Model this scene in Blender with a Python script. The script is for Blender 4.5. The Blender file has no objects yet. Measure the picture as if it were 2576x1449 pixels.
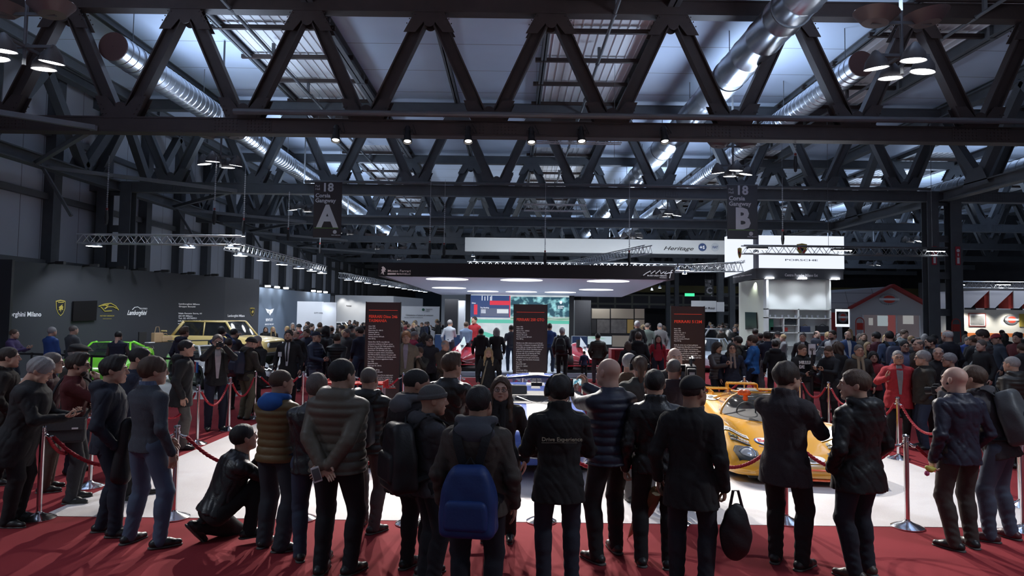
import bpy, bmesh, math, random, time
import numpy as np
from mathutils import Vector, Matrix, Euler

random.seed(7)
C = bpy.context.scene.collection
SC = bpy.context.scene
PI = math.pi
R = math.radians

# ------------------------------------------------------------------ camera
F, CX, CY = 1717.0, 1288.0, 700.0
PITCH, ROLL, CAMZ = math.atan(90/1717.0), 0.0125, 2.25
cd = bpy.data.cameras.new('camera'); cam = bpy.data.objects.new('camera', cd); C.objects.link(cam)
cd.sensor_width = 36; cd.lens = F/2576*36; cd.shift_y = -24.5/2576
cd.clip_end = 400
RM = Matrix.Rotation(PI/2+PITCH, 3, 'X') @ Matrix.Rotation(ROLL, 3, 'Z')
cam.matrix_world = Matrix.Translation((0, 0, CAMZ)) @ RM.to_4x4()
SC.camera = cam

def ray(px, py): return RM @ Vector(((px-CX)/F, -(py-CY)/F, -1))
def at(px, py, Y):                       # the point seen at a pixel, at distance Y in front of the camera
    d = ray(px, py); return Vector((0, 0, CAMZ)) + d*(Y/d.y)
def ground(px, py, z=0):
    d = ray(px, py); return Vector((0, 0, CAMZ)) + d*((z-CAMZ)/d.z)

# ------------------------------------------------------------------ world, exposure
w = bpy.data.worlds.new('world'); SC.world = w; w.use_nodes = True
w.node_tree.nodes['Background'].inputs[0].default_value = (0.55, 0.62, 0.8, 1)
w.node_tree.nodes['Background'].inputs[1].default_value = 0.18
SC.view_settings.view_transform = 'Standard'; SC.view_settings.look = 'None'
SC.view_settings.gamma = 1; SC.view_settings.exposure = 0.0
SC.view_settings.use_curve_mapping = False
SC.cycles.use_denoising = True
SC.cycles.max_bounces = 5; SC.cycles.diffuse_bounces = 3; SC.cycles.glossy_bounces = 3
SC.cycles.transmission_bounces = 4; SC.cycles.transparent_max_bounces = 6
SC.cycles.caustics_reflective = False; SC.cycles.caustics_refractive = False
SC.cycles.sample_clamp_indirect = 4

# ------------------------------------------------------------------ lights of the hall
def spot(name, loc, target, energy, col=(1, 1, 1), size=60, blend=.4, rad=.15):
    l = bpy.data.lights.new(name, 'SPOT'); l.energy = energy; l.color = col
    l.spot_size = R(size); l.spot_blend = blend; l.shadow_soft_size = rad
    o = bpy.data.objects.new(name, l); C.objects.link(o); o.location = loc
    o.rotation_euler = (Vector(target)-Vector(loc)).to_track_quat('-Z', 'Y').to_euler()
    return o
def area(name, loc, target, energy, sx, sy, col=(1, 1, 1), spread=180):
    l = bpy.data.lights.new(name, 'AREA'); l.energy = energy; l.color = col
    l.shape = 'RECTANGLE'; l.size = sx; l.size_y = sy; l.spread = R(spread)
    o = bpy.data.objects.new(name, l); C.objects.link(o); o.location = loc
    o.rotation_euler = (Vector(target)-Vector(loc)).to_track_quat('-Z', 'Y').to_euler()
    return o
COOL = (.80, .88, 1.0)
SPOTPX = [(845, 347), (1025, 350), (1178, 350), (1337, 352), (1463, 350), (1672, 350)]
SPOTS = [at(x, y, 19.0) for x, y in SPOTPX]
AIM = [(-3.6, 9.7, 0), (-1.6, 10.4, 0), (-.2, 9.4, 0), (1.0, 10.4, 0), (2.9, 9.4, 0), (4.9, 10.2, 0)]
for p, a in zip(SPOTS, AIM):
    spot('truss_spot_light', p+Vector((0, -.12, -.12)), a, 4700, (1, .95, .9), 40, .9, .06)
# clusters of high bay lamps: x, depth
CLUST = [(-9.95, 3.6), (7.8, 3.5), (-9.95, 13.6), (-10.1, 23.3), (-10.4, 33.7), (-10.6, 43.6), (-10.8, 53.6), (-10.8, 64),
         (7.8, 13.5), (7.7, 23.7), (7.72, 33.8), (7.72, 43.7), (7.72, 54), (7.72, 64),
         (26, 33), (26, 44), (26, 56), (34, 64), (26, 68)]
LAMPZ = 7.27
for x, y in CLUST:
    near = y < 16 and y > 10
    spot('high_bay_light', (x, y, LAMPZ-.1), (x, y, 0), (900 if y < 10 else (220 if near else 950)), COOL, 125, .5, .5)
    area('high_bay_uplight', (x, y, LAMPZ+1.2), (x, y, 20), 230 if x < 0 else 360, 2.2, 2.2, (.58, .74, 1.0))

# ------------------------------------------------------------------ tagging
def tag(o, label=None, cat=None, group=None, kind=None):
    if label: o['label'] = label
    if cat: o['category'] = cat
    if group: o['group'] = group
    if kind: o['kind'] = kind
    return o
def empty(name, loc=(0, 0, 0), rz=0, label=None, cat=None, group=None, kind=None):
    o = bpy.data.objects.new(name, None); C.objects.link(o)
    o.location = loc; o.rotation_euler = (0, 0, rz); o.empty_display_size = .1
    return tag(o, label, cat, group, kind)
def children(o): return [c for c in o.children]
def copy_tree(o, parent=None):
    c = o.copy(); C.objects.link(c)
    if parent is not None: c.parent = parent
    for ch in children(o): copy_tree(ch, c)
    return c

# ------------------------------------------------------------------ materials
MATS = {}
def mat(name, col, rough=.6, metal=0, noise=0, nscale=30, bump=0, bscale=60, emit=0, ecol=None, coat=0, alpha=1, trans=0, spec=None, stretch=None):
    if name in MATS: return MATS[name]
    m = bpy.data.materials.new(name); m.use_nodes = True; MATS[name] = m
    nt = m.node_tree; b = nt.nodes['Principled BSDF']; L = nt.links
    b.inputs['Base Color'].default_value = (*col, 1); b.inputs['Roughness'].default_value = rough
    b.inputs['Metallic'].default_value = metal
    if spec is not None: b.inputs['Specular IOR Level'].default_value = spec
    if coat: b.inputs['Coat Weight'].default_value = coat; b.inputs['Coat Roughness'].default_value = .05
    if alpha < 1: b.inputs['Alpha'].default_value = alpha
    if trans: b.inputs['Transmission Weight'].default_value = trans
    if emit:
        b.inputs['Emission Color'].default_value = (*(ecol or col), 1); b.inputs['Emission Strength'].default_value = emit
    if noise or bump:
        tc = nt.nodes.new('ShaderNodeTexCoord'); src = tc.outputs['Object']
        if stretch:
            mp = nt.nodes.new('ShaderNodeMapping'); mp.inputs['Scale'].default_value = stretch
            L.new(src, mp.inputs[0]); src = mp.outputs[0]
    if noise:
        n = nt.nodes.new('ShaderNodeTexNoise'); n.inputs['Scale'].default_value = nscale; n.inputs['Detail'].default_value = 4
        L.new(src, n.inputs['Vector'])
        mx = nt.nodes.new('ShaderNodeMix'); mx.data_type = 'RGBA'
        L.new(n.outputs[0], mx.inputs[0])
        mx.inputs[6].default_value = (*[max(0, c*(1-noise)) for c in col], 1)
        mx.inputs[7].default_value = (*[min(1, c*(1+noise)) for c in col], 1)
        L.new(mx.outputs[2], b.inputs['Base Color'])
    if bump:
        n2 = nt.nodes.new('ShaderNodeTexNoise'); n2.inputs['Scale'].default_value = bscale; n2.inputs['Detail'].default_value = 3
        L.new(src, n2.inputs['Vector'])
        bp = nt.nodes.new('ShaderNodeBump'); bp.inputs['Strength'].default_value = bump; bp.inputs['Distance'].default_value = .01
        L.new(n2.outputs[0], bp.inputs['Height']); L.new(bp.outputs[0], b.inputs['Normal'])
    return m
def emitm(name, col, s):
    return mat(name, (.02, .02, .02), .5, emit=s, ecol=col)
def lines_mat(name, col, line, axis_scales, width=.02, rough=.6, noise=.08):
    """panel joints: dark lines every n metres along the object axes (0 = none)"""
    m = bpy.data.materials.new(name); m.use_nodes = True; nt = m.node_tree; L = nt.links
    b = nt.nodes['Principled BSDF']; b.inputs['Roughness'].default_value = rough
    tc = nt.nodes.new('ShaderNodeTexCoord'); sp = nt.nodes.new('ShaderNodeSeparateXYZ'); L.new(tc.outputs['Object'], sp.inputs[0])
    acc = None
    for k, s in enumerate(axis_scales):
        if not s: continue
        a = nt.nodes.new('ShaderNodeMath'); a.operation = 'DIVIDE'; L.new(sp.outputs[k], a.inputs[0]); a.inputs[1].default_value = s
        f = nt.nodes.new('ShaderNodeMath'); f.operation = 'FRACT'; L.new(a.outputs[0], f.inputs[0])
        c = nt.nodes.new('ShaderNodeMath'); c.operation = 'LESS_THAN'; L.new(f.outputs[0], c.inputs[0]); c.inputs[1].default_value = width/s
        if acc is None: acc = c
        else:
            x = nt.nodes.new('ShaderNodeMath'); x.operation = 'MAXIMUM'; L.new(acc.outputs[0], x.inputs[0]); L.new(c.outputs[0], x.inputs[1]); acc = x
    n = nt.nodes.new('ShaderNodeTexNoise'); n.inputs['Scale'].default_value = .6; L.new(tc.outputs['Object'], n.inputs['Vector'])
    m0 = nt.nodes.new('ShaderNodeMix'); m0.data_type = 'RGBA'; L.new(n.outputs[0], m0.inputs[0])
    m0.inputs[6].default_value = (*[c*(1-noise) for c in col], 1); m0.inputs[7].default_value = (*[min(1, c*(1+noise)) for c in col], 1)
    m1 = nt.nodes.new('ShaderNodeMix'); m1.data_type = 'RGBA'; L.new(acc.outputs[0], m1.inputs[0])
    L.new(m0.outputs[2], m1.inputs[6]); m1.inputs[7].default_value = (*line, 1)
    L.new(m1.outputs[2], b.inputs['Base Color'])
    return m

# ------------------------------------------------------------------ mesh building
class MB:
    def __init__(s): s.v = []; s.f = []; s.mi = []; s.cur = 0
    def add(s, vs, fs):
        n = len(s.v); s.v += [tuple(v) for v in vs]; s.f += [tuple(i+n for i in f) for f in fs]; s.mi += [s.cur]*len(fs)
        return s
    def box(s, lo, hi, M=None):
        x0, y0, z0 = lo; x1, y1, z1 = hi
        vs = [Vector(p) for p in ((x0,y0,z0),(x1,y0,z0),(x1,y1,z0),(x0,y1,z0),(x0,y0,z1),(x1,y0,z1),(x1,y1,z1),(x0,y1,z1))]
        if M is not None: vs = [M @ v for v in vs]
        return s.add(vs, [(0,3,2,1),(4,5,6,7),(0,1,5,4),(1,2,6,5),(2,3,7,6),(3,0,4,7)])
    def bar(s, a, b, w, h=None, up=(0, 0, 1)):        # rectangular bar from a to b; w across, h along 'up'
        a = Vector(a); b = Vector(b); h = h or w; d = b-a; L = d.length
        if L < 1e-6: return s
        d.normalize(); u = Vector(up)
        if abs(d.dot(u)) > .98: u = Vector((0, 1, 0))
        x = d.cross(u).normalized(); z = x.cross(d)
        M = Matrix((x, d, z)).transposed().to_4x4(); M.translation = a
        return s.box((-w/2, 0, -h/2), (w/2, L, h/2), M)
    def tube(s, pts, r, n=8, caps=True):
        pts = [Vector(p) for p in pts]; rs = r if isinstance(r, (list, tuple)) else [r]*len(pts)
        rings = []; up = None
        for i, p in enumerate(pts):
            t = (pts[min(i+1, len(pts)-1)]-pts[max(i-1, 0)])
            if t.length < 1e-9: t = Vector((0, 0, 1))
            t.normalize()
            if up is None: up = t.orthogonal().normalized()
            else:
                up = up-t*up.dot(t)
                up = up.normalized() if up.length > 1e-6 else t.orthogonal().normalized()
            v = t.cross(up)
            rings.append([p+(up*math.cos(2*PI*k/n)+v*math.sin(2*PI*k/n))*rs[i] for k in range(n)])
        vs = [q for g in rings for q in g]; fs = []
        for i in range(len(rings)-1):
            for k in range(n):
                a = i*n+k; b = i*n+(k+1) % n; fs.append((a, b, b+n, a+n))
        if caps: fs.append(tuple(range(n-1, -1, -1))); fs.append(tuple(range((len(rings)-1)*n, len(rings)*n)))
        return s.add(vs, fs)
    def lathe(s, prof, n=24, M=None, caps=True):      # prof: (r, z)
        vs = []; fs = []
        for r, z in prof:
            for k in range(n): vs.append(Vector((r*math.cos(2*PI*k/n), r*math.sin(2*PI*k/n), z)))
        for i in range(len(prof)-1):
            for k in range(n):
                a = i*n+k; b = i*n+(k+1) % n; fs.append((a, b, b+n, a+n))
        if caps: fs.append(tuple(range(n-1, -1, -1))); fs.append(tuple(range((len(prof)-1)*n, len(prof)*n)))
        if M is not None: vs = [M @ v for v in vs]
        return s.add(vs, fs)
    def prism(s, poly, d0, d1, M=None):               # poly in x,z; extruded along y from d0 to d1
        n = len(poly)
        vs = [Vector((x, d0, z)) for x, z in poly]+[Vector((x, d1, z)) for x, z in poly]
        if M is not None: vs = [M @ v for v in vs]
        fs = [tuple(range(n)), tuple(range(2*n-1, n-1, -1))]
        fs += [(i, i+n, (i+1) % n+n, (i+1) % n) for i in range(n)]
        return s.add(vs, fs)
    def build(s, name, m=None, parent=None, smooth=False, bevel=0, fixn=True):
        me = bpy.data.meshes.new(name); me.from_pydata(s.v, [], s.f)
        ms = m if isinstance(m, (list, tuple)) else [m]
        for x in ms:
            if x: me.materials.append(x)
        if len(ms) > 1: me.polygons.foreach_set('material_index', s.mi)
        if fixn:
            bm = bmesh.new(); bm.from_mesh(me); bmesh.ops.recalc_face_normals(bm, faces=bm.faces); bm.to_mesh(me); bm.free()
        if smooth: me.shade_smooth() if smooth is True else me.set_sharp_from_angle(angle=R(smooth))
        if smooth and smooth is not True: me.polygons.foreach_set('use_smooth', [True]*len(me.polygons))
        me.update()
        o = bpy.data.objects.new(name, me); C.objects.link(o)
        if parent is not None: o.parent = parent
        if bevel:
            b = o.modifiers.new('bevel', 'BEVEL'); b.width = bevel; b.segments = 2; b.limit_method = 'ANGLE'
        return o
def grid_mb(fn, nu, nv, closed_v=False):              # surface from fn(i, j) -> point
    mb = MB(); vs = [fn(i, j) for i in range(nu) for j in range(nv)]; fs = []
    for i in range(nu-1):
        for j in range(nv if closed_v else nv-1):
            a = i*nv+j; b = i*nv+(j+1) % nv; fs.append((a, b, b+nv, a+nv))
    return mb.add(vs, fs)
def catmull(P, n=12):
    P = [Vector(p) for p in P]; out = []
    for i in range(len(P)-1):
        a = P[max(i-1, 0)]; b = P[i]; c = P[i+1]; d = P[min(i+2, len(P)-1)]
        for k in range(n):
            t = k/n
            out.append(.5*((2*b)+(c-a)*t+(2*a-5*b+4*c-d)*t*t+(3*b-a-3*c+d)*t**3))
    out.append(P[-1]); return out

# lettering: built-in font turned into mesh. M places the text (x right, y up in its own plane)
def text(body, size, M, m, parent=None, name='lettering', bold=0, align='LEFT', sx=1, shear=0, ext=.002, spacing=1, line=1):
    cu = bpy.data.curves.new(name, 'FONT'); cu.body = body; cu.size = size; cu.align_x = align
    cu.offset = bold*size; cu.extrude = ext; cu.shear = shear; cu.space_character = spacing; cu.space_line = line
    cu.resolution_u = 2
    o = bpy.data.objects.new(name+'_curve', cu); C.objects.link(o)
    bpy.context.view_layer.update()
    me = bpy.data.meshes.new_from_object(o.evaluated_get(bpy.context.evaluated_depsgraph_get()))
    bpy.data.objects.remove(o); bpy.data.curves.remove(cu)
    me.transform(M @ Matrix.Diagonal((sx, 1, 1, 1))); me.materials.clear(); me.materials.append(m)
    ob = bpy.data.objects.new(name, me); C.objects.link(ob)
    if parent is not None: ob.parent = parent
    return ob
def face_M(origin, right, up):
    x = Vector(right).normalized(); y = Vector(up).normalized(); z = x.cross(y)
    M = Matrix((x, y, z)).transposed().to_4x4(); M.translation = Vector(origin); return M
UPR = lambda o: face_M(o, (1, 0, 0), (0, 0, 1))       # upright text facing the camera side
# ------------------------------------------------------------------ floor and carpets
steel_dk = mat('dark_bounce_tinted_steel', (.055, .038, .034), .55, .25, noise=.25, nscale=3)  # nearest truss: brown of carpet bounce and backlight painted in; purlins share it
steel_gr = mat('grey_painted_steel', (.115, .122, .132), .55, .25, noise=.2, nscale=3)
steel_md = mat('mid_grey_steel', (.15, .155, .165), .55, .3, noise=.2, nscale=3)
alu = mat('aluminium_truss', (.55, .56, .58), .35, .9)
blackm = mat('black_paint', (.012, .012, .014), .5)
chrome = mat('polished_steel', (.75, .75, .76), .12, 1)
white_l = mat('white_laminate', (.72, .73, .75), .5, noise=.04, nscale=2)

floor_m = mat('concrete_floor', (.34, .34, .35), .45, noise=.2, nscale=1.5, bump=.05, bscale=20)
tag(MB().box((-20, -6, -.3), (60, 110, -.012)).build('floor', floor_m), kind='structure')

def carpet_mat(name, col, stain, rough=.95):
    m = mat(name, col, rough, noise=.12, nscale=90, bump=.4, bscale=500, spec=.15)
    nt = m.node_tree; L = nt.links; b = nt.nodes['Principled BSDF']
    src = [l for l in nt.links if l.to_socket == b.inputs['Base Color']][0].from_socket
    tc = nt.nodes.new('ShaderNodeTexCoord'); n = nt.nodes.new('ShaderNodeTexNoise'); n.inputs['Scale'].default_value = .9; n.inputs['Detail'].default_value = 5
    n.inputs['Distortion'].default_value = 1.2
    L.new(tc.outputs['Object'], n.inputs['Vector'])
    r = nt.nodes.new('ShaderNodeMapRange'); r.inputs[1].default_value = .45; r.inputs[2].default_value = .75
    L.new(n.outputs[0], r.inputs[0])
    mx = nt.nodes.new('ShaderNodeMix'); mx.data_type = 'RGBA'; mx.blend_type = 'MULTIPLY'
    L.new(r.outputs[0], mx.inputs[0]); L.new(src, mx.inputs[6]); mx.inputs[7].default_value = (*stain, 1); L.new(mx.outputs[2], b.inputs['Base Color'])
    return m
red_m = carpet_mat('red_carpet', (.27, .030, .038), (.82, .8, .8))
wht_m = carpet_mat('white_carpet', (.80, .765, .755), (.9, .87, .87))
WX0, WX1, WY0, WY1 = -5.07, 6.25, 7.52, 14.7
mb = MB()
mb.box((-16, 2, -.012), (22, WY0, 0)); mb.box((-16, WY0, -.012), (WX0, 17.4, 0)); mb.box((WX1, WY0, -.012), (22, 17.4, 0)); mb.box((WX0, WY1, -.012), (WX1, 24.2, 0))
mb.box((-7.2, 17.4, -.012), (WX0, 40, 0)); mb.box((WX1, 17.4, -.012), (9.6, 40, 0))
tag(mb.build('red_carpet', red_m), 'red aisle carpet laid around the white display carpet', 'carpet')
tag(MB().box((WX0, WY0, -.01), (WX1, WY1, .004)).build('white_carpet', wht_m), 'white carpet under the roped-off cars', 'carpet')

# ------------------------------------------------------------------ ceiling
CZ = 11.65
ceil_m = lines_mat('ceiling_panels', (.60, .69, .84), (.2, .2, .22), (0, 2.6, 0), .035)
tag(MB().box((-21, 2, CZ), (62, 112, CZ+.2)).build('ceiling', ceil_m), kind='structure')
rib_m = mat('ribbed_roof_light', (.82, .82, .84), .5, noise=.06, nscale=1)
NX0, PAN = -2.5, 3.55                                 # truss node grid
for k, x0 in enumerate((-9.65, 1.0, 11.75, 22.4, 33)):
    x1 = x0+3.45
    for y0, y1, dn in ((8, 33.6, 'near'), (38, 62, 'middle'), (66, 92, 'far')):
        s = empty('roof_light', (x0, y0, CZ), 0, 'ribbed white roof light strip, %s section of the %s row' % (dn, ['leftmost', 'central', 'right', 'far right', 'farthest right'][k]), 'skylight', 'ribbed roof lights along the ceiling')
        pts = []; n = int(3.45/.3)
        for i in range(n+1):
            xx = i*.3; pts += [(xx, -.05), (xx+.02, -.05), (xx+.03, -.015), (xx+.29, -.015)]
        poly = pts+[(pts[-1][0], 0), (0, 0)]
        MB().prism(poly, 0, y1-y0).build('ribbed_panel', rib_m, s)
        yy = 1.0
        while yy < y1-y0:
            MB().box((-.25, yy-.06, -.26), (3.8, yy+.06, -.12)).build('purlin', steel_dk, s); yy += 2.55
# longitudinal roof beams on the truss nodes
for k in range(-4, 16):
    x = NX0+PAN*k
    big = (k % 3 == 2)
    b = MB(); d = .42 if big else .24; wd = .34 if big else .2
    b.box((x-wd/2, 3, CZ-d), (x+wd/2, 100, CZ-d+.03)); b.box((x-.02, 3, CZ-d), (x+.02, 100, CZ)); b.box((x-wd/2, 3, CZ-.03), (x+wd/2, 100, CZ))
    if big:
        for yy in np.arange(6, 96, 5.1): b.box((x-.13, yy, CZ-d-.02), (x+.13, yy+.12, CZ-.02))
    tag(b.build('roof_beam', steel_md), 'grey steel beam along the hall roof, number %d from the left' % (k+5), 'beam', 'longitudinal roof beams')

# ------------------------------------------------------------------ roof trusses
ZB, ZT = 7.58, 11.22                                   # chord centre lines
def arc_pts(c, r, a0, a1, n=8): return [(c[0]+r*math.cos(a0+(a1-a0)*i/n), c[1]+r*math.sin(a0+(a1-a0)*i/n)) for i in range(n+1)]
def hbar(mb, a, b, depth, width, t=.05):              # H section: web in the truss plane, flanges across
    a = Vector(a); b = Vector(b); d = (b-a).normalized(); n = Vector((0, 1, 0)).cross(d).normalized()
    for s in (-1, 1): mb.bar(a+n*s*depth/2, b+n*s*depth/2, width, t, up=n)
    mb.bar(a, b, t, depth, up=n)
def gusset(mb, x, z, up, w=.62, h=.62, rivets=True, y=0, side=(-1, 1)):
    # plate with a rounded notch, standing on the chord; up=+1 opens upward
    poly = [(-.36, 0), (-.74, h+.1), (-.40, h+.1), (-.19, h*.72)]+[(px, pz) for px, pz in arc_pts((0, h*.62), .17, PI*.95, PI*.05)]+[(.19, h*.72), (.40, h+.1), (.74, h+.1), (.36, 0)]
    if up > 0: poly = [(-.46, -.3), (-.46, .05)]+poly[1:-1]+[(.46, .05), (.46, -.3)]
    for s in side:
        y0 = y+s*.17; P = [(x+px, z+up*pz) for px, pz in poly]
        mb.prism(P, y0-.012, y0+.012)
        if rivets:
            yy = y0+s*.012
            for sx in (-1, 1):
                for i in range(4):
                    for j in (0, 1):
                        rx = x+sx*(.33+i*.075+j*.09); rz = z+up*(h*.1+i*h*.22)
                        mb.box((rx-.015, min(yy, yy+s*.02), rz-.015), (rx+.015, max(yy, yy+s*.02), rz+.015))
def make_truss(y, k0, k1, m, label, near=False):
    t = empty('roof_truss', (0, y, 0), 0, label, 'truss')
    xa, xb = NX0+PAN*k0, NX0+PAN*k1
    b = MB(); hbar(b, (xa, 0, ZB), (xb, 0, ZB), .40, .40); b.box((xa, -.19, ZB-.17), (xb, -.165, ZB+.17)); b.build('bottom_chord', m, t)
    b = MB(); hbar(b, (xa, 0, ZT), (xb, 0, ZT), .40, .40); b.box((xa, -.19, ZT-.17), (xb, -.165, ZT+.17)); b.build('top_chord', m, t)
    for k in range(k0, k1+1):
        xt = NX0+PAN*k; xm = xt+PAN/2
        g = MB(); gusset(g, xt, ZT-.1, -1, rivets=near or y < 45); g.build('gusset_plate', m, t)
        if k < k1:
            g = MB(); gusset(g, xm, ZB+.1, 1, rivets=near or y < 45)
            if k % 2 == 0:                            # bolted splice plate on the chord
                g.box((xm-.85, -.2, ZB-.17), (xm+.85, -.185, ZB+.19))
                if y < 45:
                    for i in range(16):
                        if i in (7, 8): continue
                        for j in range(4):
                            rx = xm-.78+i*.104; rz = ZB-.13+j*.09; g.box((rx-.014, -.222, rz-.014), (rx+.014, -.2, rz+.014))
            g.build('gusset_plate', m, t)
            for xe, s in ((xt, 1), (xt+PAN, -1)):
                if (xe == xt and k < k0) : continue
                p = MB(); a = (xe+s*.17, 0, ZT-.25); c = (xm-s*.2, 0, ZB+.3)
                hbar(p, a, c, .34, .32, .04); p.build('diagonal', m, t)
    return t
TY = [19.6, 29.6, 39.6, 49.6, 59.6, 69.6, 79.6]
make_truss(TY[0], -4, 6, steel_dk, 'big dark brown steel roof truss nearest the camera carrying the spotlights', True)
nm = ['second', 'third', 'fourth', 'fifth', 'sixth', 'farthest']
for i, y in enumerate(TY[1:]):
    make_truss(y, -5, 14 if i > 0 else 8, steel_gr, 'steel roof truss, the %s one counted from the camera' % nm[i])

# side trusses along the hall, big columns
def side_truss(x, y0, y1, label):
    t = empty('side_truss', (x, 0, 0), 0, label, 'truss')
    for z, nme in ((ZB, 'bottom_chord'), (ZT, 'top_chord')):
        b = MB(); [b.bar((0, y0, z+s*.2), (0, y1, z+s*.2), .4, .05) for s in (-1, 1)]; b.bar((0, y0, z), (0, y1, z), .05, .4); b.build(nme, steel_gr, t)
    n = int((y1-y0)/5)
    for k in range(n):
        ya = y0+k*5
        for a, c in (((0, ya, ZT-.2), (0, ya+2.5, ZB+.3)), ((0, ya+5, ZT-.2), (0, ya+2.5, ZB+.3))):
            MB().bar(a, c, .32, .36).build('diagonal', steel_gr, t)
        MB().prism([(-.18, 0), (-.18, 1), (.18, 1), (.18, 0)], 0, .02).add([(-.2, ya+1.7, ZB), (-.2, ya+3.3, ZB), (-.2, ya+2.9, ZB+.75), (-.2, ya+2.1, ZB+.75)], [(0, 1, 2, 3)]).build('gusset_plate', steel_gr, t)
side_truss(-17.2, 14.6, 84.6, 'long steel truss along the left side wall above the columns')
side_truss(18.7, 19.6, 84.6, 'long steel truss on the right row of columns')
def column(x, y, label, group=None):
    c = empty('steel_column', (x, y, 0), 0, label, 'column', group)
    b = MB()
    for s in (-1, 1):
        b2 = MB(); cx = s*.5
        b2.box((cx-.24, -.24, 0), (cx+.24, -.2, ZB+.2)); b2.box((cx-.24, .2, 0), (cx+.24, .24, ZB+.2)); b2.box((cx-.02, -.2, 0), (cx+.02, .2, ZB+.2))
        b2.build('column_leg', steel_gr, c)
    for z in np.arange(.8, ZB, 1.6): b.box((-.3, -.02, z), (.3, .02, z+.3))
    b.build('batten_plates', steel_gr, c)
    MB().box((-.8, -.35, 0), (.8, .35, .06)).build('base_plate', steel_gr, c)
    return c
for i, y in enumerate(TY[1:]):
    far = nm[i]
    if i % 3 == 0 or True:
        cR = column(18.7, y, 'twin-leg grey steel column under the %s roof truss on the right' % far) if i in (0, 3, 5) else None
        if i in (0, 3): column(-17.3, y, 'twin-leg dark steel column at the left wall under the %s roof truss' % far)
        if i == 0: col_right = cR
# fire signs on the right column
red_sign = mat('red_sign', (.45, .03, .05), .5); white_p = mat('white_print', (.85, .85, .86), .6)
for dx in (-.5, .52):
    p = at(2358, 675, 29.3); x = 18.7+dx
    s = MB().box((x-.1, 29.32, 5.35-.75), (x+.1, 29.35, 5.35+.05)).build('fire_sign', red_sign)
    tag(s, 'red fire equipment sign on the %s leg of the right column' % ('left' if dx < 0 else 'right'), 'sign')
    g = MB(); g.tube([(x, 29.318, 5.22), (x, 29.31, 5.22)], .07, 14); g.box((x-.025, 29.31, 4.98), (x+.025, 29.318, 5.1)); g.box((x-.05, 29.31, 4.66), (x+.05, 29.318, 4.92)); g.build('pictogram', white_p, s)

# ------------------------------------------------------------------ left wall of the hall
clad_m = lines_mat('grey_wall_cladding', (.60, .62, .68), (.16, .16, .18), (0, 1.15, 0), .03)
XW = -18.4
tag(MB().box((XW-.3, 2, 0), (XW, 110, CZ)).build('wall_left', clad_m), kind='structure')
k = 0; ORD = 'first second third fourth fifth sixth seventh eighth ninth tenth eleventh twelfth thirteenth fourteenth fifteenth sixteenth seventeenth eighteenth nineteenth twentieth'.split()
y = 23.3
while y < 86:
    c = MB(); c.box((XW, y-.16, 0), (XW+.45, y+.16, CZ)).box((XW+.42, y-.24, 0), (XW+.46, y+.24, CZ))
    o = c.build('wall_post', steel_gr); tag(o, 'dark steel post on the left wall, %s counted from the camera' % ORD[k], 'post', 'steel posts along the left wall'); k += 1
    y += 3.4
for z in (3.9, 6.5, 9.0):
    tag(MB().box((XW, 10, z), (XW+.22, 100, z+.24)).build('wall_rail', steel_md), 'horizontal grey rail on the left wall %s' % {3.9: 'just above the stands', 6.5: 'at mid height', 9.0: 'close to the roof'}[z], 'rail')
# horizontal wind bracing lattice at chord level on the left
for i, y0 in enumerate((14.6, 24.6, 34.6, 44.6, 54.6)):
    br = MB(); x0, x1 = -17.2, -12.0
    tag(MB().bar((x0, y0+.3, ZB-.15), (x1, y0+4.7, ZB-.15), .14, .14).bar((x1, y0+4.7, ZB-.15), (x0, y0+9.7, ZB-.15), .14, .14).bar((x0, y0, ZB-.1), (-16.0, y0, 5.6), .1).build('wind_brace', steel_md),
        'pair of diagonal steel wind braces at the left wall, bay %s from the camera' % ['one', 'two', 'three', 'four', 'five'][i], 'brace', 'wind braces on the left')
# back wall and right far wall
tag(MB().box((XW-.3, 100, 0), (60, 100.3, CZ)).build('wall_back', mat('back_wall', (.13, .13, .15), .7, noise=.2, nscale=1)), kind='structure')
tag(MB().box((57, 2, 0), (57.3, 100, CZ)).build('wall_right', mat('right_wall', (.13, .13, .15), .7, noise=.2, nscale=1)), kind='structure')

# ------------------------------------------------------------------ ducts
duct_m = mat('spiral_duct_steel', (.62, .64, .68), .28, .95, noise=.12, nscale=4, bump=.03, bscale=8)
def duct(x, y0, y1, z, r, label, seam, cap=True, rough=None):
    d = empty('ventilation_duct', (x, y0, z), 0, label, 'duct')
    n = int((y1-y0)/seam); pr = []
    for i in range(n):
        a = i*seam; pr += [(r, a), (r, a+seam*.86), (r+.018, a+seam*.9), (r+.018, a+seam*.96)]
    pr += [(r, n*seam)]
    M = Matrix.Rotation(-PI/2, 4, 'X')
    MB().lathe(pr, 28, M, caps=False).build('duct_tube', duct_m, d, smooth=35)
    MB().lathe([(0.01, -.04), (r*.99, -.04), (r*.99, .02)], 28, M, caps=False).build('end_cap', mat('brown_cap', (.11, .05, .045), .6), d)
    for i, yy in enumerate(np.arange(1.0, y1-y0, 5.0)):
        h = MB(); h.tube([(0, yy, r), (0, yy, CZ-z)], .015, 5); h.lathe([(r+.02, yy), (r+.025, yy), (r+.025, yy+.05), (r+.02, yy+.05)], 28, M); h.build('hanger', steel_md, d)
    return d
duct(7.05, 6, 90, 10.15, .52, 'large shiny round ventilation duct right of centre', 1.3)
duct(-12.1, 20.2, 88, 10.15, .44, 'long round ventilation duct on the left with a brown end cap', .33)
duct(10.7, 20.7, 88, 10.1, .40, 'thinner round duct with brown end cap right of the large duct', .33)
duct(23.5, 24, 88, 9.2, .5, 'round ventilation duct in the hall bay beyond the right columns', .5)
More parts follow.
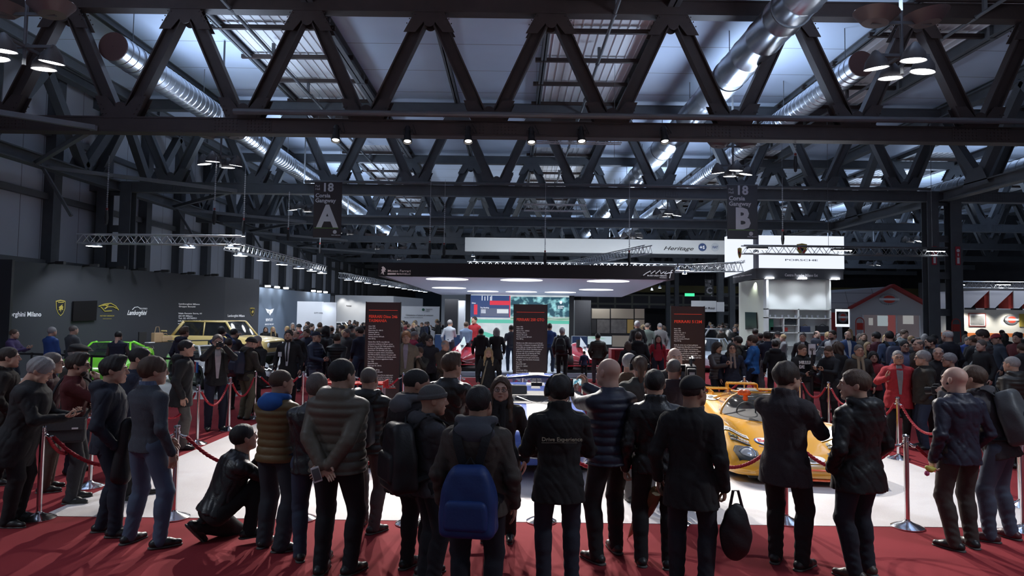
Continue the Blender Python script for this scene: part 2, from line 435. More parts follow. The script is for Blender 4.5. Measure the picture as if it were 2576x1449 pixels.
# long cable tray / sprinkler pipe above the front truss's bottom chord and others
for y, z, x0, x1, r, lb in ((19.2, 7.92, -8, 17, .085, 'lagged pipe running along the nearest truss above its bottom chord'),
                            (29.2, 7.85, -9, 18, .07, 'pipe running along the second truss above its bottom chord'),
                            (39.2, 7.8, -12, 18, .07, 'pipe running along the third truss above its bottom chord')):
    tag(MB().tube([(x0, y, z), (x1, y, z)], r, 10).build('pipe', steel_md, smooth=35), lb, 'pipe')
for x, lb in ((-8.3, 'thin sprinkler pipe under the left roof light'), (2.9, 'thin sprinkler pipe under the middle roof light'), (13.4, 'thin sprinkler pipe under the right roof light')):
    b = MB(); b.tube([(x, 9, CZ-.62), (x, 62, CZ-.62)], .055, 8)
    for yy in np.arange(11, 60, 4): b.box((x-.05, yy, CZ-.6), (x+.05, yy+.1, CZ-.2)); b.tube([(x, yy+.4, CZ-.62), (x, yy+.55, CZ-.62)], .075, 8)
    tag(b.build('sprinkler_pipe', steel_md, smooth=35), lb, 'pipe')

# ------------------------------------------------------------------ high bay lamp clusters
shade_m = mat('lamp_shade', (.10, .09, .09), .5, .4); glow_m = emitm('lamp_glow', (.93, .97, 1.0), 14)
reflm = mat('up_reflector', (.18, .15, .15), .5, .3)
def make_cluster():
    r = empty('high_bay_cluster')
    MB().tube([(0, 0, -.1), (0, 0, CZ-LAMPZ-.03)], .035, 8).build('pole', steel_md, r)
    b = MB(); b.bar((-.55, 0, .28), (.55, 0, .28), .06); b.bar((0, -.5, .28), (0, .5, .28), .06); b.bar((-.6, 0, .95), (.6, 0, .95), .06); b.build('cross_arm', steel_md, r)
    for dx, dy, t in ((-.55, -.05, -.12), (.5, .1, .14), (-.05, -.5, .05), (.05, .5, .0)):
        M = Matrix.Translation((dx, dy, .12)) @ Matrix.Rotation(t, 4, 'Y') @ Matrix.Rotation(.12, 4, 'X')
        s = MB().lathe([(.235, -.13), (.20, .02), (.12, .13), (.05, .22), (.01, .24)], 20, M, caps=False).build('lamp_shade', shade_m, r, smooth=40)
        MB().lathe([(.001, -.125), (.215, -.125), (.215, -.115)], 20, M, caps=False).build('lamp_glass', glow_m, s)
    for sx in (-1, 1):
        M = Matrix.Translation((sx*.52, 0, .98)) @ Matrix.Rotation(-sx*.12, 4, 'Y')
        MB().lathe([(.24, -.02), (.42, .16), (.44, .17), (.25, -.04), (.02, -.05)], 20, M, caps=False).build('up_reflector', reflm, r, smooth=40)
    return r
cl0 = make_cluster()
for i, (x, y) in enumerate(CLUST):
    c = cl0 if i == 0 else copy_tree(cl0)
    c.location = (x, y, LAMPZ)
    side = 'left' if x < 0 else ('right' if x < 20 else 'far right')
    row = [p for p in CLUST if (p[0] < 0) == (x < 0) and (p[0] > 20) == (x > 20)]
    od = ['nearest', 'second', 'third', 'fourth', 'fifth', 'sixth', 'farthest'][row.index((x, y))]
    tag(c, 'hanging cluster of high bay lamps, the %s one in the %s row' % (od, side), 'ceiling lamp', 'high bay lamp clusters')

# ------------------------------------------------------------------ spotlights on the nearest truss
hot = emitm('spot_lens_glow', (1, .93, .85), 9)
for i, (p, a) in enumerate(zip(SPOTS, AIM)):
    s = empty('stage_spotlight', p, 0, 'black spotlight clamped under the nearest truss, %s from the left' % ['first', 'second', 'third', 'fourth', 'fifth', 'sixth'][i], 'spotlight', 'spotlights on the nearest truss')
    q = ((Vector(a)-p).normalized()+Vector((0, 0, -1.5))).to_track_quat('-Z', 'Y').to_matrix().to_4x4()
    b = MB(); b.lathe([(.06, .42), (.085, .36), (.085, .12), (.10, .1), (.10, -.02), (.13, -.04), (.13, -.1), (.118, -.1), (.118, -.04), (.06, -.03)], 18, q, caps=False); b.build('lamp_body', blackm, s, smooth=40)
    MB().lathe([(.001, -.06), (.095, -.06)], 18, q, caps=False).build('lens', hot, s)
    b = MB(); c = q @ Vector((0, 0, .15)); b.tube([c+Vector((-.13, 0, 0)), (-.13, c.y, .3), (.13, c.y, .3), c+Vector((.13, 0, 0))], .012, 6); b.bar((0, c.y, .28), (0, .5, .42), .04)
    b.tube(catmull([(.02, c.y, .3), (.22, .1, .18), (.1, .3, .5)], 5), .01, 5); b.build('yoke', blackm, s)
# ================================================================== implicit surfaces (numpy surface nets)
def norm(v): v = np.asarray(v, float); return v/(np.linalg.norm(v)+1e-12)
class Vol:
    def __init__(s, lo, hi, h):
        s.h = h; s.lo = np.array(lo, float)-2*h; n = np.ceil((np.array(hi)+2*h-s.lo)/h).astype(int)+1
        s.ax = [s.lo[i]+h*np.arange(n[i]) for i in range(3)]; s.F = np.full(n, 1.0, np.float32)
    def sl(s, lo, hi, k):
        r = []
        for i in range(3):
            a = int(np.floor((lo[i]-k-s.lo[i])/s.h))-2; b = int(np.ceil((hi[i]+k-s.lo[i])/s.h))+3
            a = max(a, 0); b = min(b, s.F.shape[i])
            if b <= a: return None
            r.append(slice(a, b))
        return tuple(r)
    def put(s, fn, lo, hi, k=.02, sub=False):
        q = s.sl(lo, hi, k+.02)
        if q is None: return
        X, Y, Z = np.meshgrid(s.ax[0][q[0]], s.ax[1][q[1]], s.ax[2][q[2]], indexing='ij')
        d = fn(X, Y, Z).astype(np.float32); A = s.F[q]
        if sub: d = -d; A = -A; 
        if sub:
            h = np.maximum(k-np.abs(A-(-d)), 0)/k; s.F[q] = -(np.minimum(A, -d)-h*h*k/4)
        else:
            h = np.maximum(k-np.abs(A-d), 0)/k; s.F[q] = np.minimum(A, d)-h*h*k/4
    def rc(s, a, b, ra, rb, k=.02, sub=False, flat=None):
        a = np.asarray(a, float); b = np.asarray(b, float); m = max(ra, rb)
        def fn(X, Y, Z):
            ab = b-a; L = ab@ab+1e-9
            t = np.clip(((X-a[0])*ab[0]+(Y-a[1])*ab[1]+(Z-a[2])*ab[2])/L, 0, 1)
            dx, dy, dz = X-a[0]-t*ab[0], Y-a[1]-t*ab[1], Z-a[2]-t*ab[2]
            if flat is not None:
                n, f = flat; p = dx*n[0]+dy*n[1]+dz*n[2]; g = f-1
                dx, dy, dz = dx+n[0]*p*g, dy+n[1]*p*g, dz+n[2]*p*g
            return np.sqrt(dx*dx+dy*dy+dz*dz)-(ra+(rb-ra)*t)
        s.put(fn, np.minimum(a, b)-m, np.maximum(a, b)+m, k, sub)
    def el(s, c, r, Rm=None, k=.02, sub=False):
        c = np.asarray(c, float); r = np.asarray(r, float); m = max(r)
        def fn(X, Y, Z):
            P = np.stack([X-c[0], Y-c[1], Z-c[2]], -1)
            if Rm is not None: P = P @ np.array(Rm)
            k0 = np.sqrt(((P/r)**2).sum(-1)); k1 = np.sqrt(((P/r**2)**2).sum(-1))+1e-9
            return k0*(k0-1)/k1
        s.put(fn, c-m, c+m, k, sub)
    def mesh(s):
        F = s.F; S = F < 0; n = F.shape
        c = np.zeros((n[0]-1, n[1]-1, n[2]-1), np.int8)
        off = [(i, j, k) for i in (0, 1) for j in (0, 1) for k in (0, 1)]
        sh = lambda A, o: A[o[0]:n[0]-1+o[0], o[1]:n[1]-1+o[1], o[2]:n[2]-1+o[2]]
        for o in off: c += sh(S, o)
        M = (c > 0) & (c < 8); I = np.argwhere(M)
        if len(I) == 0: return np.zeros((0, 3)), np.zeros((0, 4), int)
        P = np.zeros((len(I), 3)); W = np.zeros(len(I))
        for ax in range(3):
            for o in off:
                if o[ax]: continue
                o2 = list(o); o2[ax] = 1
                a = F[I[:, 0]+o[0], I[:, 1]+o[1], I[:, 2]+o[2]]; b = F[I[:, 0]+o2[0], I[:, 1]+o2[1], I[:, 2]+o2[2]]
                x = (a < 0) != (b < 0); t = np.where(x, a/(a-b+1e-12), 0)
                q = I+np.array(o, float); q[:, ax] += t; P[x] += q[x]; W[x] += 1
        V = P/W[:, None]*s.h+s.lo
        idx = np.full(M.shape, -1, np.int64); idx[M] = np.arange(len(I)); Q = []
        for ax in range(3):
            a = [slice(0, m) for m in n]; b = [slice(0, m) for m in n]; a[ax] = slice(0, n[ax]-1); b[ax] = slice(1, n[ax])
            A = S[tuple(a)]; B = S[tuple(b)]; E = np.argwhere(A != B)
            u, v = (ax+1) % 3, (ax+2) % 3
            E = E[(E[:, u] > 0) & (E[:, v] > 0) & (E[:, u] < n[u]-1) & (E[:, v] < n[v]-1)]
            d = []
            for du, dv in ((1, 1), (0, 1), (0, 0), (1, 0)):
                e = E.copy(); e[:, u] -= du; e[:, v] -= dv; d.append(idx[e[:, 0], e[:, 1], e[:, 2]])
            q = np.stack(d, 1); fl = ~A[E[:, 0], E[:, 1], E[:, 2]]; q[fl] = q[fl][:, ::-1]; Q.append(q)
        return V, np.concatenate(Q)
def np_mesh(name, parts, ms, mi=None):
    """parts: list of (V, Q)"""
    Vs = []; Qs = []; n = 0; mids = []
    for k, (V, Q) in enumerate(parts):
        Vs.append(V); Qs.append(Q+n); n += len(V); mids += [mi[k] if mi else 0]*len(Q)
    V = np.concatenate(Vs); Q = np.concatenate(Qs)
    me = bpy.data.meshes.new(name); me.vertices.add(len(V)); me.vertices.foreach_set('co', V.astype(np.float32).ravel())
    me.loops.add(Q.size); me.loops.foreach_set('vertex_index', Q.astype(np.int32).ravel())
    me.polygons.add(len(Q)); me.polygons.foreach_set('loop_start', np.arange(0, Q.size, 4, dtype=np.int32))
    me.polygons.foreach_set('loop_total', np.full(len(Q), 4, np.int32))
    for m in (ms if isinstance(ms, (list, tuple)) else [ms]): me.materials.append(m)
    if mi: me.polygons.foreach_set('material_index', np.array(mids, np.int32))
    me.update(); me.validate(); me.polygons.foreach_set('use_smooth', [True]*len(me.polygons))
    return me
def link(name, me, parent=None, M=None):
    o = bpy.data.objects.new(name, me); C.objects.link(o)
    if parent is not None: o.parent = parent
    if M is not None: o.matrix_local = M
    return o
def xf(M, V): M = np.array(M); return V @ M[:3, :3].T + M[:3, 3]

# ------------------------------------------------------------------ heads, hands, hair (cached; head frame: centre of the skull, +Y forward)
_c = {}
def head_part(kind='m', h=.006):
    key = ('head', kind, h)
    if key in _c: return _c[key]
    v = Vol((-.11, -.13, -.24), (.11, .15, .14), h); f = kind == 'f'
    v.el((0, -.015, .03), (.075, .096, .088), k=.03)
    v.el((0, .03, -.03), (.058 if f else .062, .058, .082), k=.04)
    v.rc((-.03, .05, -.085), (.03, .05, -.085), .022 if f else .026, .022 if f else .026, k=.03)
    v.rc((0, .068, -.098), (0, .07, -.1), .018, .018, k=.02)
    for s in (-1, 1):
        v.rc((s*.045, .05, -.035), (s*.052, .03, -.06), .02, .02, k=.03)         # cheek to jaw
        v.rc((s*.012, .083, .026), (s*.042, .074, .026), .011, .009, k=.015)       # brow
        v.el((s*.0765, -.012, -.004), (.010, .020, .032), Euler((0.15, 0, s*.25)).to_matrix(), k=.006)
        v.el((s*.031, .1, .004), (.018, .016, .012), k=.012, sub=True)
        v.el((s*.031, .071, .004), (.014, .014, .013), k=.004)
    v.rc((0, .086, .018), (0, .108, -.022), .007, .011, k=.012)
    v.rc((-.011, .097, -.028), (.011, .097, -.028), .008, .008, k=.01)
    v.rc((-.017, .083, -.056), (.017, .083, -.056), .008, .008, k=.006)
    v.rc((-.013, .083, -.067), (.013, .083, -.067), .008, .008, k=.006)
    v.rc((0, -.03, -.05), (0, -.045, -.22), .048 if f else .056, .05 if f else .062, k=.03)
    r = v.mesh(); _c[key] = r; return r
HAND = {'relaxed': (.35, .25), 'grip': (1.1, .9), 'flat': (.08, .05), 'point': (1.2, 1.1)}
def hand_part(pose='relaxed', h=.0045):
    """right hand, wrist at the origin, fingers +Y, palm -Z, thumb -X"""
    key = ('hand', pose, h)
    if key in _c: return _c[key]
    c1, c2 = HAND[pose]; v = Vol((-.09, -.07, -.10), (.08, .21, .05), h)
    v.rc((0, -.06, 0), (0, .0, 0), .028, .024, k=.015, flat=((0, 0, 1), 1.3))
    for x in (-.026, -.009, .008, .025): v.rc((x*.55, .012, 0), (x, .082, 0), .015, .013, k=.012, flat=((0, 0, 1), 1.15))
    for i, (x, L) in enumerate(((-.030, .072), (-.010, .08), (.010, .074), (.029, .058))):
        a1, a2 = (c1, c2) if not (pose == 'point' and i == 0) else (.05, .05)
        a1 *= 1+.08*i; p = np.array((x, .086, 0)); ang = 0
        for j, fr in enumerate((.45, .3, .25)):
            ang += (a1*.7, a2*.9, a2*.6)[j]
            q = p+L*fr*np.array((x*.12, math.cos(ang), -math.sin(ang)))
            v.rc(p, q, .0088-.0008*j, .0082-.0008*j, k=.004); p = q
    b = np.array((-.026, .025, -.006)); t1 = b+np.array((-.030, .030, -.012)); t2 = t1+np.array((-.008, .032, -.012-.01*(c1 > .8)))
    t3 = t2+np.array((.004+.01*(c1 > .8), .022, -.006))
    v.rc(b, t1, .016, .012, k=.012); v.rc(t1, t2, .011, .0095, k=.004); v.rc(t2, t3, .0095, .008, k=.004)
    r = v.mesh(); _c[key] = r; return r
def mirror(VQ): V, Q = VQ; V = V.copy(); V[:, 0] *= -1; return V, Q[:, ::-1]
def noise3(X, Y, Z, f, seed=0):
    a = np.sin(X*f*1.0+Y*f*.7+seed)+np.sin(Y*f*1.3-Z*f*.8+seed*1.7)+np.sin(Z*f*1.1+X*f*.9-seed*.6)
    return a*.33
def hair_part(kind, h=.007):
    key = ('hair', kind, h)
    if key in _c: return _c[key]
    lo, hi = (-.16, -.19, -.42), (.16, .2, .2)
    v = Vol(lo, hi, h)
    if kind in ('beanie', 'cap', 'flatcap'):
        v.el((0, -.015, .042), (.088, .108, .092), k=.01)
        def cut(X, Y, Z): return (Z-.012*0) - (.028 if kind == 'beanie' else .04) - (Y*.15)
        v.put(lambda X, Y, Z: cut(X, Y, Z), lo, hi, .004, sub=True)
        if kind == 'beanie':
            for z in (.03, .045): v.put(lambda X, Y, Z, z=z: np.sqrt((np.sqrt((X/.92)**2+((Y+.015)/1.12)**2)-.094)**2+(Z-z-Y*.15)**2)-.011, (-.12, -.14, z-.05), (.12, .12, z+.05), .006)
        else:
            v.el((0, .10, .05), (.075, .075, .007), Euler((-.18, 0, 0)).to_matrix(), k=.004)
            if kind == 'flatcap': v.el((0, .02, .085), (.1, .125, .035), Euler((-.2, 0, 0)).to_matrix(), k=.02)
    else:
        T = {'short': .014, 'crop': .006, 'full': .024, 'fringe': .007, 'long': .02, 'bob': .028, 'pony': .014, 'quiff': .02, 'curly': .045}[kind]
        v.el((0, -.018, .034), (.076+T*.55, .098+T*.75, .087+T), k=.01)
        if kind in ('quiff',): v.el((0, .03, .115), (.06, .07, .035), k=.03)
        if kind == 'long':
            v.rc((0, -.07, 0), (0, -.085, -.26), .075, .07, k=.05)
            for s in (-1, 1): v.rc((s*.07, -.005, .02), (s*.088, .035, -.14), .028, .03, k=.04); v.rc((s*.088, .035, -.14), (s*.095, .085, -.30), .03, .022, k=.03)
        if kind == 'bob' or kind == 'curly':
            v.rc((0, -.06, 0), (0, -.065, -.11), .085, .08, k=.05)
            for s in (-1, 1): v.rc((s*.075, -.01, .02), (s*.08, 0, -.1), .03, .03, k=.04)
        if kind == 'pony': v.rc((0, -.12, .05), (0, -.13, .0), .03, .03, k=.02); v.rc((0, -.13, .0), (0, -.125, -.2), .032, .018, k=.03)
        # open the face
        dz = {'short': .083, 'crop': .086, 'full': .074, 'fringe': .095, 'long': .082, 'bob': .072, 'pony': .084, 'quiff': .09, 'curly': .062}[kind]
        if kind == 'long': v.el((0, .13, -.06), (.084, .135, .155), k=.012, sub=True)
        v.el((0, .115, dz-.14), (.078 if kind in ('long', 'bob', 'curly') else .072, .112 if kind in ('long', 'bob') else .1, .14), k=.012, sub=True)
        if kind not in ('long', 'bob', 'curly'):
            # hairline falls from the temples behind the ear to the nape
            v.put(lambda X, Y, Z: Z-np.clip((Y-.015)*.62, -.066, .0)+.006-.05*np.clip(Y-.04, 0, 1), lo, hi, .010, sub=True)
            if kind == 'fringe': v.el((0, .01, .12), (.075, .105, .07), k=.012, sub=True)
        if kind == 'pony': v.rc((0, -.125, .03), (0, -.125, -.2), .035, .018, k=.02)
    sd = {'curly': 60, 'full': 90, 'quiff': 110, 'long': 120}.get(kind, 140)
    amp = {'curly': .012, 'full': .004, 'quiff': .004, 'beanie': .0008, 'cap': 0, 'flatcap': .001, 'crop': .0008, 'long': .004}.get(kind, .0022)
    X, Y, Z = np.meshgrid(*v.ax, indexing='ij'); v.F += (amp*noise3(X, Y*1.3, Z*.6, sd)).astype(np.float32)
    r = v.mesh(); _c[key] = r; return r

SKIN = [mat('skin_%d' % i, c, .5, noise=.08, nscale=14, spec=.35) for i, c in enumerate([(.50, .30, .22), (.42, .24, .17), (.58, .37, .29), (.33, .19, .13)])]
HAIRC = {'black': (.012, .010, .010), 'dark': (.028, .018, .013), 'brown': (.07, .04, .025), 'grey': (.26, .25, .25), 'white': (.5, .5, .5), 'blonde': (.42, .29, .14), 'red': (.3, .14, .06), 'greyb': (.12, .10, .09)}
def hairm(c): return mat(c+'_hair', HAIRC[c], .6, noise=.35, nscale=120, bump=.5, bscale=200, stretch=(1, 1, .15))
CL = {}
def cloth(col, rough=.85, kind='c'):
    k = ('cloth', tuple(round(x, 3) for x in col), rough, kind)
    if k not in CL:
        nmx = 'fabric_%03d' % len(CL)
        if kind == 'leather': CL[k] = mat(nmx, col, .38, noise=.2, nscale=20, bump=.25, bscale=90, spec=.5)
        elif kind == 'denim': CL[k] = mat(nmx, col, .9, noise=.3, nscale=9, bump=.3, bscale=300, stretch=(1, 1, .5))
        elif kind == 'knit': CL[k] = mat(nmx, col, .95, noise=.25, nscale=150, bump=.5, bscale=260, stretch=(1, 1, .35))
        elif kind == 'nylon': CL[k] = mat(nmx, col, .5, noise=.12, nscale=12, bump=.2, bscale=50, spec=.4)
        else: CL[k] = mat(nmx, col, rough, noise=.18, nscale=25, bump=.3, bscale=220)
    return CL[k]
glassm = mat('spectacle_lens', (.3, .33, .36), .08, alpha=.28); framem = mat('spectacle_frame', (.02, .015, .015), .4)
eye_w = mat('eye_white', (.62, .6, .58), .3); iris = mat('iris', (.04, .025, .015), .25)
def eye_mesh():
    if 'eye' not in _c:
        b = MB(); b.lathe([(.001, -.0115), (.008, -.0085), (.0115, 0), (.008, .0085), (.006, .0098)], 12, Matrix.Rotation(-PI/2, 4, 'X'), caps=False)
        b.cur = 1; b.lathe([(.006, .0098), (.001, .0116)], 12, Matrix.Rotation(-PI/2, 4, 'X'), caps=False)
        o = b.build('eye', [eye_w, iris], None, smooth=True); _c['eye'] = o.data; bpy.data.objects.remove(o)
    return _c['eye']
def glasses_mesh():
    if 'gl' not in _c:
        b = MB()
        for s in (-1, 1):
            pts = [(s*.032+.024*math.cos(a), .098-.004*abs(math.cos(a)), .002+.017*math.sin(a)) for a in np.linspace(0, 2*PI, 15)]
            b.tube(pts, .0022, 5); b.tube([(s*.056, .094, .006), (s*.078, .05, .008), (s*.084, -.01, .006)], .002, 5)
            b.cur = 1; b.add([(p[0], p[1]-.001, p[2]) for p in pts[:-1]], [tuple(range(14))]); b.cur = 0
        b.tube([(-.008, .1, .006), (.008, .1, .006)], .002, 5)
        o = b.build('glasses', [framem, glassm], None); _c['gl'] = o.data; bpy.data.objects.remove(o)
    return _c['gl']

# ------------------------------------------------------------------ the figure
ARMS = {  # wrist target in the torso frame (right side), hand: fingers, palm, pose; elbow pole
    'down':   ((.265, .05, -.06), (0, .15, -1), (-1, 0, 0), 'relaxed', (.5, -1, 0)),
    'pocket': ((.205, .10, -.03), None, None, None, (.9, -1, 0)),
    'back':   ((.03, -.19, -.02), (-.6, -.1, -.5), (0, -1, 0), 'relaxed', (1, -.9, -.1)),
    'front':  ((.04, .22, .0), (-.7, .3, -.5), (0, -1, .2), 'relaxed', (1, -.6, -.2)),
    'phone':  ((.08, .36, .27), (-.25, .8, .5), (-.2, -.3, 1), 'grip', (.8, -.4, -.8)),
    'belly':  ((.10, .27, .12), (-.6, .7, .1), (-.3, -.8, .3), 'grip', (.9, -.5, -.6)),
    'camera': ((.085, .25, .60), (-.5, .35, .75), (-.8, .2, -.2), 'grip', (.8, .1, -1)),
    'chin':   ((.05, .23, .50), (-.45, -.1, .9), (-.5, -.8, 0), 'grip', (.6, .3, -1)),
    'crossed': ((-.08, .22, .22), (-1, .1, .1), (0, -1, 0), 'relaxed', (1, -.2, -.3)),
    'raise':  ((.14, .50, .50), (-.2, .6, .8), (-.8, -.2, .2), 'grip', (.8, .2, -1)),
    'bag':    ((.25, .02, -.08), (0, .1, -1), (-1, 0, 0), 'grip', (.3, -1, 0)),
    'point':  ((.22, .42, .2), (.1, .9, .1), (0, 0, -1), 'point', (.7, -.5, -.8)),
    'talk':   ((.22, .33, .32), (.2, .5, .8), (-.6, .6, .2), 'relaxed', (.8, -.3, -.8)),
    'strap':  ((.12, .13, .36), (-.3, .1, .9), (-.4, -.8, 0), 'grip', (.9, -.2, -.9)),
}
def ik(S, W, l1, l2, pole):
    S = np.array(S, float); W = np.array(W, float); d = W-S; L = np.linalg.norm(d); m = (l1+l2)*.985
    if L > m: W = S+d/L*m; d = W-S; L = m
    if L < 1e-4: L = 1e-4
    a = (l1*l1-l2*l2+L*L)/(2*L); hh = math.sqrt(max(l1*l1-a*a, 0)); u = d/L
    p = np.array(pole, float); p = p-u*(p@u); p = norm(p)
    return S+u*a+p*hh, W
JACK = {  # hem z (rel. pelvis), girth add, shoulder add, sleeve radii add, quilting, wrinkle
    'puffer': (-.10, .035, .02, .018, .013, .002), 'coat': (-.30, .022, .012, .010, 0, .004), 'jacket': (-.12, .025, .012, .010, 0, .005),
    'parka': (-.24, .035, .02, .016, 0, .006), 'sweater': (-.06, .010, .004, .004, 0, .003), 'suit': (-.16, .014, .01, .006, 0, .002),
    'leather': (-.10, .022, .012, .010, 0, .005), 'shirt': (-.04, .006, .0, .003, 0, .004), 'vest': (-.08, .035, .01, .008, .012, .002), 'tee': (-.06, .004, 0, .004, 0, .003)}
def figure(name_label, height=1.75, jack='jacket', jcol=(.02, .02, .025), jkind='c', legs=(.02, .025, .04), lkind='denim', shoes=(.02, .02, .02),
           hair='short', hcol='dark', skin=0, sex='m', arms=('down', 'down'), lean=0, side=0, twist=0, hyaw=0, hpitch=0, hroll=0, stance=.11, feet=None,
           pz=None, hood=None, collar=None, glasses=False, beard=None, scarf=None, lod=1, fat=0, inner=None, vest=None, group=None, cat='person', wide=0, tie=None, headphones=False, seed=0, bag=None, gloves=False, hemdz=0, hatm=None, lapel=None):
    k = height/1.75; rnd = random.Random(seed)
    hv = {0: .0105, 1: .0145, 2: .024}[lod]
    hem, ga, sa, sla, quilt, wr = JACK[jack]; hem += hemdz
    P = empty('person', label=name_label, cat=cat, group=group)
    pz = pz if pz is not None else .93
    pel = np.array((side*.15, -.01, pz))
    # frames
    RT = (Matrix.Rotation(twist, 3, 'Z') @ Matrix.Rotation(-lean, 3, 'X') @ Matrix.Rotation(side, 3, 'Y')); RTn = np.array(RT)
    T = lambda p: RTn @ np.array(p, float)+pel
    neck = T((0, -.015, .53)); RH = Matrix.Rotation(twist+hyaw, 3, 'Z') @ Matrix.Rotation(-(lean*.35+hpitch), 3, 'X') @ Matrix.Rotation(hroll, 3, 'Y')
    RHn = np.array(RH); hc = neck+RHn @ np.array((0, .045, .005))+np.array((0, 0, .145))+RTn @ np.array((0, 0, 0)) 
    # feet
    if feet is None: feet = ((-stance, rnd.uniform(-.05, .05), rnd.uniform(.05, .35)), (stance, rnd.uniform(-.05, .05), rnd.uniform(.05, .35)))
    legsJ = []
    for s, ft in zip((-1, 1), feet):
        fx, fy, toe = ft[:3]; fz = ft[3] if len(ft) > 3 else 0; pitchf = ft[4] if len(ft) > 4 else 0
        hip = pel+RTn @ np.array((s*.092, 0, -.02))*np.array((1, 1, 1))
        ank = np.array((fx, fy, .085+fz)); d = norm(np.array((math.sin(s*toe), math.cos(toe), 0)))
        kn, ank = ik(hip, ank, .424, .416, d+np.array((s*.08, 0, 0)))
        legsJ.append((hip, kn, ank, d, pitchf))
    # --- trousers
    lo = np.minimum.reduce([np.minimum(np.minimum(a, b), c) for a, b, c, _, _ in legsJ])-.17; hi = np.maximum.reduce([np.maximum(np.maximum(a, b), c) for a, b, c, _, _ in legsJ])+.2
    v = Vol(lo, hi, hv); f = fat*.03; wl = wide*.012
    v.el(pel+RTn @ np.array((0, 0, .02)), (.165+f, .118+f, .14), RTn, k=.05)
    for s, (hip, kn, an, d, pf) in zip((-1, 1), legsJ):
        v.rc(hip+np.array((s*.005, 0, -.01)), kn, .098+f*.7, .070+wl, k=.04); lowr = an+np.array((0, 0, -.03))
        v.rc(kn, lowr, .070+wl, .058+wl*1.3, k=.03)
        v.rc(kn+(an-kn)*.25-d*.02, kn+(an-kn)*.45-d*.02, .062+wl, .058+wl, k=.03)
    if lod < 2:
        X, Y, Z = np.meshgrid(*v.ax, indexing='ij'); w = np.zeros_like(X)
        for hip, kn, an, d, pf in legsJ:
            for c, am, rr in ((an+np.array((0, 0, .07)), .009, .13), (kn, .006, .12)):
                g = np.exp(-((X-c[0])**2+(Y-c[1])**2+(Z-c[2])**2)/rr**2); w += am*.55*g*np.sin(Z*88+3.5*np.sin(X*30+Y*22+seed)+seed)*(.6+.4*np.sin(X*40-Y*30+seed))
        v.F += (w+.0025*noise3(X, Y, Z*.5, 40, seed)).astype(np.float32)
    tm = cloth(legs, kind=lkind)
    link('trousers', np_mesh('trousers', [v.mesh()], tm), P)
    # --- shoes
    for s, (hip, kn, an, d, pf) in zip((-1, 1), legsJ):
        v = Vol(an-.26, an+.3, hv*.75 if lod < 2 else .03)
        dd = np.array((d[0]*math.cos(pf), d[1]*math.cos(pf), -math.sin(pf))); up = np.array((d[0]*math.sin(pf), d[1]*math.sin(pf), math.cos(pf)))
        b = an-up*.045
        v.rc(b-dd*.045, b+dd*.07, .04, .04, k=.03); v.rc(b+dd*.06-up*.006, b+dd*.155-up*.012, .037, .029, k=.03); v.rc(an+up*.04, b, .042, .042, k=.03)
        bb = b-up*.034
        def sole(X, Y, Z, bb=bb, up=up): return -((X-bb[0])*up[0]+(Y-bb[1])*up[1]+(Z-bb[2])*up[2])
        v.F = np.maximum(v.F, sole(*np.meshgrid(*v.ax, indexing='ij')).astype(np.float32))
        o = link('shoe', np_mesh('shoe', [v.mesh()], cloth(shoes, kind='leather')), P)
        if lod == 0:
            v = Vol(an-.26, an+.3, .011); v.rc(bb-dd*.05, bb+dd*.06, .045, .042, k=.02, flat=(up, 3.2)); v.rc(bb+dd*.06, bb+dd*.16, .042, .034, k=.02, flat=(up, 3.2))
            link('sole', np_mesh('sole', [v.mesh()], mat('shoe_sole', (.09, .085, .08), .7)), o)
    # --- arms
    aj = []; hands = []
    for s, an_ in zip((-1, 1), arms):
        if isinstance(an_, str): W, fd, pd, hp, pole = ARMS[an_]
        else: W, fd, pd, hp, pole = an_
        m = np.array((s, 1, 1)); S = T((s*(.168+sa*.5), -.01, .435)); Wt = T(np.array(W)*m)
        E, Wt = ik(S, Wt, .285, .255, RTn @ (np.array(pole)*m)); aj.append((S, E, Wt))
        if hp:
            Fd = norm(RTn @ (np.array(fd)*m)); N = RTn @ (np.array(pd)*m); N = norm(N-Fd*(N @ Fd)); Zv = -N; Xv = np.cross(Fd, Zv)
            Mh = np.eye(4); Mh[:3, 0] = Xv; Mh[:3, 1] = Fd; Mh[:3, 2] = Zv; Mh[:3, 3] = Wt
            hands.append((s, hp, Mh))
    # --- jacket
    zt = np.array([hem-.02, hem, -.05, .08, .18, .30, .40, .47, .52, .55, .60]) if hem < -.07 else np.array([hem-.02, hem, .0, .08, .18, .30, .40, .47, .52, .55, .60])
    fe = 1 if sex == 'f' else 0
    fl = max(0, -hem-.1)*.15
    aw = np.array([.168+fl*1.6, .168+fl*1.5, .168+fl*.6, .150-.012*fe, .15-.018*fe, .164-.012*fe, .172-.014*fe, .160-.014*fe, .118, .083, .07])+ga*.8+fat*.035
    bw = np.array([.12+fl*1.3, .12+fl*1.2, .118+fl*.5, .106, .105, .12+.008*fe, .122, .105, .085, .07, .065])+ga+fat*.045
    aw[-3:] -= ga*.5+fat*.03; bw[-3:] -= ga*.6+fat*.03
    yo = np.array([0, 0, 0, .005, .005, .005, -.005, -.012, -.018, -.02, -.02])
    if fat: yo = yo+np.array([.01, .01, .02, .03, .03, .015, 0, 0, 0, 0, 0])*fat
    pts = [T((x, y, z)) for x in (-.28, .28) for y in (-.24, .24) for z in (hem, .6)]+[p for a in aj for p in a]
    lo = np.minimum.reduce(pts)-.1; hi = np.maximum.reduce(pts)+.1
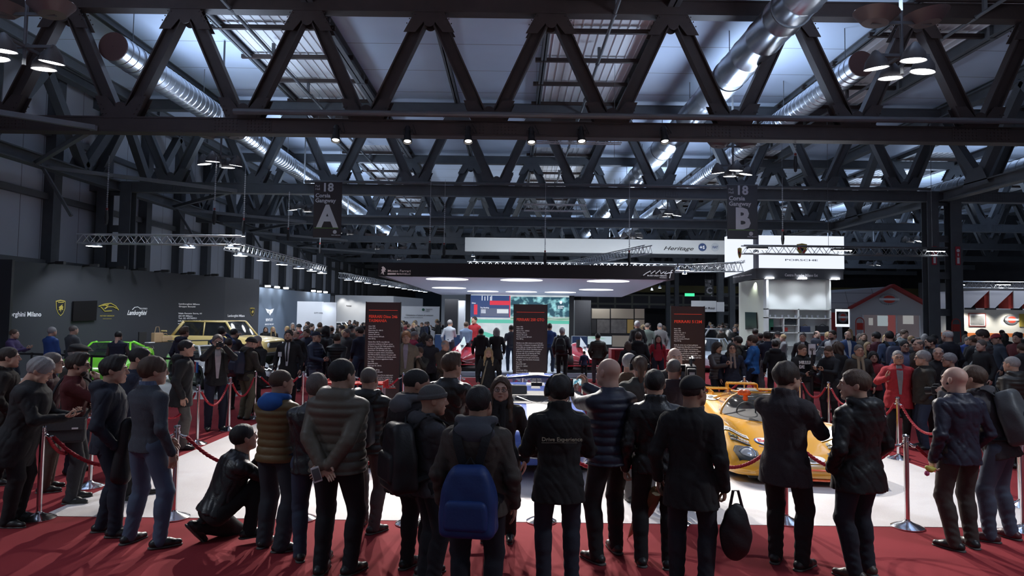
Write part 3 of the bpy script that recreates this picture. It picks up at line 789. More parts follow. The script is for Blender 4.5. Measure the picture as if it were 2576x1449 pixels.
    def torso(X, Y, Z, aw=aw, bw=bw, hem=hem, top=.56):
        Q = np.stack([X-pel[0], Y-pel[1], Z-pel[2]], -1) @ RTn
        x, y, z = Q[..., 0], Q[..., 1], Q[..., 2]; a = np.interp(z, zt, aw); b = np.interp(z, zt, bw); o = np.interp(z, zt, yo)
        r = (np.abs(x/a)**2.3+np.abs((y-o)/b)**2.3)**(1/2.3); d = (r-1)*np.minimum(a, b)
        if quilt: d = d-quilt*(np.abs(np.sin(z*PI/.072))**.6-.6)*(z < .5)
        return np.maximum(np.maximum(d, z-top), hem-z)
    sr = (.060+sla, .048+sla*.9, .036+sla)
    def sleeves(v, cut=0, ra=sr):
        for (S, E, W) in aj:
            v.el(S, (ra[0]-.004,)*3, k=.06)
            if quilt and lod < 2:
                for A, B, r0, r1 in ((S, E, ra[0], ra[1]), (E, W, ra[1], ra[2])):
                    n = 5
                    for i in range(n):
                        a = A+(B-A)*(i/n+.06); b = A+(B-A)*((i+1)/n-.06); rr = r0+(r1-r0)*(i+.5)/n; v.rc(a, b, rr-.002, rr-.002, k=.012); 
                    v.rc(A, B, r0-.012, r1-.012, k=.01)
            else:
                v.rc(S, E, ra[0], ra[1], k=.035); v.rc(E, W, ra[1], ra[2], k=.03)
    v = Vol(lo, hi, hv); v.put(torso, lo+.02, hi-.02, .03)
    if jack not in ('vest', 'tee'): sleeves(v)
    elif jack == 'tee':
        for S, E, W in aj: v.el(S, (.066,)*3, k=.04); v.rc(S, S+(E-S)*.75, .066, .06, k=.03)
    else:
        for S, E, W in aj: v.el(S, (.07,)*3, k=.03)
    cf = hood or collar
    if hood:
        c = T((0, -.105, .52)); v.el(c, (.14, .075, .075), RTn, k=.04)
        for i in range(9):
            a0 = PI*(i/8)*1.05-.08; a1 = PI*((i+1)/8)*1.05-.08
            v.rc(T((.115*math.cos(a0), -.03-.085*math.sin(a0)*1, .555-.02*math.sin(a0))), T((.115*math.cos(a1), -.03-.085*math.sin(a1), .555-.02*math.sin(a1))), .028, .028, k=.03)
    elif collar is None or collar:
        hcol_ = collar or .03
        for i in range(10):
            a0 = 2*PI*i/10; a1 = 2*PI*(i+1)/10
            for hz in ((0,) if hcol_ < .04 else (0, hcol_*.5, hcol_)):
                v.rc(T((.078*math.cos(a0), -.015+.074*math.sin(a0), .535+hz+.012*-math.sin(a0))), T((.078*math.cos(a1), -.015+.074*math.sin(a1), .535+hz-.012*math.sin(a1))), .017, .017, k=.015)
    if lod < 2 and wr:
        X, Y, Z = np.meshgrid(*v.ax, indexing='ij'); w = wr*.55*noise3(X, Y, Z, 34, seed)+wr*.3*noise3(X, Y, Z, 75, seed+3)
        if not quilt: q_ = noise3(X+.03*np.sin(Z*14+seed), Y*1.2, Z*.75+X*.5, 30, seed+5); w += wr*(1.5 if lod == 0 else 1.0)*np.clip(1-np.abs(q_)*4, 0, 1)
        for S, E, W in aj:
            g = np.exp(-((X-E[0])**2+(Y-E[1])**2+(Z-E[2])**2)/.09**2); w += wr*1.1*g*np.sin(Z*80+Y*50+seed)
        for z0 in (.1, .0):
            c = T((0, 0, z0)); w += wr*.35*np.exp(-((Z-c[2])/.09)**2)*np.sin(Z*60+X*45*np.sign(X-c[0])+4*np.sin(X*12+seed)+seed*2)
        v.F += w.astype(np.float32)
    jm = cloth(jcol, kind=jkind)
    jo = link('vest' if jack == 'vest' else ('shirt' if jack in ('shirt', 'tee') else ('sweater' if jack == 'sweater' else 'jacket')), np_mesh('jacket', [v.mesh()], jm), P)
    if jack == 'vest':
        v = Vol(lo, hi, hv); sleeves(v, ra=(.06, .05, .042)); link('sleeves', np_mesh('sleeves', [v.mesh()], cloth(vest or (.02, .02, .03))), P)
        if inner:                                     # hood of the sweatshirt beneath, lying over the vest
            v = Vol(T((0, -.06, .52))-.26, T((0, -.06, .52))+.26, hv); v.el(T((0, -.12, .50)), (.13, .07, .085), RTn, k=.04)
            for i in range(11):
                a0 = 2*PI*i/11; a1 = 2*PI*(i+1)/11
                v.rc(T((.10*math.cos(a0), -.015+.09*math.sin(a0), .55-.015*math.sin(a0))), T((.1*math.cos(a1), -.015+.09*math.sin(a1), .55-.015*math.sin(a1))), .028, .028, k=.03)
            link('sweatshirt_hood', np_mesh('hood', [v.mesh()], cloth(inner)), P)
    elif inner:                                       # shirt front between the open jacket edges
        b = MB()
        bo = bw[4]+.004
        q = [T((x, np.interp(z, zt, bw)+np.interp(z, zt, yo)+.016-abs(x)*.15, z)) for z, wx in ((.02, .018), (.15, .028), (.3, .042), (.42, .05), (.50, .045), (.545, .04)) for x in (-wx, wx)]
        q2 = [p-RTn @ np.array((0, .04, 0)) for p in q]
        n = 6; fs = [(2*i, 2*i+1, 2*i+3, 2*i+2) for i in range(n-1)]+[(12+2*i, 12+2*i+2, 12+2*i+3, 12+2*i+1) for i in range(n-1)]
        fs += [(2*i, 2*i+2, 2*i+14, 2*i+12) for i in range(n-1)]+[(2*i+1, 2*i+13, 2*i+15, 2*i+3) for i in range(n-1)]
        b.add(q+q2, fs).build('shirt_front', cloth(inner), P)
        if tie:
            t = MB(); prev = None
            pts = [T((0, np.interp(z, zt, bw)+np.interp(z, zt, yo)+.026, z)) for z in (.54, .45, .3, .12)]
            t.tube(pts, [.012, .013, .016, .02], 6); t.build('tie', cloth(tie), P)
    if scarf:
        v = Vol(T((0, .02, .45))-.3, T((0, .02, .45))+.3, hv)
        for i in range(12):
            a0 = 2*PI*i/12; a1 = 2*PI*(i+1)/12
            v.rc(T((.088*math.cos(a0), -.01+.085*math.sin(a0), .56-.02*math.sin(a0))), T((.088*math.cos(a1), -.01+.085*math.sin(a1), .56-.02*math.sin(a1))), .036, .036, k=.03)
        for s in (-1, 1): v.rc(T((s*.035, .10, .52)), T((s*.05, .15+ga, .22)), .032, .028, k=.02, flat=(RTn @ np.array((0, 1, 0)), 1.6))
        link('scarf', np_mesh('scarf', [v.mesh()], cloth(scarf, kind='knit')), P)
    # --- body: one mesh with head, hands and everything under the clothes
    parts = []; sk = SKIN[skin]
    hm = np.eye(4); hs = 1.07; hm[:3, :3] = RHn*hs; hm[:3, 3] = hc
    V, Q = head_part(sex, {0: .0055, 1: .0075, 2: .014}[lod]); parts.append((xf(hm, V), Q))
    for s, hp, Mh in hands:
        VQ = hand_part(hp, {0: .0045, 1: .006, 2: .012}[lod])
        if s < 0: VQ = mirror(VQ)
        parts.append((xf(Mh, VQ[0]), VQ[1]))
    allp = [p for a in legsJ for p in a[:3]]+[p for a in aj for p in a]+[neck]
    v = Vol(np.minimum.reduce(allp)-.12, np.maximum.reduce(allp)+.12, .03)
    v.rc(T((0, 0, .05)), T((0, 0, .3)), .09, .09, k=.05); v.rc(T((-.06, -.01, .38)), T((.06, -.01, .38)), .09, .09, k=.05); v.rc(T((0, 0, .4)), neck, .07, .05, k=.04)
    for a, kn, an, d, pf in legsJ: v.rc(a, kn, .065, .045, k=.03); v.rc(kn, an, .045, .035, k=.02)
    for S, E, W in aj: v.rc(S, E, .04, .036, k=.02); v.rc(E, W, .036, .030, k=.02)
    if jack == 'tee':
        v = Vol(np.minimum.reduce(allp)-.12, np.maximum.reduce(allp)+.12, .018)
        v.rc(T((0, 0, .05)), T((0, 0, .3)), .09, .09, k=.05); v.rc(T((0, 0, .4)), neck, .07, .05, k=.04)
        for a, kn, an, d, pf in legsJ: v.rc(a, kn, .065, .045, k=.03); v.rc(kn, an, .045, .035, k=.02)
        for S, E, W in aj: v.rc(S, E, .048, .04, k=.02); v.rc(E, W, .042, .028, k=.02)
    parts.append(v.mesh())
    link('body', np_mesh('body', parts, sk), P)
    HM = Matrix(hm.tolist())
    if hair != 'bald':
        hn = {'beanie': 'beanie', 'cap': 'cap', 'flatcap': 'flat_cap'}.get(hair, 'hair')
        if hn != 'hair':
            link(hn, np_mesh(hn, [hair_part(hair, .007 if lod < 2 else .014)], cloth(hatm or (.02, .02, .022), kind='knit' if hair == 'beanie' else 'c')), P, HM)
            if hair != 'beanie': link('hair', np_mesh('hair', [hair_part('crop', .007 if lod < 2 else .014)], hairm(hcol)), P, HM)
        else: link('hair', np_mesh('hair', [hair_part(hair, .007 if lod < 2 else .014)], hairm(hcol)), P, HM)
    if lod < 2:
        for s in (-1, 1): link('eye', eye_mesh(), P, HM @ Matrix.Translation((s*.031, .0752, .004)))
        b = MB()
        for s in (-1, 1): b.tube([(s*.012, .095, .028), (s*.03, .093, .034), (s*.048, .082, .028)], [.003, .004, .002], 6)
        o = b.build('eyebrows', hairm(hcol), P, smooth=True); o.matrix_local = HM
        b = MB(); b.tube([(-.02, .0885, -.061), (-.008, .0925, -.059), (.008, .0925, -.059), (.02, .0885, -.061)], [.002, .0042, .0042, .002], 6)
        o = b.build('lips', mat('lips', (.30, .12, .10), .5), P, smooth=True); o.matrix_local = HM
        if glasses: link('glasses', glasses_mesh(), P, HM)
    if beard:
        v = Vol((-.1, -.02, -.15), (.1, .13, 0), .007)
        v.rc((-.035, .052, -.088), (.035, .052, -.088), .026, .026, k=.03); v.rc((0, .072, -.1), (0, .076, -.105), .022, .02, k=.02)
        for s in (-1, 1): v.rc((s*.038, .06, -.08), (s*.064, .012, -.03), .02, .012, k=.03); 
        v.rc((-.02, .086, -.046), (.02, .086, -.046), .005, .005, k=.006); v.el((0, .1, -.062), (.022, .03, .010), k=.004, sub=True)
        link('beard', np_mesh('beard', [v.mesh()], hairm(beard)), P, HM)
    if headphones:
        b = MB(); b.tube([(.1*math.cos(a), -.01, .02+.12*math.sin(a)) for a in np.linspace(0, PI, 14)], .009, 6)
        for s in (-1, 1): b.lathe([(.001, 0), (.04, 0), (.042, .03), (.02, .035)], 16, Matrix.Translation((s*.078, -.01, .0)) @ Matrix.Rotation(s*PI/2, 4, 'Y'))
        o = b.build('headphones', blackm, P, smooth=40); o.matrix_local = HM
    P.scale = (k*1.06, k*1.06, k)
    info = dict(T=lambda p: Vector(T(p)), aj=aj, HM=HM, pel=pel, hands=hands, neck=neck, k=k, RT=RT)
    return P, info
# ================================================================== cars (local frame: +Y is the nose, wheels on z = 0)
rubber = mat('tyre_rubber', (.022, .022, .022), .75, bump=.2, bscale=80)
rim_s = mat('alloy_rim', (.55, .55, .56), .3, .9); rim_g = mat('magnesium_rim', (.33, .29, .22), .45, .8); rim_b = mat('dark_rim', (.05, .05, .055), .4, .6)
dglass = mat('tinted_car_glass', (.015, .017, .02), .06, alpha=.82, spec=.7); cglass = mat('clear_car_glass', (.10, .11, .12), .04, alpha=.22, spec=.8)
darkp = mat('dark_plastic', (.015, .015, .016), .6); lampg = mat('headlamp_glass', (.75, .78, .8), .08, .3, coat=1); seatm = mat('black_seat', (.02, .02, .02), .8)
def paint(name, col, rough=.28, metal=0): return mat(name, col, rough, metal, coat=.8, noise=.03, nscale=2)
def smooth1(a, n=3):
    for _ in range(n): a = np.concatenate([[a[0]], (a[:-2]+2*a[1:-1]+a[2:])/4, [a[-1]]])
    return a
def body_loft(rows, axles, name, m, parent, ns=90, arch=None, band=None):
    """rows: (y, ws, zb, wm, zm, wsh, zs, wh, zh, zc)"""
    rows = sorted(rows, key=lambda r: -r[0]); A = np.array(rows, float)[::-1]
    ys = np.linspace(A[0, 0], A[-1, 0], ns); cols = [smooth1(np.interp(ys, A[:, 0], A[:, c]), 4) for c in range(1, 10)]
    prof = []
    for i in range(ns):
        ws, zb, wm, zm, wsh, zs, wh, zh, zc = [c[i] for c in cols]
        P = catmull([(0, zb, 0), (ws*.9, zb, 0), (ws, zb+.05, 0), (wm, zm, 0), (wsh, zs, 0), (wh, zh, 0), (0, zc, 0)], 5)
        pts = [[p.x, p.y] for p in P]
        for (ya, ra, za) in (axles if arch is None else arch):
            d = abs(ys[i]-ya)
            if d < ra:
                zz = za+math.sqrt(ra*ra-d*d)
                zz = min(zz, zs-.05)
                for jj, q in enumerate(pts):
                    if jj <= 20 and q[1] < zz and q[0] > ws*.6: q[1] = zz
        for q in pts: q[0] = max(q[0], 0)
        pts[0][0] = 0; pts[-1][0] = 0
        prof.append(pts)
    n = len(prof[0])
    full = [[(x, ys[i], z) for x, z in prof[i]]+[(-x, ys[i], z) for x, z in prof[i][-2:0:-1]] for i in range(ns)]
    mb = grid_mb(lambda i, j: full[i][j], ns, len(full[0]), True)
    c = len(full[0]); mb.f.append(tuple(range(c))); mb.f.append(tuple(range((ns-1)*c+c-1, (ns-1)*c-1, -1))); mb.mi += [0, 0]
    if band:                                          # second paint in a lengthwise band, told by the predicate band(x, y, z)
        for k, f in enumerate(mb.f):
            cc = sum((Vector(mb.v[i]) for i in f), Vector())/len(f)
            mb.mi[k] = int(band(cc.x, cc.y, cc.z))
    return mb.build(name, m, parent, smooth=50)
def wheel(parent, x, y, r, wd, rimm, spokes=10, steer=0, dish=.02, tyrem=None, rr=.68):
    s = 1 if x > 0 else -1
    M = Matrix.Translation((x, y, r)) @ Matrix.Rotation(steer, 4, 'Z') @ Matrix.Rotation(s*PI/2, 4, 'Y')
    t = MB().lathe([(r*rr, -wd/2), (r*.93, -wd/2), (r, -wd*.36), (r, wd*.36), (r*.93, wd/2), (r*rr, wd/2-.005), (r*rr, -wd/2)], 36, M, caps=False).build('wheel', tyrem or rubber, parent, smooth=35)
    b = MB(); R0 = r*rr; b.lathe([(R0, -wd/2), (R0, wd/2), (R0-.02, wd/2), (R0-.035, wd/2-.05), (R0-.05, dish-.02)], 32, M, caps=False)
    for i in range(spokes):
        a = 2*PI*i/spokes; c, sn = math.cos(a), math.sin(a)
        b.bar(M @ Vector((.03*c, .03*sn, dish+.02)), M @ Vector(((R0-.02)*c, (R0-.02)*sn, dish)), .028 if spokes > 6 else .06, .02, up=M.to_3x3() @ Vector((0, 0, 1)))
    b.lathe([(.001, dish+.06), (.035, dish+.06), (.05, dish), (.05, dish-.02)], 14, M, caps=False)
    b.lathe([(.001, -.03), (R0-.03, -.03)], 24, M, caps=False)
    b.build('rim', rimm, t, smooth=35); return t
def shell(parent, m, g, yf0, yf1, yr1, yr0, wb, wr, zb, zr, bow=.18, pil=.035, bpil=None, zbr=None, dome=.05, seats=True, wfront=None):
    """greenhouse: windscreen, rear window, side windows, roof and pillars"""
    zbr = zbr or zb; wf = wfront or wb
    def ws(i, j, n=12, mm=6):
        u = -1+2*i/(n-1); v = j/(mm-1); w = wf+(wr-wf)*v
        y = yf0+(yf1-yf0)*v-bow*(1-.5*v)*u*u; z = zb+(zr-zb)*v+(dome*.6*(1-u*u))*v; return (u*w, y, z)
    grid_mb(ws, 12, 6).build('windscreen', g, parent, smooth=True)
    def rw(i, j):
        u = -1+2*i/9; v = j/5; w = wb*.93+(wr-wb*.93)*v; y = yr0+(yr1-yr0)*v+bow*.4*u*u; z = zbr+(zr-zbr)*v+dome*.6*(1-u*u)*v; return (u*w, y, z)
    grid_mb(rw, 10, 6).build('rear_window', g, parent, smooth=True)
    def rf(i, j):
        u = -1+2*i/12; v = j/9; ya = yf1-bow*.5*u*u; yb = yr1+bow*.4*u*u; y = ya+(yb-ya)*v
        return (u*(wr+.01), y, zr+dome*(1-abs(u)**2.5)*(.6+.4*math.sin(PI*v))+.006)
    o = grid_mb(rf, 13, 10).build('roof', m, parent, smooth=True); sm = o.modifiers.new('t', 'SOLIDIFY'); sm.thickness = .03; sm.offset = -1
    for s in (-1, 1):
        A = Vector((s*wf, yf0-bow, zb)); B = Vector((s*wr, yf1-bow*.5, zr)); D = Vector((s*wr, yr1+bow*.4, zr)); E = Vector((s*wb*.93, yr0+bow*.4, zbr))
        def sw(i, j):
            v = j/4; a = A+(B-A)*v; e = E+(D-E)*v; u = i/10; p = a+(e-a)*u; p.x += s*(wb-abs(p.x)*0-wb)*0+s*.03*math.sin(PI*u)*(1-v); return p
        grid_mb(sw, 11, 5).build('side_window', g, parent, smooth=True)
        b = MB(); b.tube([A, B], pil, 8); b.tube([B, (B+D)/2+Vector((s*.012, 0, dome*.1)), D], pil*.8, 8)
        b.tube([D, E], pil*1.4, 8)
        if bpil is not None:
            u = bpil; b.tube([A+(E-A)*u, B+(D-B)*u], pil*.8, 6)
        b.build('window_pillar', m, parent, smooth=True)
    if seats:
        for s in (-1, 1):
            b = MB(); yy = (yf1+yr1)/2; b.box((s*.36-.22, yy-.25, zb-.45), (s*.36+.22, yy+.25, zb-.3)); b.box((s*.36-.2, yy-.3, zb-.4), (s*.36+.2, yy-.18, zb+.18))
            b.build('seat', seatm, parent, bevel=.04)
def place(t, x, y, heading):                          # heading: direction of the nose, degrees from +Y towards -X
    t.location = (x, y, 0); t.rotation_euler = (0, 0, R(heading))

from mathutils.bvhtree import BVHTree
BV = [None]
def use_body(g):
    o = [o for o in g.children if o.name.startswith('bodywork')][0]
    BV[0] = BVHTree.FromPolygons([v.co for v in o.data.vertices], [tuple(p.vertices) for p in o.data.polygons])
def drape(ob, dz=.006, cuts=0):
    me = ob.data
    if cuts:
        bm = bmesh.new(); bm.from_mesh(me); bmesh.ops.triangulate(bm, faces=bm.faces); bmesh.ops.subdivide_edges(bm, edges=bm.edges, cuts=cuts, use_grid_fill=True); bm.to_mesh(me); bm.free()
    for v in me.vertices:
        h = BV[0].ray_cast(Vector((v.co.x, v.co.y, 3)), Vector((0, 0, -1)))
        if h[0] is not None: v.co.z = h[0].z+dz
    me.update(); return ob
def flat(poly, m, parent, name, dz=.011, cuts=6): return drape(MB().add([(x, y, 1) for x, y in poly], [tuple(range(len(poly)))]).build(name, m, parent, fixn=False), dz, cuts)
def loc(cx, cy, rot): c_, s_ = math.cos(rot), math.sin(rot); return lambda x, y: (cx-(x*c_-y*s_), cy-(x*s_+y*c_))
def dtext(body, size, cx, cy, rot, m, parent, dz, bold=.02, align='CENTER', sx=1):
    M = Matrix.Translation((cx, cy, 1)) @ Matrix.Rotation(PI+rot, 4, 'Z') @ Matrix.Translation((0, -size*.35, 0)); return drape(text(body, size, M, m, parent, bold=bold, align=align, ext=0, sx=sx), dz)
# ---------------- blue two-seater with the white stripe, nose to the camera
blue = mat('pale_blue_paint', (.085, .14, .44), .17, .0, spec=.4); wstripe = paint('white_stripe_paint', (.75, .75, .72))
g = empty('blue_coupe', (0, 0, 0), 0, 'metallic blue vintage racing coupe with a broad white centre stripe, nose to the camera', 'car')
rows = [(2.16, .30, .38, .34, .42, .32, .46, .18, .50, .50), (2.12, .48, .24, .52, .38, .46, .52, .28, .56, .56), (1.95, .62, .18, .70, .38, .62, .62, .35, .66, .64), (1.6, .72, .17, .79, .42, .70, .74, .4, .70, .70),
        (1.2, .76, .17, .82, .45, .70, .80, .42, .74, .75), (.7, .74, .16, .80, .45, .70, .82, .45, .80, .83), (.3, .72, .16, .78, .45, .72, .82, .5, .84, .86), (-.6, .72, .16, .78, .48, .73, .83, .6, .86, .86),
        (-1.2, .76, .17, .84, .52, .76, .86, .6, .88, .88), (-1.7, .74, .2, .82, .55, .74, .86, .55, .88, .88), (-2.1, .66, .3, .72, .6, .68, .84, .5, .88, .88), (-2.2, .6, .34, .66, .62, .62, .84, .48, .9, .9)]
body_loft(rows, [(1.25, .36, .31), (-1.2, .37, .32)], 'bodywork', [blue, wstripe], g, 110, band=lambda x, y, z: abs(x) < .135 and z > .5 and (y > .35 or y < -1.3))
use_body(g); flat([(x, .50-.45*x*x) for x in np.linspace(-.56, .56, 9)]+[(.52, -.95), (-.52, -.95)], darkp, g, 'cabin_interior', .004, 5)
shell(g, blue, cglass, .55, -.12, -.75, -1.75, .62, .50, .83, 1.17, .16, .022, dome=.06, zbr=.9)
b = grid_mb(lambda i, j: ((-.13+.26*i/5), .52-.18-.0+(-.55-.28)*j/9-.0, 1.252-.015*0 if 0 else 1.242+.0*j), 2, 2)
def rstripe(i, j):
    u = -.13+.26*i/5; v = j/9; yy = -.14+(-.75+.14)*v; return (u, yy, 1.17+.06*(1-abs(u/.5)**2.5)*(.6+.4*math.sin(PI*v))+.014)
grid_mb(rstripe, 6, 10).build('roof_stripe', wstripe, g, smooth=True)
for s in (-1, 1):
    wheel(g, s*.70, 1.25, .31, .17, rim_s, 18, rr=.66); wheel(g, s*.70, -1.2, .32, .19, rim_s, 18, rr=.66)
    M = Matrix.Translation((s*.56, 1.83, .60)) @ Matrix.Rotation(-1.15, 4, 'X') @ Matrix.Rotation(s*.25, 4, 'Y')
    h = MB().lathe([(.001, .04), (.06, .035), (.085, .015), (.09, 0)], 20, M, caps=False).build('headlamp', lampg, g, smooth=True)
    MB().lathe([(.09, -.02), (.10, .0), (.105, .012), (.092, .014)], 20, M, caps=False).build('headlamp_ring', chrome, h, smooth=True)
    M = Matrix.Translation((s*.50, 2.03, .36)) @ Matrix.Rotation(-1.5, 4, 'X')
    MB().lathe([(.001, .03), (.055, .02), (.06, 0)], 16, M, caps=False).build('fog_lamp', lampg, g, smooth=True)
    M = Matrix.Translation((s*.33, .78, .845)) @ Matrix.Diagonal((1.5, 1, .3, 1))
    MB().lathe([(.001, .05), (.04, .045), (.06, .02), (.075, 0)], 18, M, caps=False).build('hood_vent', blue, g, smooth=True)
def oval(cx, y, cz, a, c, n=24): return [(cx+a*math.cos(2*PI*i/n), y, cz+c*math.sin(2*PI*i/n)) for i in range(n+1)]
b = MB(); b.add(oval(0, 2.195, .42, .28, .085)[:-1], [tuple(range(24))]); gr = b.build('grille_opening', darkp, g)
MB().tube(oval(0, 2.19, .42, .28, .085), .012, 6).build('grille_trim', chrome, gr, smooth=True)
b = MB()
for i in range(-4, 5): b.bar((i*.055, 2.205, .35), (i*.055, 2.205, .49), .006, .006)
for z in (.38, .42, .46): b.bar((-.25, 2.205, z), (.25, 2.205, z), .006, .006)
b.build('grille_mesh', alu, gr)
for sx in (-1, 0, 1):
    o = MB().tube(oval(sx*.12, 2.16, .535, .042, .03, 16), .006, 5).add([(p[0], 2.155, p[2]) for p in oval(sx*.12, 2.16, .535, .038, .026, 16)[:-1]], [tuple(range(16))]); o.build('nose_vent', darkp, g)
for s in (-1, 1): MB().tube([(s*.06+s*.0, .55, .86), (s*.32, .36, .93)], .007, 5).tube([(s*.16, .42, .925), (s*.46, .30, .91)], .006, 5).build('wiper', chrome, g)
b = MB(); b.tube([(0, .02, 1.20), (0, .08, 1.13)], .008, 5); b.box((-.09, .05, 1.07), (.09, .09, 1.13)); b.build('rear_view_mirror', darkp, g, bevel=.01)
MB().tube([(-.36+.17*math.cos(a), .2+.06*math.sin(a), .88+.16*math.sin(a)) for a in np.linspace(0, 2*PI, 24)], .012, 6).build('steering_wheel', mat('wood_rim', (.2, .08, .03), .4), g, smooth=True)
tr = MB()
for s in (-1, 1): tr.tube([(s*.63, .4, .84), (s*.52, -.14, 1.18), (0, -.12, 1.235)], .012, 6)
tr.build('window_trim', chrome, g, smooth=True)
MB().box((-.55, -1.55, .15), (.55, 1.6, .3)).build('underbody', darkp, g)
place(g, .43, 11.4, 178.5)

# ---------------- yellow prototype racer
yel = paint('yellow_racing_paint', (.72, .36, .03), .25); cream = paint('cream_sill_paint', (.72, .66, .52)); orange = paint('orange_paint', (.85, .10, .015))
g = empty('yellow_prototype', (0, 0, 0), 0, 'low yellow endurance racing car with sponsor stickers, orange nose intake and rear wing', 'car')
rows = [(2.18, .55, .12, .58, .17, .55, .22, .4, .24, .24), (2.10, .78, .10, .82, .2, .74, .30, .45, .30, .29), (1.85, .88, .10, .92, .28, .80, .44, .48, .38, .35), (1.5, .92, .11, .97, .36, .84, .60, .50, .46, .42),
        (1.15, .94, .11, .99, .40, .84, .68, .52, .53, .50), (.8, .92, .11, .97, .40, .80, .66, .55, .58, .57), (.45, .88, .11, .93, .38, .76, .61, .58, .62, .63), (0, .84, .11, .90, .38, .78, .62, .62, .66, .68),
        (-.5, .88, .11, .93, .40, .84, .68, .66, .74, .78), (-.95, .94, .12, .99, .42, .88, .76, .66, .80, .84), (-1.35, .94, .13, .99, .45, .88, .80, .60, .80, .82), (-1.8, .92, .2, .96, .5, .86, .78, .6, .78, .79), (-2.12, .86, .28, .92, .5, .82, .75, .6, .77, .78)]
body_loft(rows, [(1.22, .345, .31), (-1.2, .37, .34)], 'bodywork', [yel, cream], g, 120, band=lambda x, y, z: (z < .36 and -2 < y < 1.75 and abs(x) > .7 and z < .46-.12*max(y, 0)) or (z < .27 and y > 1.7 and abs(x) < .52 and y < 2.14))
# wrap-round cockpit bubble
def bub(i, j):
    a = -PI*.5+PI*i/20; v = j/9; w = .70-.26*v**1.6; yy = .62-1.05*v**1.25
    return (w*math.sin(a), yy-.75*(1-math.cos(a))*(1-.35*v), .60+.35*math.sin(v*PI/2)**.9+.0*a)
grid_mb(bub, 21, 10).build('windscreen', cglass, g, smooth=True)
use_body(g); flat([(bub(i, 0)[0]*.98, bub(i, 0)[1]-.01) for i in range(21)]+[(.5, -.6), (-.5, -.6)], darkp, g, 'cabin_interior', .004, 5)
def rf(i, j):
    u = -1+2*i/12; v = j/10; w = .45+.12*v; return (u*w, -.42-.75*v, 0.95-.13*v**1.5-.10*abs(u)**2.2)
o = grid_mb(rf, 13, 11).build('roof', yel, g, smooth=True); sm = o.modifiers.new('t', 'SOLIDIFY'); sm.thickness = .02
def sideframe(s):
    pts = [bub(20 if s > 0 else 0, j) for j in range(10)]; return pts
b = MB()
for s in (-1, 1):
    b.tube(catmull([(s*.30, -.40, .95), (s*.50, -.20, .88), (s*.66, .05, .74), (s*.70, .12, .62)], 6), .018, 6)
    b.tube(catmull([(s*.45, -.5, .92), (s*.62, -.75, .83), (s*.72, -.9, .74)], 6), .022, 6)
b.tube([bub(i, 0) for i in range(21)], .016, 6); b.tube([(bub(i, 9)[0], bub(i, 9)[1], bub(i, 9)[2]+.005) for i in range(3, 18)], .016, 6)
b.build('windscreen_frame', yel, g, smooth=True)
for s in (-1, 1):
    wheel(g, s*.84, 1.22, .30, .24, rim_g, 5, dish=-.02, rr=.66); wheel(g, s*.82, -1.2, .33, .32, rim_g, 5, dish=-.04, rr=.62)
    # deck fins either side of the engine
    MB().box((s*.62-.012, -2.1, .74), (s*.62+.012, -1.35, .86)).build('wing_support', yel, g)
MB().box((-.95, -2.28, .83), (-.18, -1.98, .855)).box((.18, -2.28, .83), (.95, -1.98, .855)).build('rear_wing', yel, g, bevel=.008)
b = MB(); b.box((-.27, -2.1, .955), (.27, -1.80, .98)); b.build('high_wing', yel, g, bevel=.008)
for s in (-1, 1): MB().box((s*.27-.012, -2.1, .78), (s*.27+.012, -1.82, .96)).build('wing_support', yel, g)
b = MB(); b.box((-.16, -1.55, .80), (.16, -1.1, .92)); b.build('air_box', darkp, g, bevel=.02)
MB().box((-.47, 2.14, .085), (.47, 2.22, .11)).box((-.47, 2.14, .215), (.47, 2.2, .235)).box((-.49, 2.10, .085), (-.45, 2.21, .235)).box((.45, 2.10, .085), (.49, 2.21, .235)).box((-.012, 2.15, .09), (.012, 2.21, .23)).build('nose_intake_frame', orange, g, bevel=.006)
MB().box((-.46, 2.12, .11), (.46, 2.17, .215)).build('nose_intake', darkp, g)
MB().box((-.85, -2.0, .07), (.85, 1.8, .12)).box((-.62, 1.8, .07), (.62, 2.1, .12)).build('underbody', darkp, g)
MB().tube([(.28+.15*math.cos(a), .05+.05*math.sin(a), .70+.15*math.sin(a)) for a in np.linspace(0, 2*PI, 24)], .012, 6).build('steering_wheel', darkp, g, smooth=True)
for s in (-1, 1): MB().box((s*.3-.2, -.5, .25), (s*.3+.2, -.35, .86)).build('seat', seatm, g, bevel=.05)
MB().tube([(-.45, -.36, .5), (-.40, -.4, .9), (.4, -.4, .9), (.45, -.36, .5)], .02, 8).build('roll_bar', darkp, g, smooth=True)
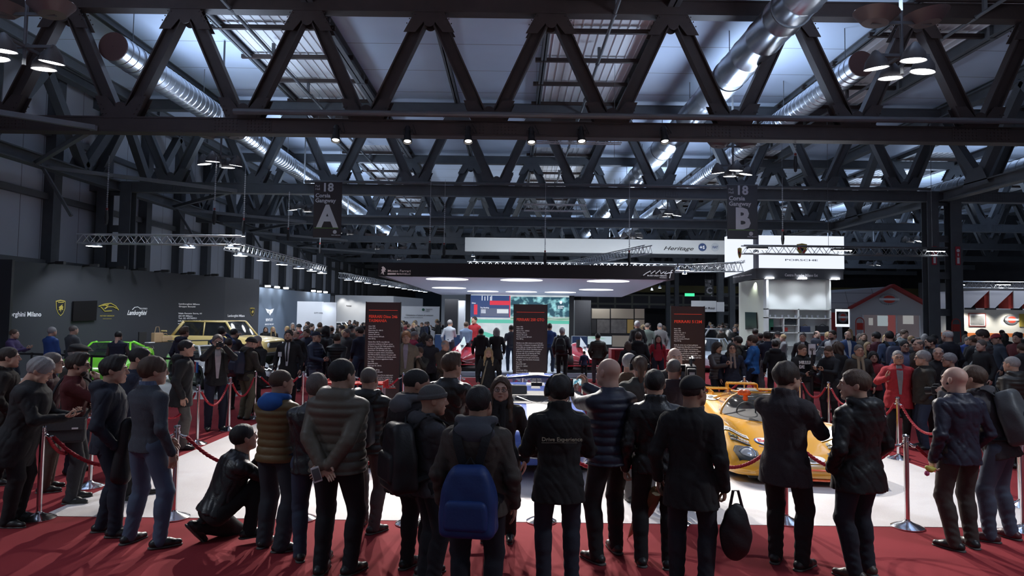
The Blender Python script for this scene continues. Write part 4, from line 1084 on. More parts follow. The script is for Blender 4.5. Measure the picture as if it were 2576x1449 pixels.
# stickers, laid on the curved bodywork
dw = mat('decal_white', (.85, .84, .8), .4); dk = mat('decal_black', (.01, .01, .01), .4); drd = mat('decal_red', (.6, .02, .03), .4); dbl = mat('decal_blue', (.02, .08, .4), .4); dye = mat('decal_yellow', (.8, .75, .2), .4)
circ = lambda cx, cy, a, b, n=24: [(cx+a*math.cos(2*PI*i/n), cy+b*math.sin(2*PI*i/n)) for i in range(n)]
for s in (-1, 1):
    pg = [(-.16, 1.84), (.02, 1.80), (.15, 1.85), (.18, 1.93), (.12, 2.09), (-.02, 2.11), (-.15, 2.05)]
    rc_ = flat([(s*.62+s*px*1.0, py) for px, py in pg], darkp, g, 'headlamp_recess', .012)
    hz = BV[0].ray_cast(Vector((s*.62, 1.97, 3)), Vector((0, 0, -1)))[0].z
    n = Vector((s*.06, .80, .60)).normalized(); M = n.to_track_quat('Z', 'Y').to_matrix().to_4x4(); M.translation = Vector((s*.62, 1.97, hz-.01))
    h = MB().lathe([(.112, -.05), (.112, 0), (.10, .02), (.06, .045), (.001, .05)], 24, M, caps=False).build('headlamp', lampg, rc_, smooth=True)
    MB().lathe([(.112, -.04), (.126, .0), (.122, .018), (.106, .018)], 24, M, caps=False).build('headlamp_ring', chrome, h, smooth=True)
    L = loc(s*.70, 1.40, s*.06); st = flat([L(-.2, -.065), L(.2, -.065), L(.2, .065), L(-.2, .065)], dw, g, 'tyre_maker_sticker')
    dtext('Firestone', .095, *L(0, 0), s*.06, dk, st, .018)
    L = loc(s*.66, 1.68, s*.05); st = flat([L(-.14, -.035), L(.14, -.035), L(.14, .03), L(-.14, .03)], dk, g, 'lamp_maker_sticker')
    dtext('S.E.V. MARCHAL', .038, *L(0, 0), s*.05, dw, st, .018, bold=.01)
    c_ = flat([L(*p) for p in ((-.14, .05), (-.02, .05), (-.005, .09), (-.015, .15), (-.045, .12), (-.10, .12), (-.135, .15), (-.145, .09))], dk, st, 'cat_emblem', .012)
    for ex in (-.105, -.05): flat([L(ex+.017*math.cos(a), .08+.011*math.sin(a)) for a in np.linspace(0, 2*PI, 10)[:-1]], dye, c_, 'cat_eye', .018, 0)
    b = MB(); b2 = MB()
    for i in range(7):
        for j in range(4):
            q = [(*L(.0+i*.02, .05+j*.018), 1), (*L(.02+i*.02, .05+j*.018), 1), (*L(.02+i*.02, .068+j*.018), 1), (*L(i*.02, .068+j*.018), 1)]; (b if (i+j) % 2 else b2).add(q, [(0, 1, 2, 3)])
    drape(b.build('checker_white', dw, st, fixn=False), .014); drape(b2.build('checker_black', dk, st, fixn=False), .014)
o = flat(circ(.26, 1.45, .17, .14), dbl, g, 'oval_sticker'); flat(circ(.26, 1.45, .15, .12), dw, o, 'oval_white', .016); dtext('Esso', .14, .26, 1.45, 0, drd, o, .022, bold=.03)
dtext('RACING OIL', .05, .26, 1.64, 0, dbl, g, .008)
for s in (-1, 1):
    o = flat(circ(s*.70, -.95, .15, .24), dw, g, 'race_number_disc'); dtext('6', .3, s*.70, -.95, 0, dk, o, .018, bold=.03)
o = flat(circ(-.22, 2.0, .17, .11), dw, g, 'race_number_disc'); dtext('6', .2, -.22, 2.0, 0, dk, o, .018, bold=.03)
place(g, 4.18, 11.38, 171.4)
# orange driver's figure clip on the yellow car's roof edge: two joined suction caps
b = MB(); M = Matrix.Translation((3.86, 11.3, .93))
b.lathe([(.001, -.06), (.03, -.055), (.045, -.02), (.03, .01), (.04, .03), (.085, .05), (.09, .08), (.06, .12), (.001, .13)], 18, M, caps=False); b.lathe([(.001, .0), (.05, .0), (.06, .04), (.04, .08), (.001, .09)], 16, M @ Matrix.Translation((-.07, 0, .04)), caps=False)
tag(b.build('orange_suction_clamp', mat('orange_rubber', (.85, .13, .02), .35), smooth=True), 'orange rubber clamp stuck on top of the yellow racing car windscreen', 'clamp')

# ---------------- red open-wheel racer on the left, seen from the nose, mostly hidden
redp = paint('racing_red_paint', (.55, .02, .015), .25)
g = empty('red_single_seater', (0, 0, 0), 0, 'red open-wheel racing car with a flat rear wing in front of the left info panel', 'car')
rows = [(1.9, .12, .2, .14, .25, .12, .3, .08, .32, .33), (1.5, .24, .14, .28, .26, .24, .38, .14, .42, .43), (.9, .33, .12, .38, .3, .33, .5, .2, .55, .57), (.2, .38, .12, .42, .34, .38, .58, .26, .62, .62), (-.5, .40, .12, .44, .34, .38, .6, .3, .64, .64), (-1.2, .3, .16, .34, .34, .28, .5, .2, .55, .56), (-1.6, .2, .2, .24, .34, .2, .42, .12, .45, .46)]
body_loft(rows, [], 'bodywork', redp, g, 50)
for s in (-1, 1):
    wheel(g, s*.68, 1.1, .28, .22, rim_g, 6, rr=.55); wheel(g, s*.76, -1.0, .33, .38, rim_g, 6, rr=.5, tyrem=mat('worn_tyre', (.16, .14, .12), .9, noise=.2, nscale=30, bump=.8, bscale=60))
    MB().tube([(s*.25, 1.15, .3), (s*.66, 1.1, .3)], .015, 6).tube([(s*.25, -.9, .34), (s*.72, -1, .34)], .02, 6).build('suspension_arm', alu, g)
    MB().box((s*.48-.01, -.95, .6), (s*.48+.01, -.7, 1.03)).build('wing_support', alu, g)
b = MB(); b.box((-.52, -1.0, 1.0), (.52, -.62, 1.03)); b.box((-.53, -1.02, .95), (-.51, -.6, 1.07)); b.box((.51, -1.02, .95), (.53, -.6, 1.07)); b.build('rear_wing', redp, g, bevel=.005)
b = MB(); b.tube(catmull([(-.2, .55, .62), (-.12, .5, .78), (0, .5, .82), (.12, .5, .78), (.2, .55, .62)], 5), .006, 6); b.build('windscreen', cglass, g)
place(g, -2.7, 11.2, 180)
# ---------------- supercars and others further away
def supercar(name, label, col, x, y, heading, band=None, band_m=None, extra=None, wing=False):
    g = empty(name, (0, 0, 0), 0, label, 'car')
    rows = [(2.22, .70, .14, .74, .22, .68, .34, .3, .40, .42), (2.05, .86, .11, .92, .28, .82, .50, .4, .50, .52), (1.7, .90, .11, .96, .40, .84, .66, .5, .58, .58), (1.3, .92, .12, .97, .48, .84, .74, .55, .66, .66), (.8, .88, .12, .95, .5, .82, .76, .6, .76, .76),
            (0, .88, .13, .95, .55, .86, .80, .65, .82, .82), (-.8, .93, .13, .98, .6, .88, .88, .62, .92, .92), (-1.3, .94, .14, .98, .6, .88, .92, .6, .94, .94), (-1.9, .92, .2, .96, .62, .86, .88, .6, .90, .90), (-2.2, .88, .3, .9, .6, .82, .84, .6, .86, .86)]
    body_loft(rows, [(1.32, .37, .34), (-1.3, .38, .35)], 'bodywork', [col, band_m or col], g, 80, band=band)
    shell(g, col, dglass, 1.0, .05, -.6, -1.5, .74, .56, .74, 1.14, .2, .035, dome=.03, zbr=.95)
    for s in (-1, 1):
        wheel(g, s*.84, 1.32, .335, .24, rim_b, 10); wheel(g, s*.84, -1.3, .345, .28, rim_b, 10)
        M = face_M((s*.72, 2.06, .50), (-1, 0, 0), (0, .0, 1)) @ Matrix.Rotation(-.5, 4, 'X')
        h = MB().add([M @ Vector(p) for p in ((-.16, -.02, .03), (.14, -.06, .03), (.17, .03, .03), (-.10, .12, .03))], [(0, 1, 2, 3)]).build('headlamp', darkp, g)
        MB().tube([M @ Vector((-.10, .04, .04)), M @ Vector((-.02, .0, .04)), M @ Vector((.04, .05, .04)), M @ Vector((.12, .0, .04))], .012, 5).build('lamp_strip', emitm('lamp_strip_glow', (.8, .9, 1), 2.5), h)
        MB().box((s*.55-.22, 2.1, .16), (s*.55+.22, 2.19, .30)).build('air_intake', darkp, g, bevel=.02)
        MB().box((s*1.02-.09, .72, .84), (s*1.02+.09, .84, .95)).bar((s*.84, .8, .8), (s*1.0, .78, .88), .03).build('door_mirror', darkp, g, bevel=.02)
    MB().box((-.85, 2.0, .06), (.85, 2.24, .11)).box((-.85, -1.9, .06), (.85, 2.0, .14)).build('splitter', darkp, g)
    if wing:
        b = MB(); b.box((-.85, -2.25, 1.22), (.85, -1.95, 1.25)); [b.box((s*.4-.015, -2.15, .85), (s*.4+.015, -2.05, 1.22)) for s in (-1, 1)]; b.build('rear_wing', darkp, g)
    place(g, x, y, heading); return g
lime = paint('lime_green_paint', (.16, .62, .02)); wht = paint('gloss_white_paint', (.8, .8, .8)); blk = paint('gloss_black_paint', (.015, .015, .017))
supercar('green_supercar', 'bright lime green supercar parked before the dark grey stand wall', lime, -13.2, 22.6, 197)
sc2 = supercar('race_supercar', 'white and black racing supercar with sponsor stripes before the tan off-roader', wht, -9.1, 21.3, 222, band=lambda x, y, z: (y > 1.2 and abs(x) < .5) or (abs(x) > .8 and -1 < y < 1.0 and z < .55), band_m=blk, wing=True)
for k, (yy, c) in enumerate(((.9, drd), (1.1, dbl), (-.2, drd))):
    MB().box((.955, yy, .45), (.99, yy+.12, .75)).build('sponsor_stripe', c, sc2)
# tan off-roader
tan = paint('tan_yellow_paint', (.66, .50, .20), .35)
g = empty('tan_offroader', (0, 0, 0), 0, 'big boxy tan yellow off-road vehicle with roof, side windows and open cargo bed', 'car')
rows = [(2.4, .80, .55, .88, .75, .86, 1.0, .7, 1.04, 1.05), (2.3, .92, .5, 1.0, .75, .96, 1.08, .75, 1.12, 1.14), (1.7, .96, .5, 1.02, .8, .98, 1.16, .78, 1.2, 1.26), (1.0, .92, .5, .98, .8, .96, 1.18, .8, 1.24, 1.27), (0, .92, .5, .98, .8, .96, 1.2, .8, 1.24, 1.25),
        (-1.6, .95, .5, 1.0, .8, .98, 1.2, .8, 1.22, 1.22), (-2.35, .95, .55, 1.0, .8, .98, 1.2, .8, 1.22, 1.22), (-2.45, .9, .6, .95, .8, .93, 1.15, .8, 1.17, 1.17)]
body_loft(rows, [(1.6, .55, .45), (-1.45, .55, .45)], 'bodywork', tan, g, 90)
shell(g, tan, dglass, 1.2, .7, -1.15, -1.6, .86, .74, 1.22, 1.80, .05, .045, bpil=.5, dome=.03)
for s in (-1, 1):
    wheel(g, s*.84, 1.6, .44, .32, rim_b, 5); wheel(g, s*.84, -1.45, .44, .32, rim_b, 5)
    MB().box((s*1.0-.10, 1.0, .93), (s*1.0+.08, 2.25, 1.0)).build('wheel_arch_flare', tan, g, bevel=.03)
    MB().box((s*1.0-.10, -2.1, .93), (s*1.0+.08, -.85, 1.0)).build('wheel_arch_flare', tan, g, bevel=.03)
    MB().lathe([(.001, .03), (.09, .02), (.10, 0)], 18, Matrix.Translation((s*.6, 2.42, .9)) @ Matrix.Rotation(-PI/2, 4, 'X'), caps=False).build('headlamp', lampg, g, smooth=True)
    MB().box((s*.985-.005, -.8, .78), (s*.985+.01, .9, .84)).build('door_trim', alu, g)
b = MB(); b.tube([(-.85, -2.35, 1.2), (-.85, -2.35, 1.4), (.85, -2.35, 1.4), (.85, -2.35, 1.2)], .03, 8); [b.tube([(s*.85, -2.35, 1.4), (s*.85, -1.8, 1.4)], .03, 8) for s in (-1, 1)]; b.build('bed_rail', tan, g)
MB().box((-.5, 2.4, .78), (.5, 2.44, 1.0)).build('grille', darkp, g); MB().box((-.95, 2.4, .5), (.95, 2.55, .62)).build('bumper', darkp, g, bevel=.02)
place(g, -11.9, 28.0, 262)
def sedan(name, label, m, x, y, heading, L=4.4, H=1.42, W=.88, roof=None, suv=False, open_top=False, glass=None):
    g = empty(name, (0, 0, 0), 0, label, 'car'); h = L/2; z = .18 if not suv else .28; hz = H*.60
    rows = [(h, W*.7, z+.12, W*.76, z+.25, W*.7, hz*.72, W*.4, hz*.78, hz*.8), (h*.93, W*.9, z, W*.96, z+.2, W*.88, hz*.84, W*.5, hz*.9, hz*.92), (h*.6, W*.94, z, W, z+.28, W*.9, hz*.97, W*.6, hz, hz*1.02), (h*.2, W*.93, z, W*.99, z+.3, W*.92, hz*1.02, W*.7, hz*1.05, hz*1.06),
            (-h*.5, W*.95, z, W, z+.3, W*.93, hz*1.05, W*.7, hz*1.07, hz*1.07), (-h*.9, W*.9, z, W*.95, z+.3, W*.88, hz, W*.6, hz*1.02, hz*1.03), (-h, W*.8, z+.15, W*.85, z+.3, W*.8, hz*.9, W*.5, hz*.93, hz*.94)]
    r = .33 if not suv else .38
    body_loft(rows, [(h*.62, r+.05, r), (-h*.60, r+.05, r)], 'bodywork', m, g, 70)
    if not open_top: shell(g, m, glass or dglass, h*.38, h*.08, -h*.4 if not suv else -h*.6, -h*.78 if not suv else -h*.9, W*.86, W*.66, hz*1.02, H, .12, .035, bpil=.45, dome=.04)
    else:
        def ws(i, j):
            u = -1+2*i/11; v = j/5; w = W*.84-.12*v; return (u*w, h*.30-.42*v-.12*u*u, hz*1.02+(H-hz)*v)
        grid_mb(ws, 12, 6).build('windscreen', cglass, g, smooth=True)
        b = MB(); b.tube([ws(0, j) for j in range(6)]+[ws(i, 5) for i in range(1, 12)]+[ws(11, j) for j in range(4, -1, -1)], .022, 6); b.build('windscreen_frame', m, g, smooth=True)
        for s in (-1, 1): MB().box((s*.36-.24, -.7, hz*.6), (s*.36+.24, -.55, hz*1.2)).build('seat', seatm, g, bevel=.05)
    for s in (-1, 1):
        wheel(g, s*(W-.1), h*.62, r, .22, rim_s, 10); wheel(g, s*(W-.1), -h*.60, r, .22, rim_s, 10)
        MB().lathe([(.001, .04), (.09, .03), (.11, 0)], 16, Matrix.Translation((s*W*.66, h*.93, hz*.72)) @ Matrix.Rotation(-1.3, 4, 'X'), caps=False).build('headlamp', lampg, g, smooth=True)
    MB().box((-.4, h*.97, z+.06), (.4, h*1.005, z+.2)).build('grille', darkp, g)
    MB().box((-W*.85, -h*.9, z-.06), (W*.85, h*.9, z+.04)).build('underbody', darkp, g)
    place(g, x, y, heading); return g
sedan('silver_suv', 'silver family off-roader parked behind the right info panel', paint('silver_paint', (.6, .6, .62), .3, .3), 10.9, 36, 300, 4.6, 1.6, .92, suv=True)
sedan('white_sports_car', 'pale blue-white sports car in front of the silver off-roader', paint('ice_white_paint', (.62, .70, .78), .3), 8.4, 29.5, 150, 4.3, 1.28)
sedan('dark_convertible', 'dark blue classic convertible with raised windscreen on the right', paint('dark_blue_paint', (.02, .035, .06), .3), 15.2, 20.6, 130, 4.4, 1.25, open_top=True)
sedan('black_convertible', 'black sports car with a pale windscreen before the white tower', paint('gloss_black_b', (.015, .015, .018)), 10.8, 22.6, 120, 4.3, 1.25, open_top=True)
sedan('white_saloon', 'white classic saloon in front of the gabled stand', wht, 17.6, 30.6, 100, 4.2, 1.4)
sedan('white_estate', 'white and black estate car on the far left stand', wht, -11.0, 45, 250, 4.6, 1.55, suv=True)
# open-wheel simulator cars under the canopy
def f1(label, x, y, heading, tipc):
    g = empty('racing_simulator', (0, 0, 0), 0, label, 'racing car'); rp = paint('simulator_red', (.5, .03, .05), .2)
    rows = [(1.6, .08, .35, .10, .4, .09, .45, .05, .47, .48), (1.0, .2, .25, .24, .36, .2, .5, .12, .55, .57), (.3, .38, .2, .44, .4, .36, .62, .2, .68, .70), (-.5, .5, .16, .6, .4, .46, .7, .25, .8, .82), (-1.2, .4, .18, .46, .4, .36, .7, .2, .95, 1.0), (-1.5, .25, .2, .3, .4, .25, .6, .15, .8, .85)]
    body_loft(rows, [], 'bodywork', rp, g, 40)
    MB().box((-.85, 1.25, .22), (.85, 1.65, .25)).box((-.87, 1.2, .18), (-.84, 1.68, .42)).box((.84, 1.2, .18), (.87, 1.68, .42)).build('front_wing', rp, g, bevel=.005)
    MB().box((-.05, -.3, .85), (.05, .6, .90)).add([(0, .9, .70), (.13, .2, .9), (0, -.4, 1.22), (-.13, .2, .9)], [(0, 1, 2, 3)]).build('nose_tip', tipc, g)
    for s in (-1, 1): wheel(g, s*.72, 1.0, .32, .3, rim_b, 6, rr=.5); wheel(g, s*.72, -1.1, .33, .36, rim_b, 6, rr=.5)
    MB().tube([(0, -.5, .8), (0, -.55, 1.1)], .14, 10).build('headrest', seatm, g)
    MB().box((-1.0, -1.7, -.0), (1.0, 1.7, .10)).build('platform', darkp, g)
    place(g, x, y, heading); g.location.z = .16; return g
f1('red racing simulator car under the canopy, left of the middle info panel', -1.85, 26.5, 180, mat('pale_nose', (.6, .7, .68), .3))
f1('red racing simulator car under the canopy, right of the middle info panel', 2.75, 26.5, 185, mat('pale_nose_b', (.6, .65, .7), .3))
# ================================================================== stands, signs, rigs
dgrey = mat('anthracite_panel', (.030, .032, .040), .75, noise=.06, nscale=2); dgrey2 = mat('anthracite_panel_b', (.050, .052, .060), .75, noise=.06, nscale=2)
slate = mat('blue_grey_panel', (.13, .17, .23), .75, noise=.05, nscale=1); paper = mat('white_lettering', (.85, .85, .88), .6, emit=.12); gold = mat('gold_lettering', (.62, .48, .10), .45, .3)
blackwall = mat('black_panel', (.018, .018, .022), .6); wpanel = mat('white_panel', (.72, .74, .78), .6, noise=.03, nscale=2)
def hit(px, py, A, B):                                # pixel ray meets the vertical plane through A-B
    A = Vector((A[0], A[1], 0)); B = Vector((B[0], B[1], 0)); d = ray(px, py); n = Vector((-(B-A).y, (B-A).x, 0)); o = Vector((0, 0, CAMZ))
    return o+d*(((A-o).dot(n))/d.dot(n))
def wall(name, A, B, h, m, label, cat='stand wall', th=.12, z0=0, struct=False):
    d = Vector((B[0]-A[0], B[1]-A[1], 0)).normalized(); n = Vector((-d.y, d.x, 0))
    M = face_M((A[0], A[1], 0), d, (0, 0, 1)); L = (Vector(B)-Vector(A)).length
    o = MB().box((0, z0, -th), (L, h, 0), M).build(name, m); return tag(o, label, cat), M
def wtext(body, px, py, py2, A, B, m, parent, bold=.01, sx=1, align='LEFT', shear=0, pxr=None, name='lettering', line=1):
    p = hit(px, py2, A, B); q = hit(px, py, A, B); size = (q.z-p.z)*1.05
    d = Vector((B[0]-A[0], B[1]-A[1], 0)).normalized(); n = d.cross(Vector((0, 0, 1)))
    if pxr:                                           # fit the width between two pixels
        r = hit(pxr, py2, A, B); o = text(body, size, face_M(p+n*.01, d, (0, 0, 1)), m, parent, name, bold, 'LEFT', 1, shear, line=line)
        xs = [(v.co-p).dot(d) for v in o.data.vertices]; w = max(xs); f = (r-p).dot(d)/max(w, .01)
        for v in o.data.vertices: k = (v.co-p).dot(d); v.co += d*(k*(f-1))
        return o
    return text(body, size, face_M(p+n*.01, d, (0, 0, 1)), m, parent, name, bold, align, sx, shear, line=line)
def pxpoly(pts, A, B, m, parent, name, off=.012, holes=False):
    d = Vector((B[0]-A[0], B[1]-A[1], 0)).normalized(); n = d.cross(Vector((0, 0, 1)))
    P = [hit(x, y, A, B)+n*off for x, y in pts]; k = len(P)
    return MB().add(P+[p-n*off for p in P], [tuple(range(k))]+[(i, (i+1) % k, (i+1) % k+k, i+k) for i in range(k)]).build(name, m, parent)
def pxline(strokes, A, B, m, parent, name, r=.015, off=.02):
    n = Vector((B[0]-A[0], B[1]-A[1], 0)).normalized().cross(Vector((0, 0, 1))); b = MB()
    for s in strokes: b.tube([hit(x, y, A, B)+n*off for x, y in s], r, 5)
    return b.build(name, m, parent)
# ---- left dark stand
WA, WB = (-16.4, 20.5), (-12.9, 30.7); WC = (-12.1, 32.7)
o, M = wall('stand_wall', (-23, 20.4), (-15.45, 21.05), 3.74, blackwall, 'near-black stand wall at the far left edge')
lw, M = wall('stand_wall', WA, WB, 3.75, dgrey, 'long dark grey stand wall with white lettering, gold shield and television')
lb, M = wall('stand_wall', WB, WC, 3.75, dgrey2, 'lighter grey end panel of the dark stand with a small gold shield')
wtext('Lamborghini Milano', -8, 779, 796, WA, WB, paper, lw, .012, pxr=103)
shield = lambda cx, cy, w, h: [(cx-w, cy-h*.9), (cx, cy-h*1.05), (cx+w, cy-h*.9), (cx+w*.92, cy+h*.1), (cx+w*.5, cy+h*.7), (cx, cy+h), (cx-w*.5, cy+h*.7), (cx-w*.92, cy+h*.1)]
def emblem(cx, cy, w, h, A, B, parent):
    e = pxpoly(shield(cx, cy, w, h), A, B, gold, parent, 'shield_emblem'); k = pxpoly(shield(cx, cy, w*.86, h*.88), A, B, blackm, e, 'shield_field', .02)
    bull = [(-.55, .35), (-.35, .1), (-.5, -.15), (-.2, -.3), (.1, -.45), (.35, -.6), (.3, -.35), (.55, -.2), (.4, .0), (.5, .3), (.25, .25), (.1, .15), (.0, .45), (-.15, .6), (-.1, .3), (-.3, .3)]
    pxpoly([(cx+x*w*.9, cy+y*h*.8) for x, y in bull], A, B, gold, k, 'bull_figure', .028)
    pxpoly([(cx-w*.6, cy-h*.78), (cx+w*.6, cy-h*.78), (cx+w*.6, cy-h*.68), (cx-w*.6, cy-h*.68)], A, B, gold, k, 'shield_band', .028)
emblem(152, 775, 12, 20, WA, WB, lw); emblem(634.5, 784.5, 6, 10.5, WB, WC, lb)
c = [hit(x, y, WA, WB) for x, y in ((181, 758), (240, 756), (237, 806), (178, 808))]
n = (Vector((*WB, 0))-Vector((*WA, 0))).normalized().cross(Vector((0, 0, 1)))
tv = MB().add([p+n*.1 for p in c]+[p+n*.02 for p in c], [(0, 1, 2, 3), (4, 5, 6, 7), (0, 1, 5, 4), (1, 2, 6, 5), (2, 3, 7, 6), (3, 0, 4, 7)]).build('television', mat('tv_screen_off', (.01, .009, .01), .15))
tag(tv, 'switched-off black television mounted on the dark grey stand wall', 'television')
pxline([[(247, 771), (262, 765), (278, 763), (290, 770), (297, 780)], [(252, 772), (257, 777), (262, 783), (280, 782)], [(262, 766), (270, 772), (284, 772), (292, 776)], [(270, 772), (262, 777)], [(256, 769), (272, 767)]], WA, WB, gold, lw, 'car_outline_logo', .02)
wtext('FAST FOR TOMORROW', 251, 792, 796, WA, WB, gold, lw, .01, pxr=287); wtext('www.storico.it', 258, 800, 802.5, WA, WB, gold, lw, .01, pxr=280)
wtext('Lamborghini', 319, 776, 792, WA, WB, paper, lw, .018, shear=.45, pxr=369); wtext('POLO STORICO', 351, 773, 778, WA, WB, paper, lw, .0, pxr=370)
pxline([[(332, 779), (338, 773), (346, 772), (352, 776)]], WA, WB, paper, lw, 'car_outline', .012)
for t, x0, x1, y in (('Lamborghini Milano', 449, 502, 761), ('Gruppo Bonaldi', 449, 491, 767.5), ('Viale Renato Serra, 61', 448, 507, 785), ('20149 Milano', 448, 484, 791.5), ('Tel. 02 49790951', 448, 494, 797.5), ('info@lamborghini-milano.com', 447, 525, 804), ('www.bonaldi.it', 447, 485, 810.5)):
    wtext(t, x0, y, y+5, WA, WB, paper, lw, .012, pxr=x1)
wtext('Lamborghini Milano', 572, 789, 797, WB, WC, paper, lb, .018, pxr=615)
# arm lamps on top of the wall
for i, px in enumerate((120, 207, 275, 330, 388, 455, 515)):
    p = hit(px, 700, WA, WB); p.z = 3.75
    tag(MB().bar(p, p+n*.55+Vector((0, 0, .03)), .05).box((p.x+n.x*.55-.14, p.y+n.y*.55-.06, 3.72), (p.x+n.x*.55+.14, p.y+n.y*.55+.06, 3.82)).build('arm_lamp', blackm), 'small black arm lamp on top of the dark stand wall, number %s from the left' % ['one', 'two', 'three', 'four', 'five', 'six', 'seven'][i], 'lamp', 'arm lamps on the dark stand wall')
# counter with bags and books
cA = hit(318, 858, WA, WB)+n*.7; cB = hit(408, 862, WA, WB)+n*.7; cz = .98
dd = (cB-cA); dd.z = 0; L = dd.length; Mc = face_M((cA.x, cA.y, 0), dd, (0, 0, 1))
tag(MB().box((0, 0, -.35), (L, cz, .15), Mc).build('display_counter', mat('black_drape', (.02, .02, .022), .9, bump=.6, bscale=12, stretch=(8, 8, .3))), 'black draped counter before the dark grey stand wall', 'counter')
leather = mat('tan_leather', (.34, .22, .12), .6, noise=.1); bookm = mat('book_white', (.75, .75, .75), .6)
def on(u, v, w_, h_, dd_, m, nm, lb, ct, grp=None): return tag(MB().box((u, cz, v), (u+w_, cz+h_, v+dd_), Mc).build(nm, m, bevel=.01), lb, ct, grp)
on(.05, -.2, .35, .42, .06, blackm, 'black_box', 'black display box at the left of the draped counter', 'box')
b = MB().box((L*.38, cz, -.2), (L*.38+.42, cz+.38, .0), Mc)
hb = empty('handbag', (0, 0, 0), 0, 'tall tan leather tote bag standing on the draped counter', 'bag'); b.build('bag_body', leather, hb, bevel=.03); MB().tube([Mc @ Vector((L*.38+.08, cz+.36, -.1)), Mc @ Vector((L*.38+.14, cz+.6, -.1)), Mc @ Vector((L*.38+.28, cz+.6, -.1)), Mc @ Vector((L*.38+.34, cz+.36, -.1))], .012, 6).build('handle', leather, hb)
hb = empty('handbag', (0, 0, 0), 0, 'low tan leather travel bag lying on the draped counter', 'bag'); MB().box((L*.58, cz, -.22), (L*.58+.5, cz+.24, .05), Mc).build('bag_body', leather, hb, bevel=.05); MB().tube([Mc @ Vector((L*.58+.12, cz+.22, -.1)), Mc @ Vector((L*.58+.2, cz+.34, -.1)), Mc @ Vector((L*.58+.32, cz+.34, -.1)), Mc @ Vector((L*.58+.38, cz+.22, -.1))], .012, 6).build('handle', leather, hb)
on(L*.16, -.1, .3, .03, .2, bookm, 'open_book', 'white open book left of the tan bags', 'book'); on(L*.82, -.2, .12, .14, .08, mat('red_box', (.4, .05, .03), .5), 'red_box', 'small red box right of the tan bags', 'box')
tag(MB().box((0, 0, 0), (.42, .02, .3), Mc @ Matrix.Translation((L*.86, cz+.05, -.2)) @ Matrix.Rotation(.6, 4, 'X')).build('open_book', bookm), 'white open book propped at the right end of the counter', 'book')
# dark belt barrier before the stand
def belt(pts, label, z=.92):
    g = empty('belt_barrier', (0, 0, 0), 0, label, 'barrier')
    for x, y in pts: MB().lathe([(.16, 0), (.16, .02), (.03, .05), (.03, z+.04), (.001, z+.05)], 14, Matrix.Translation((x, y, 0)), caps=False).build('post', blackm, g)
    for a, c in zip(pts, pts[1:]): MB().bar((*a, z), (*c, z), .01, .06).build('belt', blackm, g)
belt([(-15.6, 19.9), (-13.9, 19.9), (-11.8, 19.3), (-10.0, 18.8), (-8.2, 18.6)], 'black belt barrier before the cars of the dark stand')
# ---- blue grey wall with wings emblem
BA, BB = (-12.26, 33.0), (-11.8, 44.4)
bw_, M = wall('stand_wall', BA, BB, 3.4, slate, 'blue-grey stand wall with winged emblem lit from above')
wtext('BENTLEY', 668, 799, 808, BA, BB, paper, bw_, .02, pxr=686); wtext('BENTLEY MILANO', 666, 813, 818, BA, BB, paper, bw_, .01, pxr=688)
pxpoly([(677, 779), (680, 779), (689, 776), (687, 781), (684, 787), (681, 789), (679, 794), (676, 789), (672, 787), (669, 781), (667, 776)], BA, BB, paper, bw_, 'wings_emblem'); wtext('B', 675.5, 780, 788, BA, BB, blackm, bw_, .03)
spk = emitm('small_spot_glow', (.9, .95, 1), 30)
for i, px in enumerate((658, 682, 705, 776, 791, 807)):
    p = hit(px, 726, BA, BB); p.x += .3; p.z = 3.42
    tag(MB().box((p.x-.1, p.y-.1, p.z), (p.x+.1, p.y+.1, p.z+.08)).build('wall_spot', spk), 'small bright downlight over the blue-grey wall, %s from the left' % ['first', 'second', 'third', 'fourth', 'fifth', 'sixth'][i], 'lamp', 'downlights over the blue-grey wall')
    spot('wall_spot_light', (p.x+.25, p.y-.1, p.z-.1), (p.x-.25, p.y, 1.5), 45, COOL, 50, .8, .05)
o, M = wall('stand_partition', (-11.3, 36), (-10.0, 36.3), 2.78, wpanel, 'pale partition wall in front of the blue-grey wall')
o, M = wall('stand_partition', (-10.0, 36), (-9.25, 36.1), 2.75, wpanel, 'white partition with small grey lettering beside the pale one'); wtext('GRUPPO FASSINA', 790, 784, 789, (-10, 36), (-9.25, 36.1), dgrey, o, .02, pxr=812)
for i, (x, y) in enumerate(((-9.8, 35.8), (-9.6, 35.8), (-9.4, 35.8))): spot('partition_light', (x, y, 2.9), (x, y+.3, 1.2), 14, COOL, 60, .8, .05)
# further white stands on the left
for (x0, y0, x1, y1, h, lb) in ((-13.2, 51, -9.0, 52, 3.5, 'white stand wall far down the left side, lit by three small lamps'), (-9.0, 52, -7.8, 60, 3.5, 'white side wall of the far left stand with an orange end'),):
    o, M = wall('stand_wall', (x0, y0), (x1, y1), h, wpanel, lb)
wtext('Werkstatt', 871, 766, 771, (-13.2, 51), (-9, 52), dgrey, bw_, .02, pxr=884)
for x in (-12.6, -12.0, -11.4, -10.8): spot('far_stand_light', (x, 50.6, 3.7), (x, 51.4, 1.4), 60, (1, .97, .9), 70, .8, .05)
spot('orange_light', (-8.3, 51.5, 3.6), (-8.6, 53, 1), 90, (1, .35, .15), 70, .8, .05)
fa, M = wall('info_wall', (-7.4, 45), (-4.75, 45), 2.68, wpanel, 'wide white information wall with a small green logo behind the crowd')
p = hit(1065, 779, (-7.4, 45), (-4.75, 45)); tag(fa)
MB().lathe([(.001, .02), (.09, .02), (.09, 0)], 18, Matrix.Translation((p.x, 44.99, p.z)) @ Matrix.Rotation(PI/2, 4, 'X'), caps=False).build('round_logo', mat('dark_green', (.02, .12, .07), .5), fa)
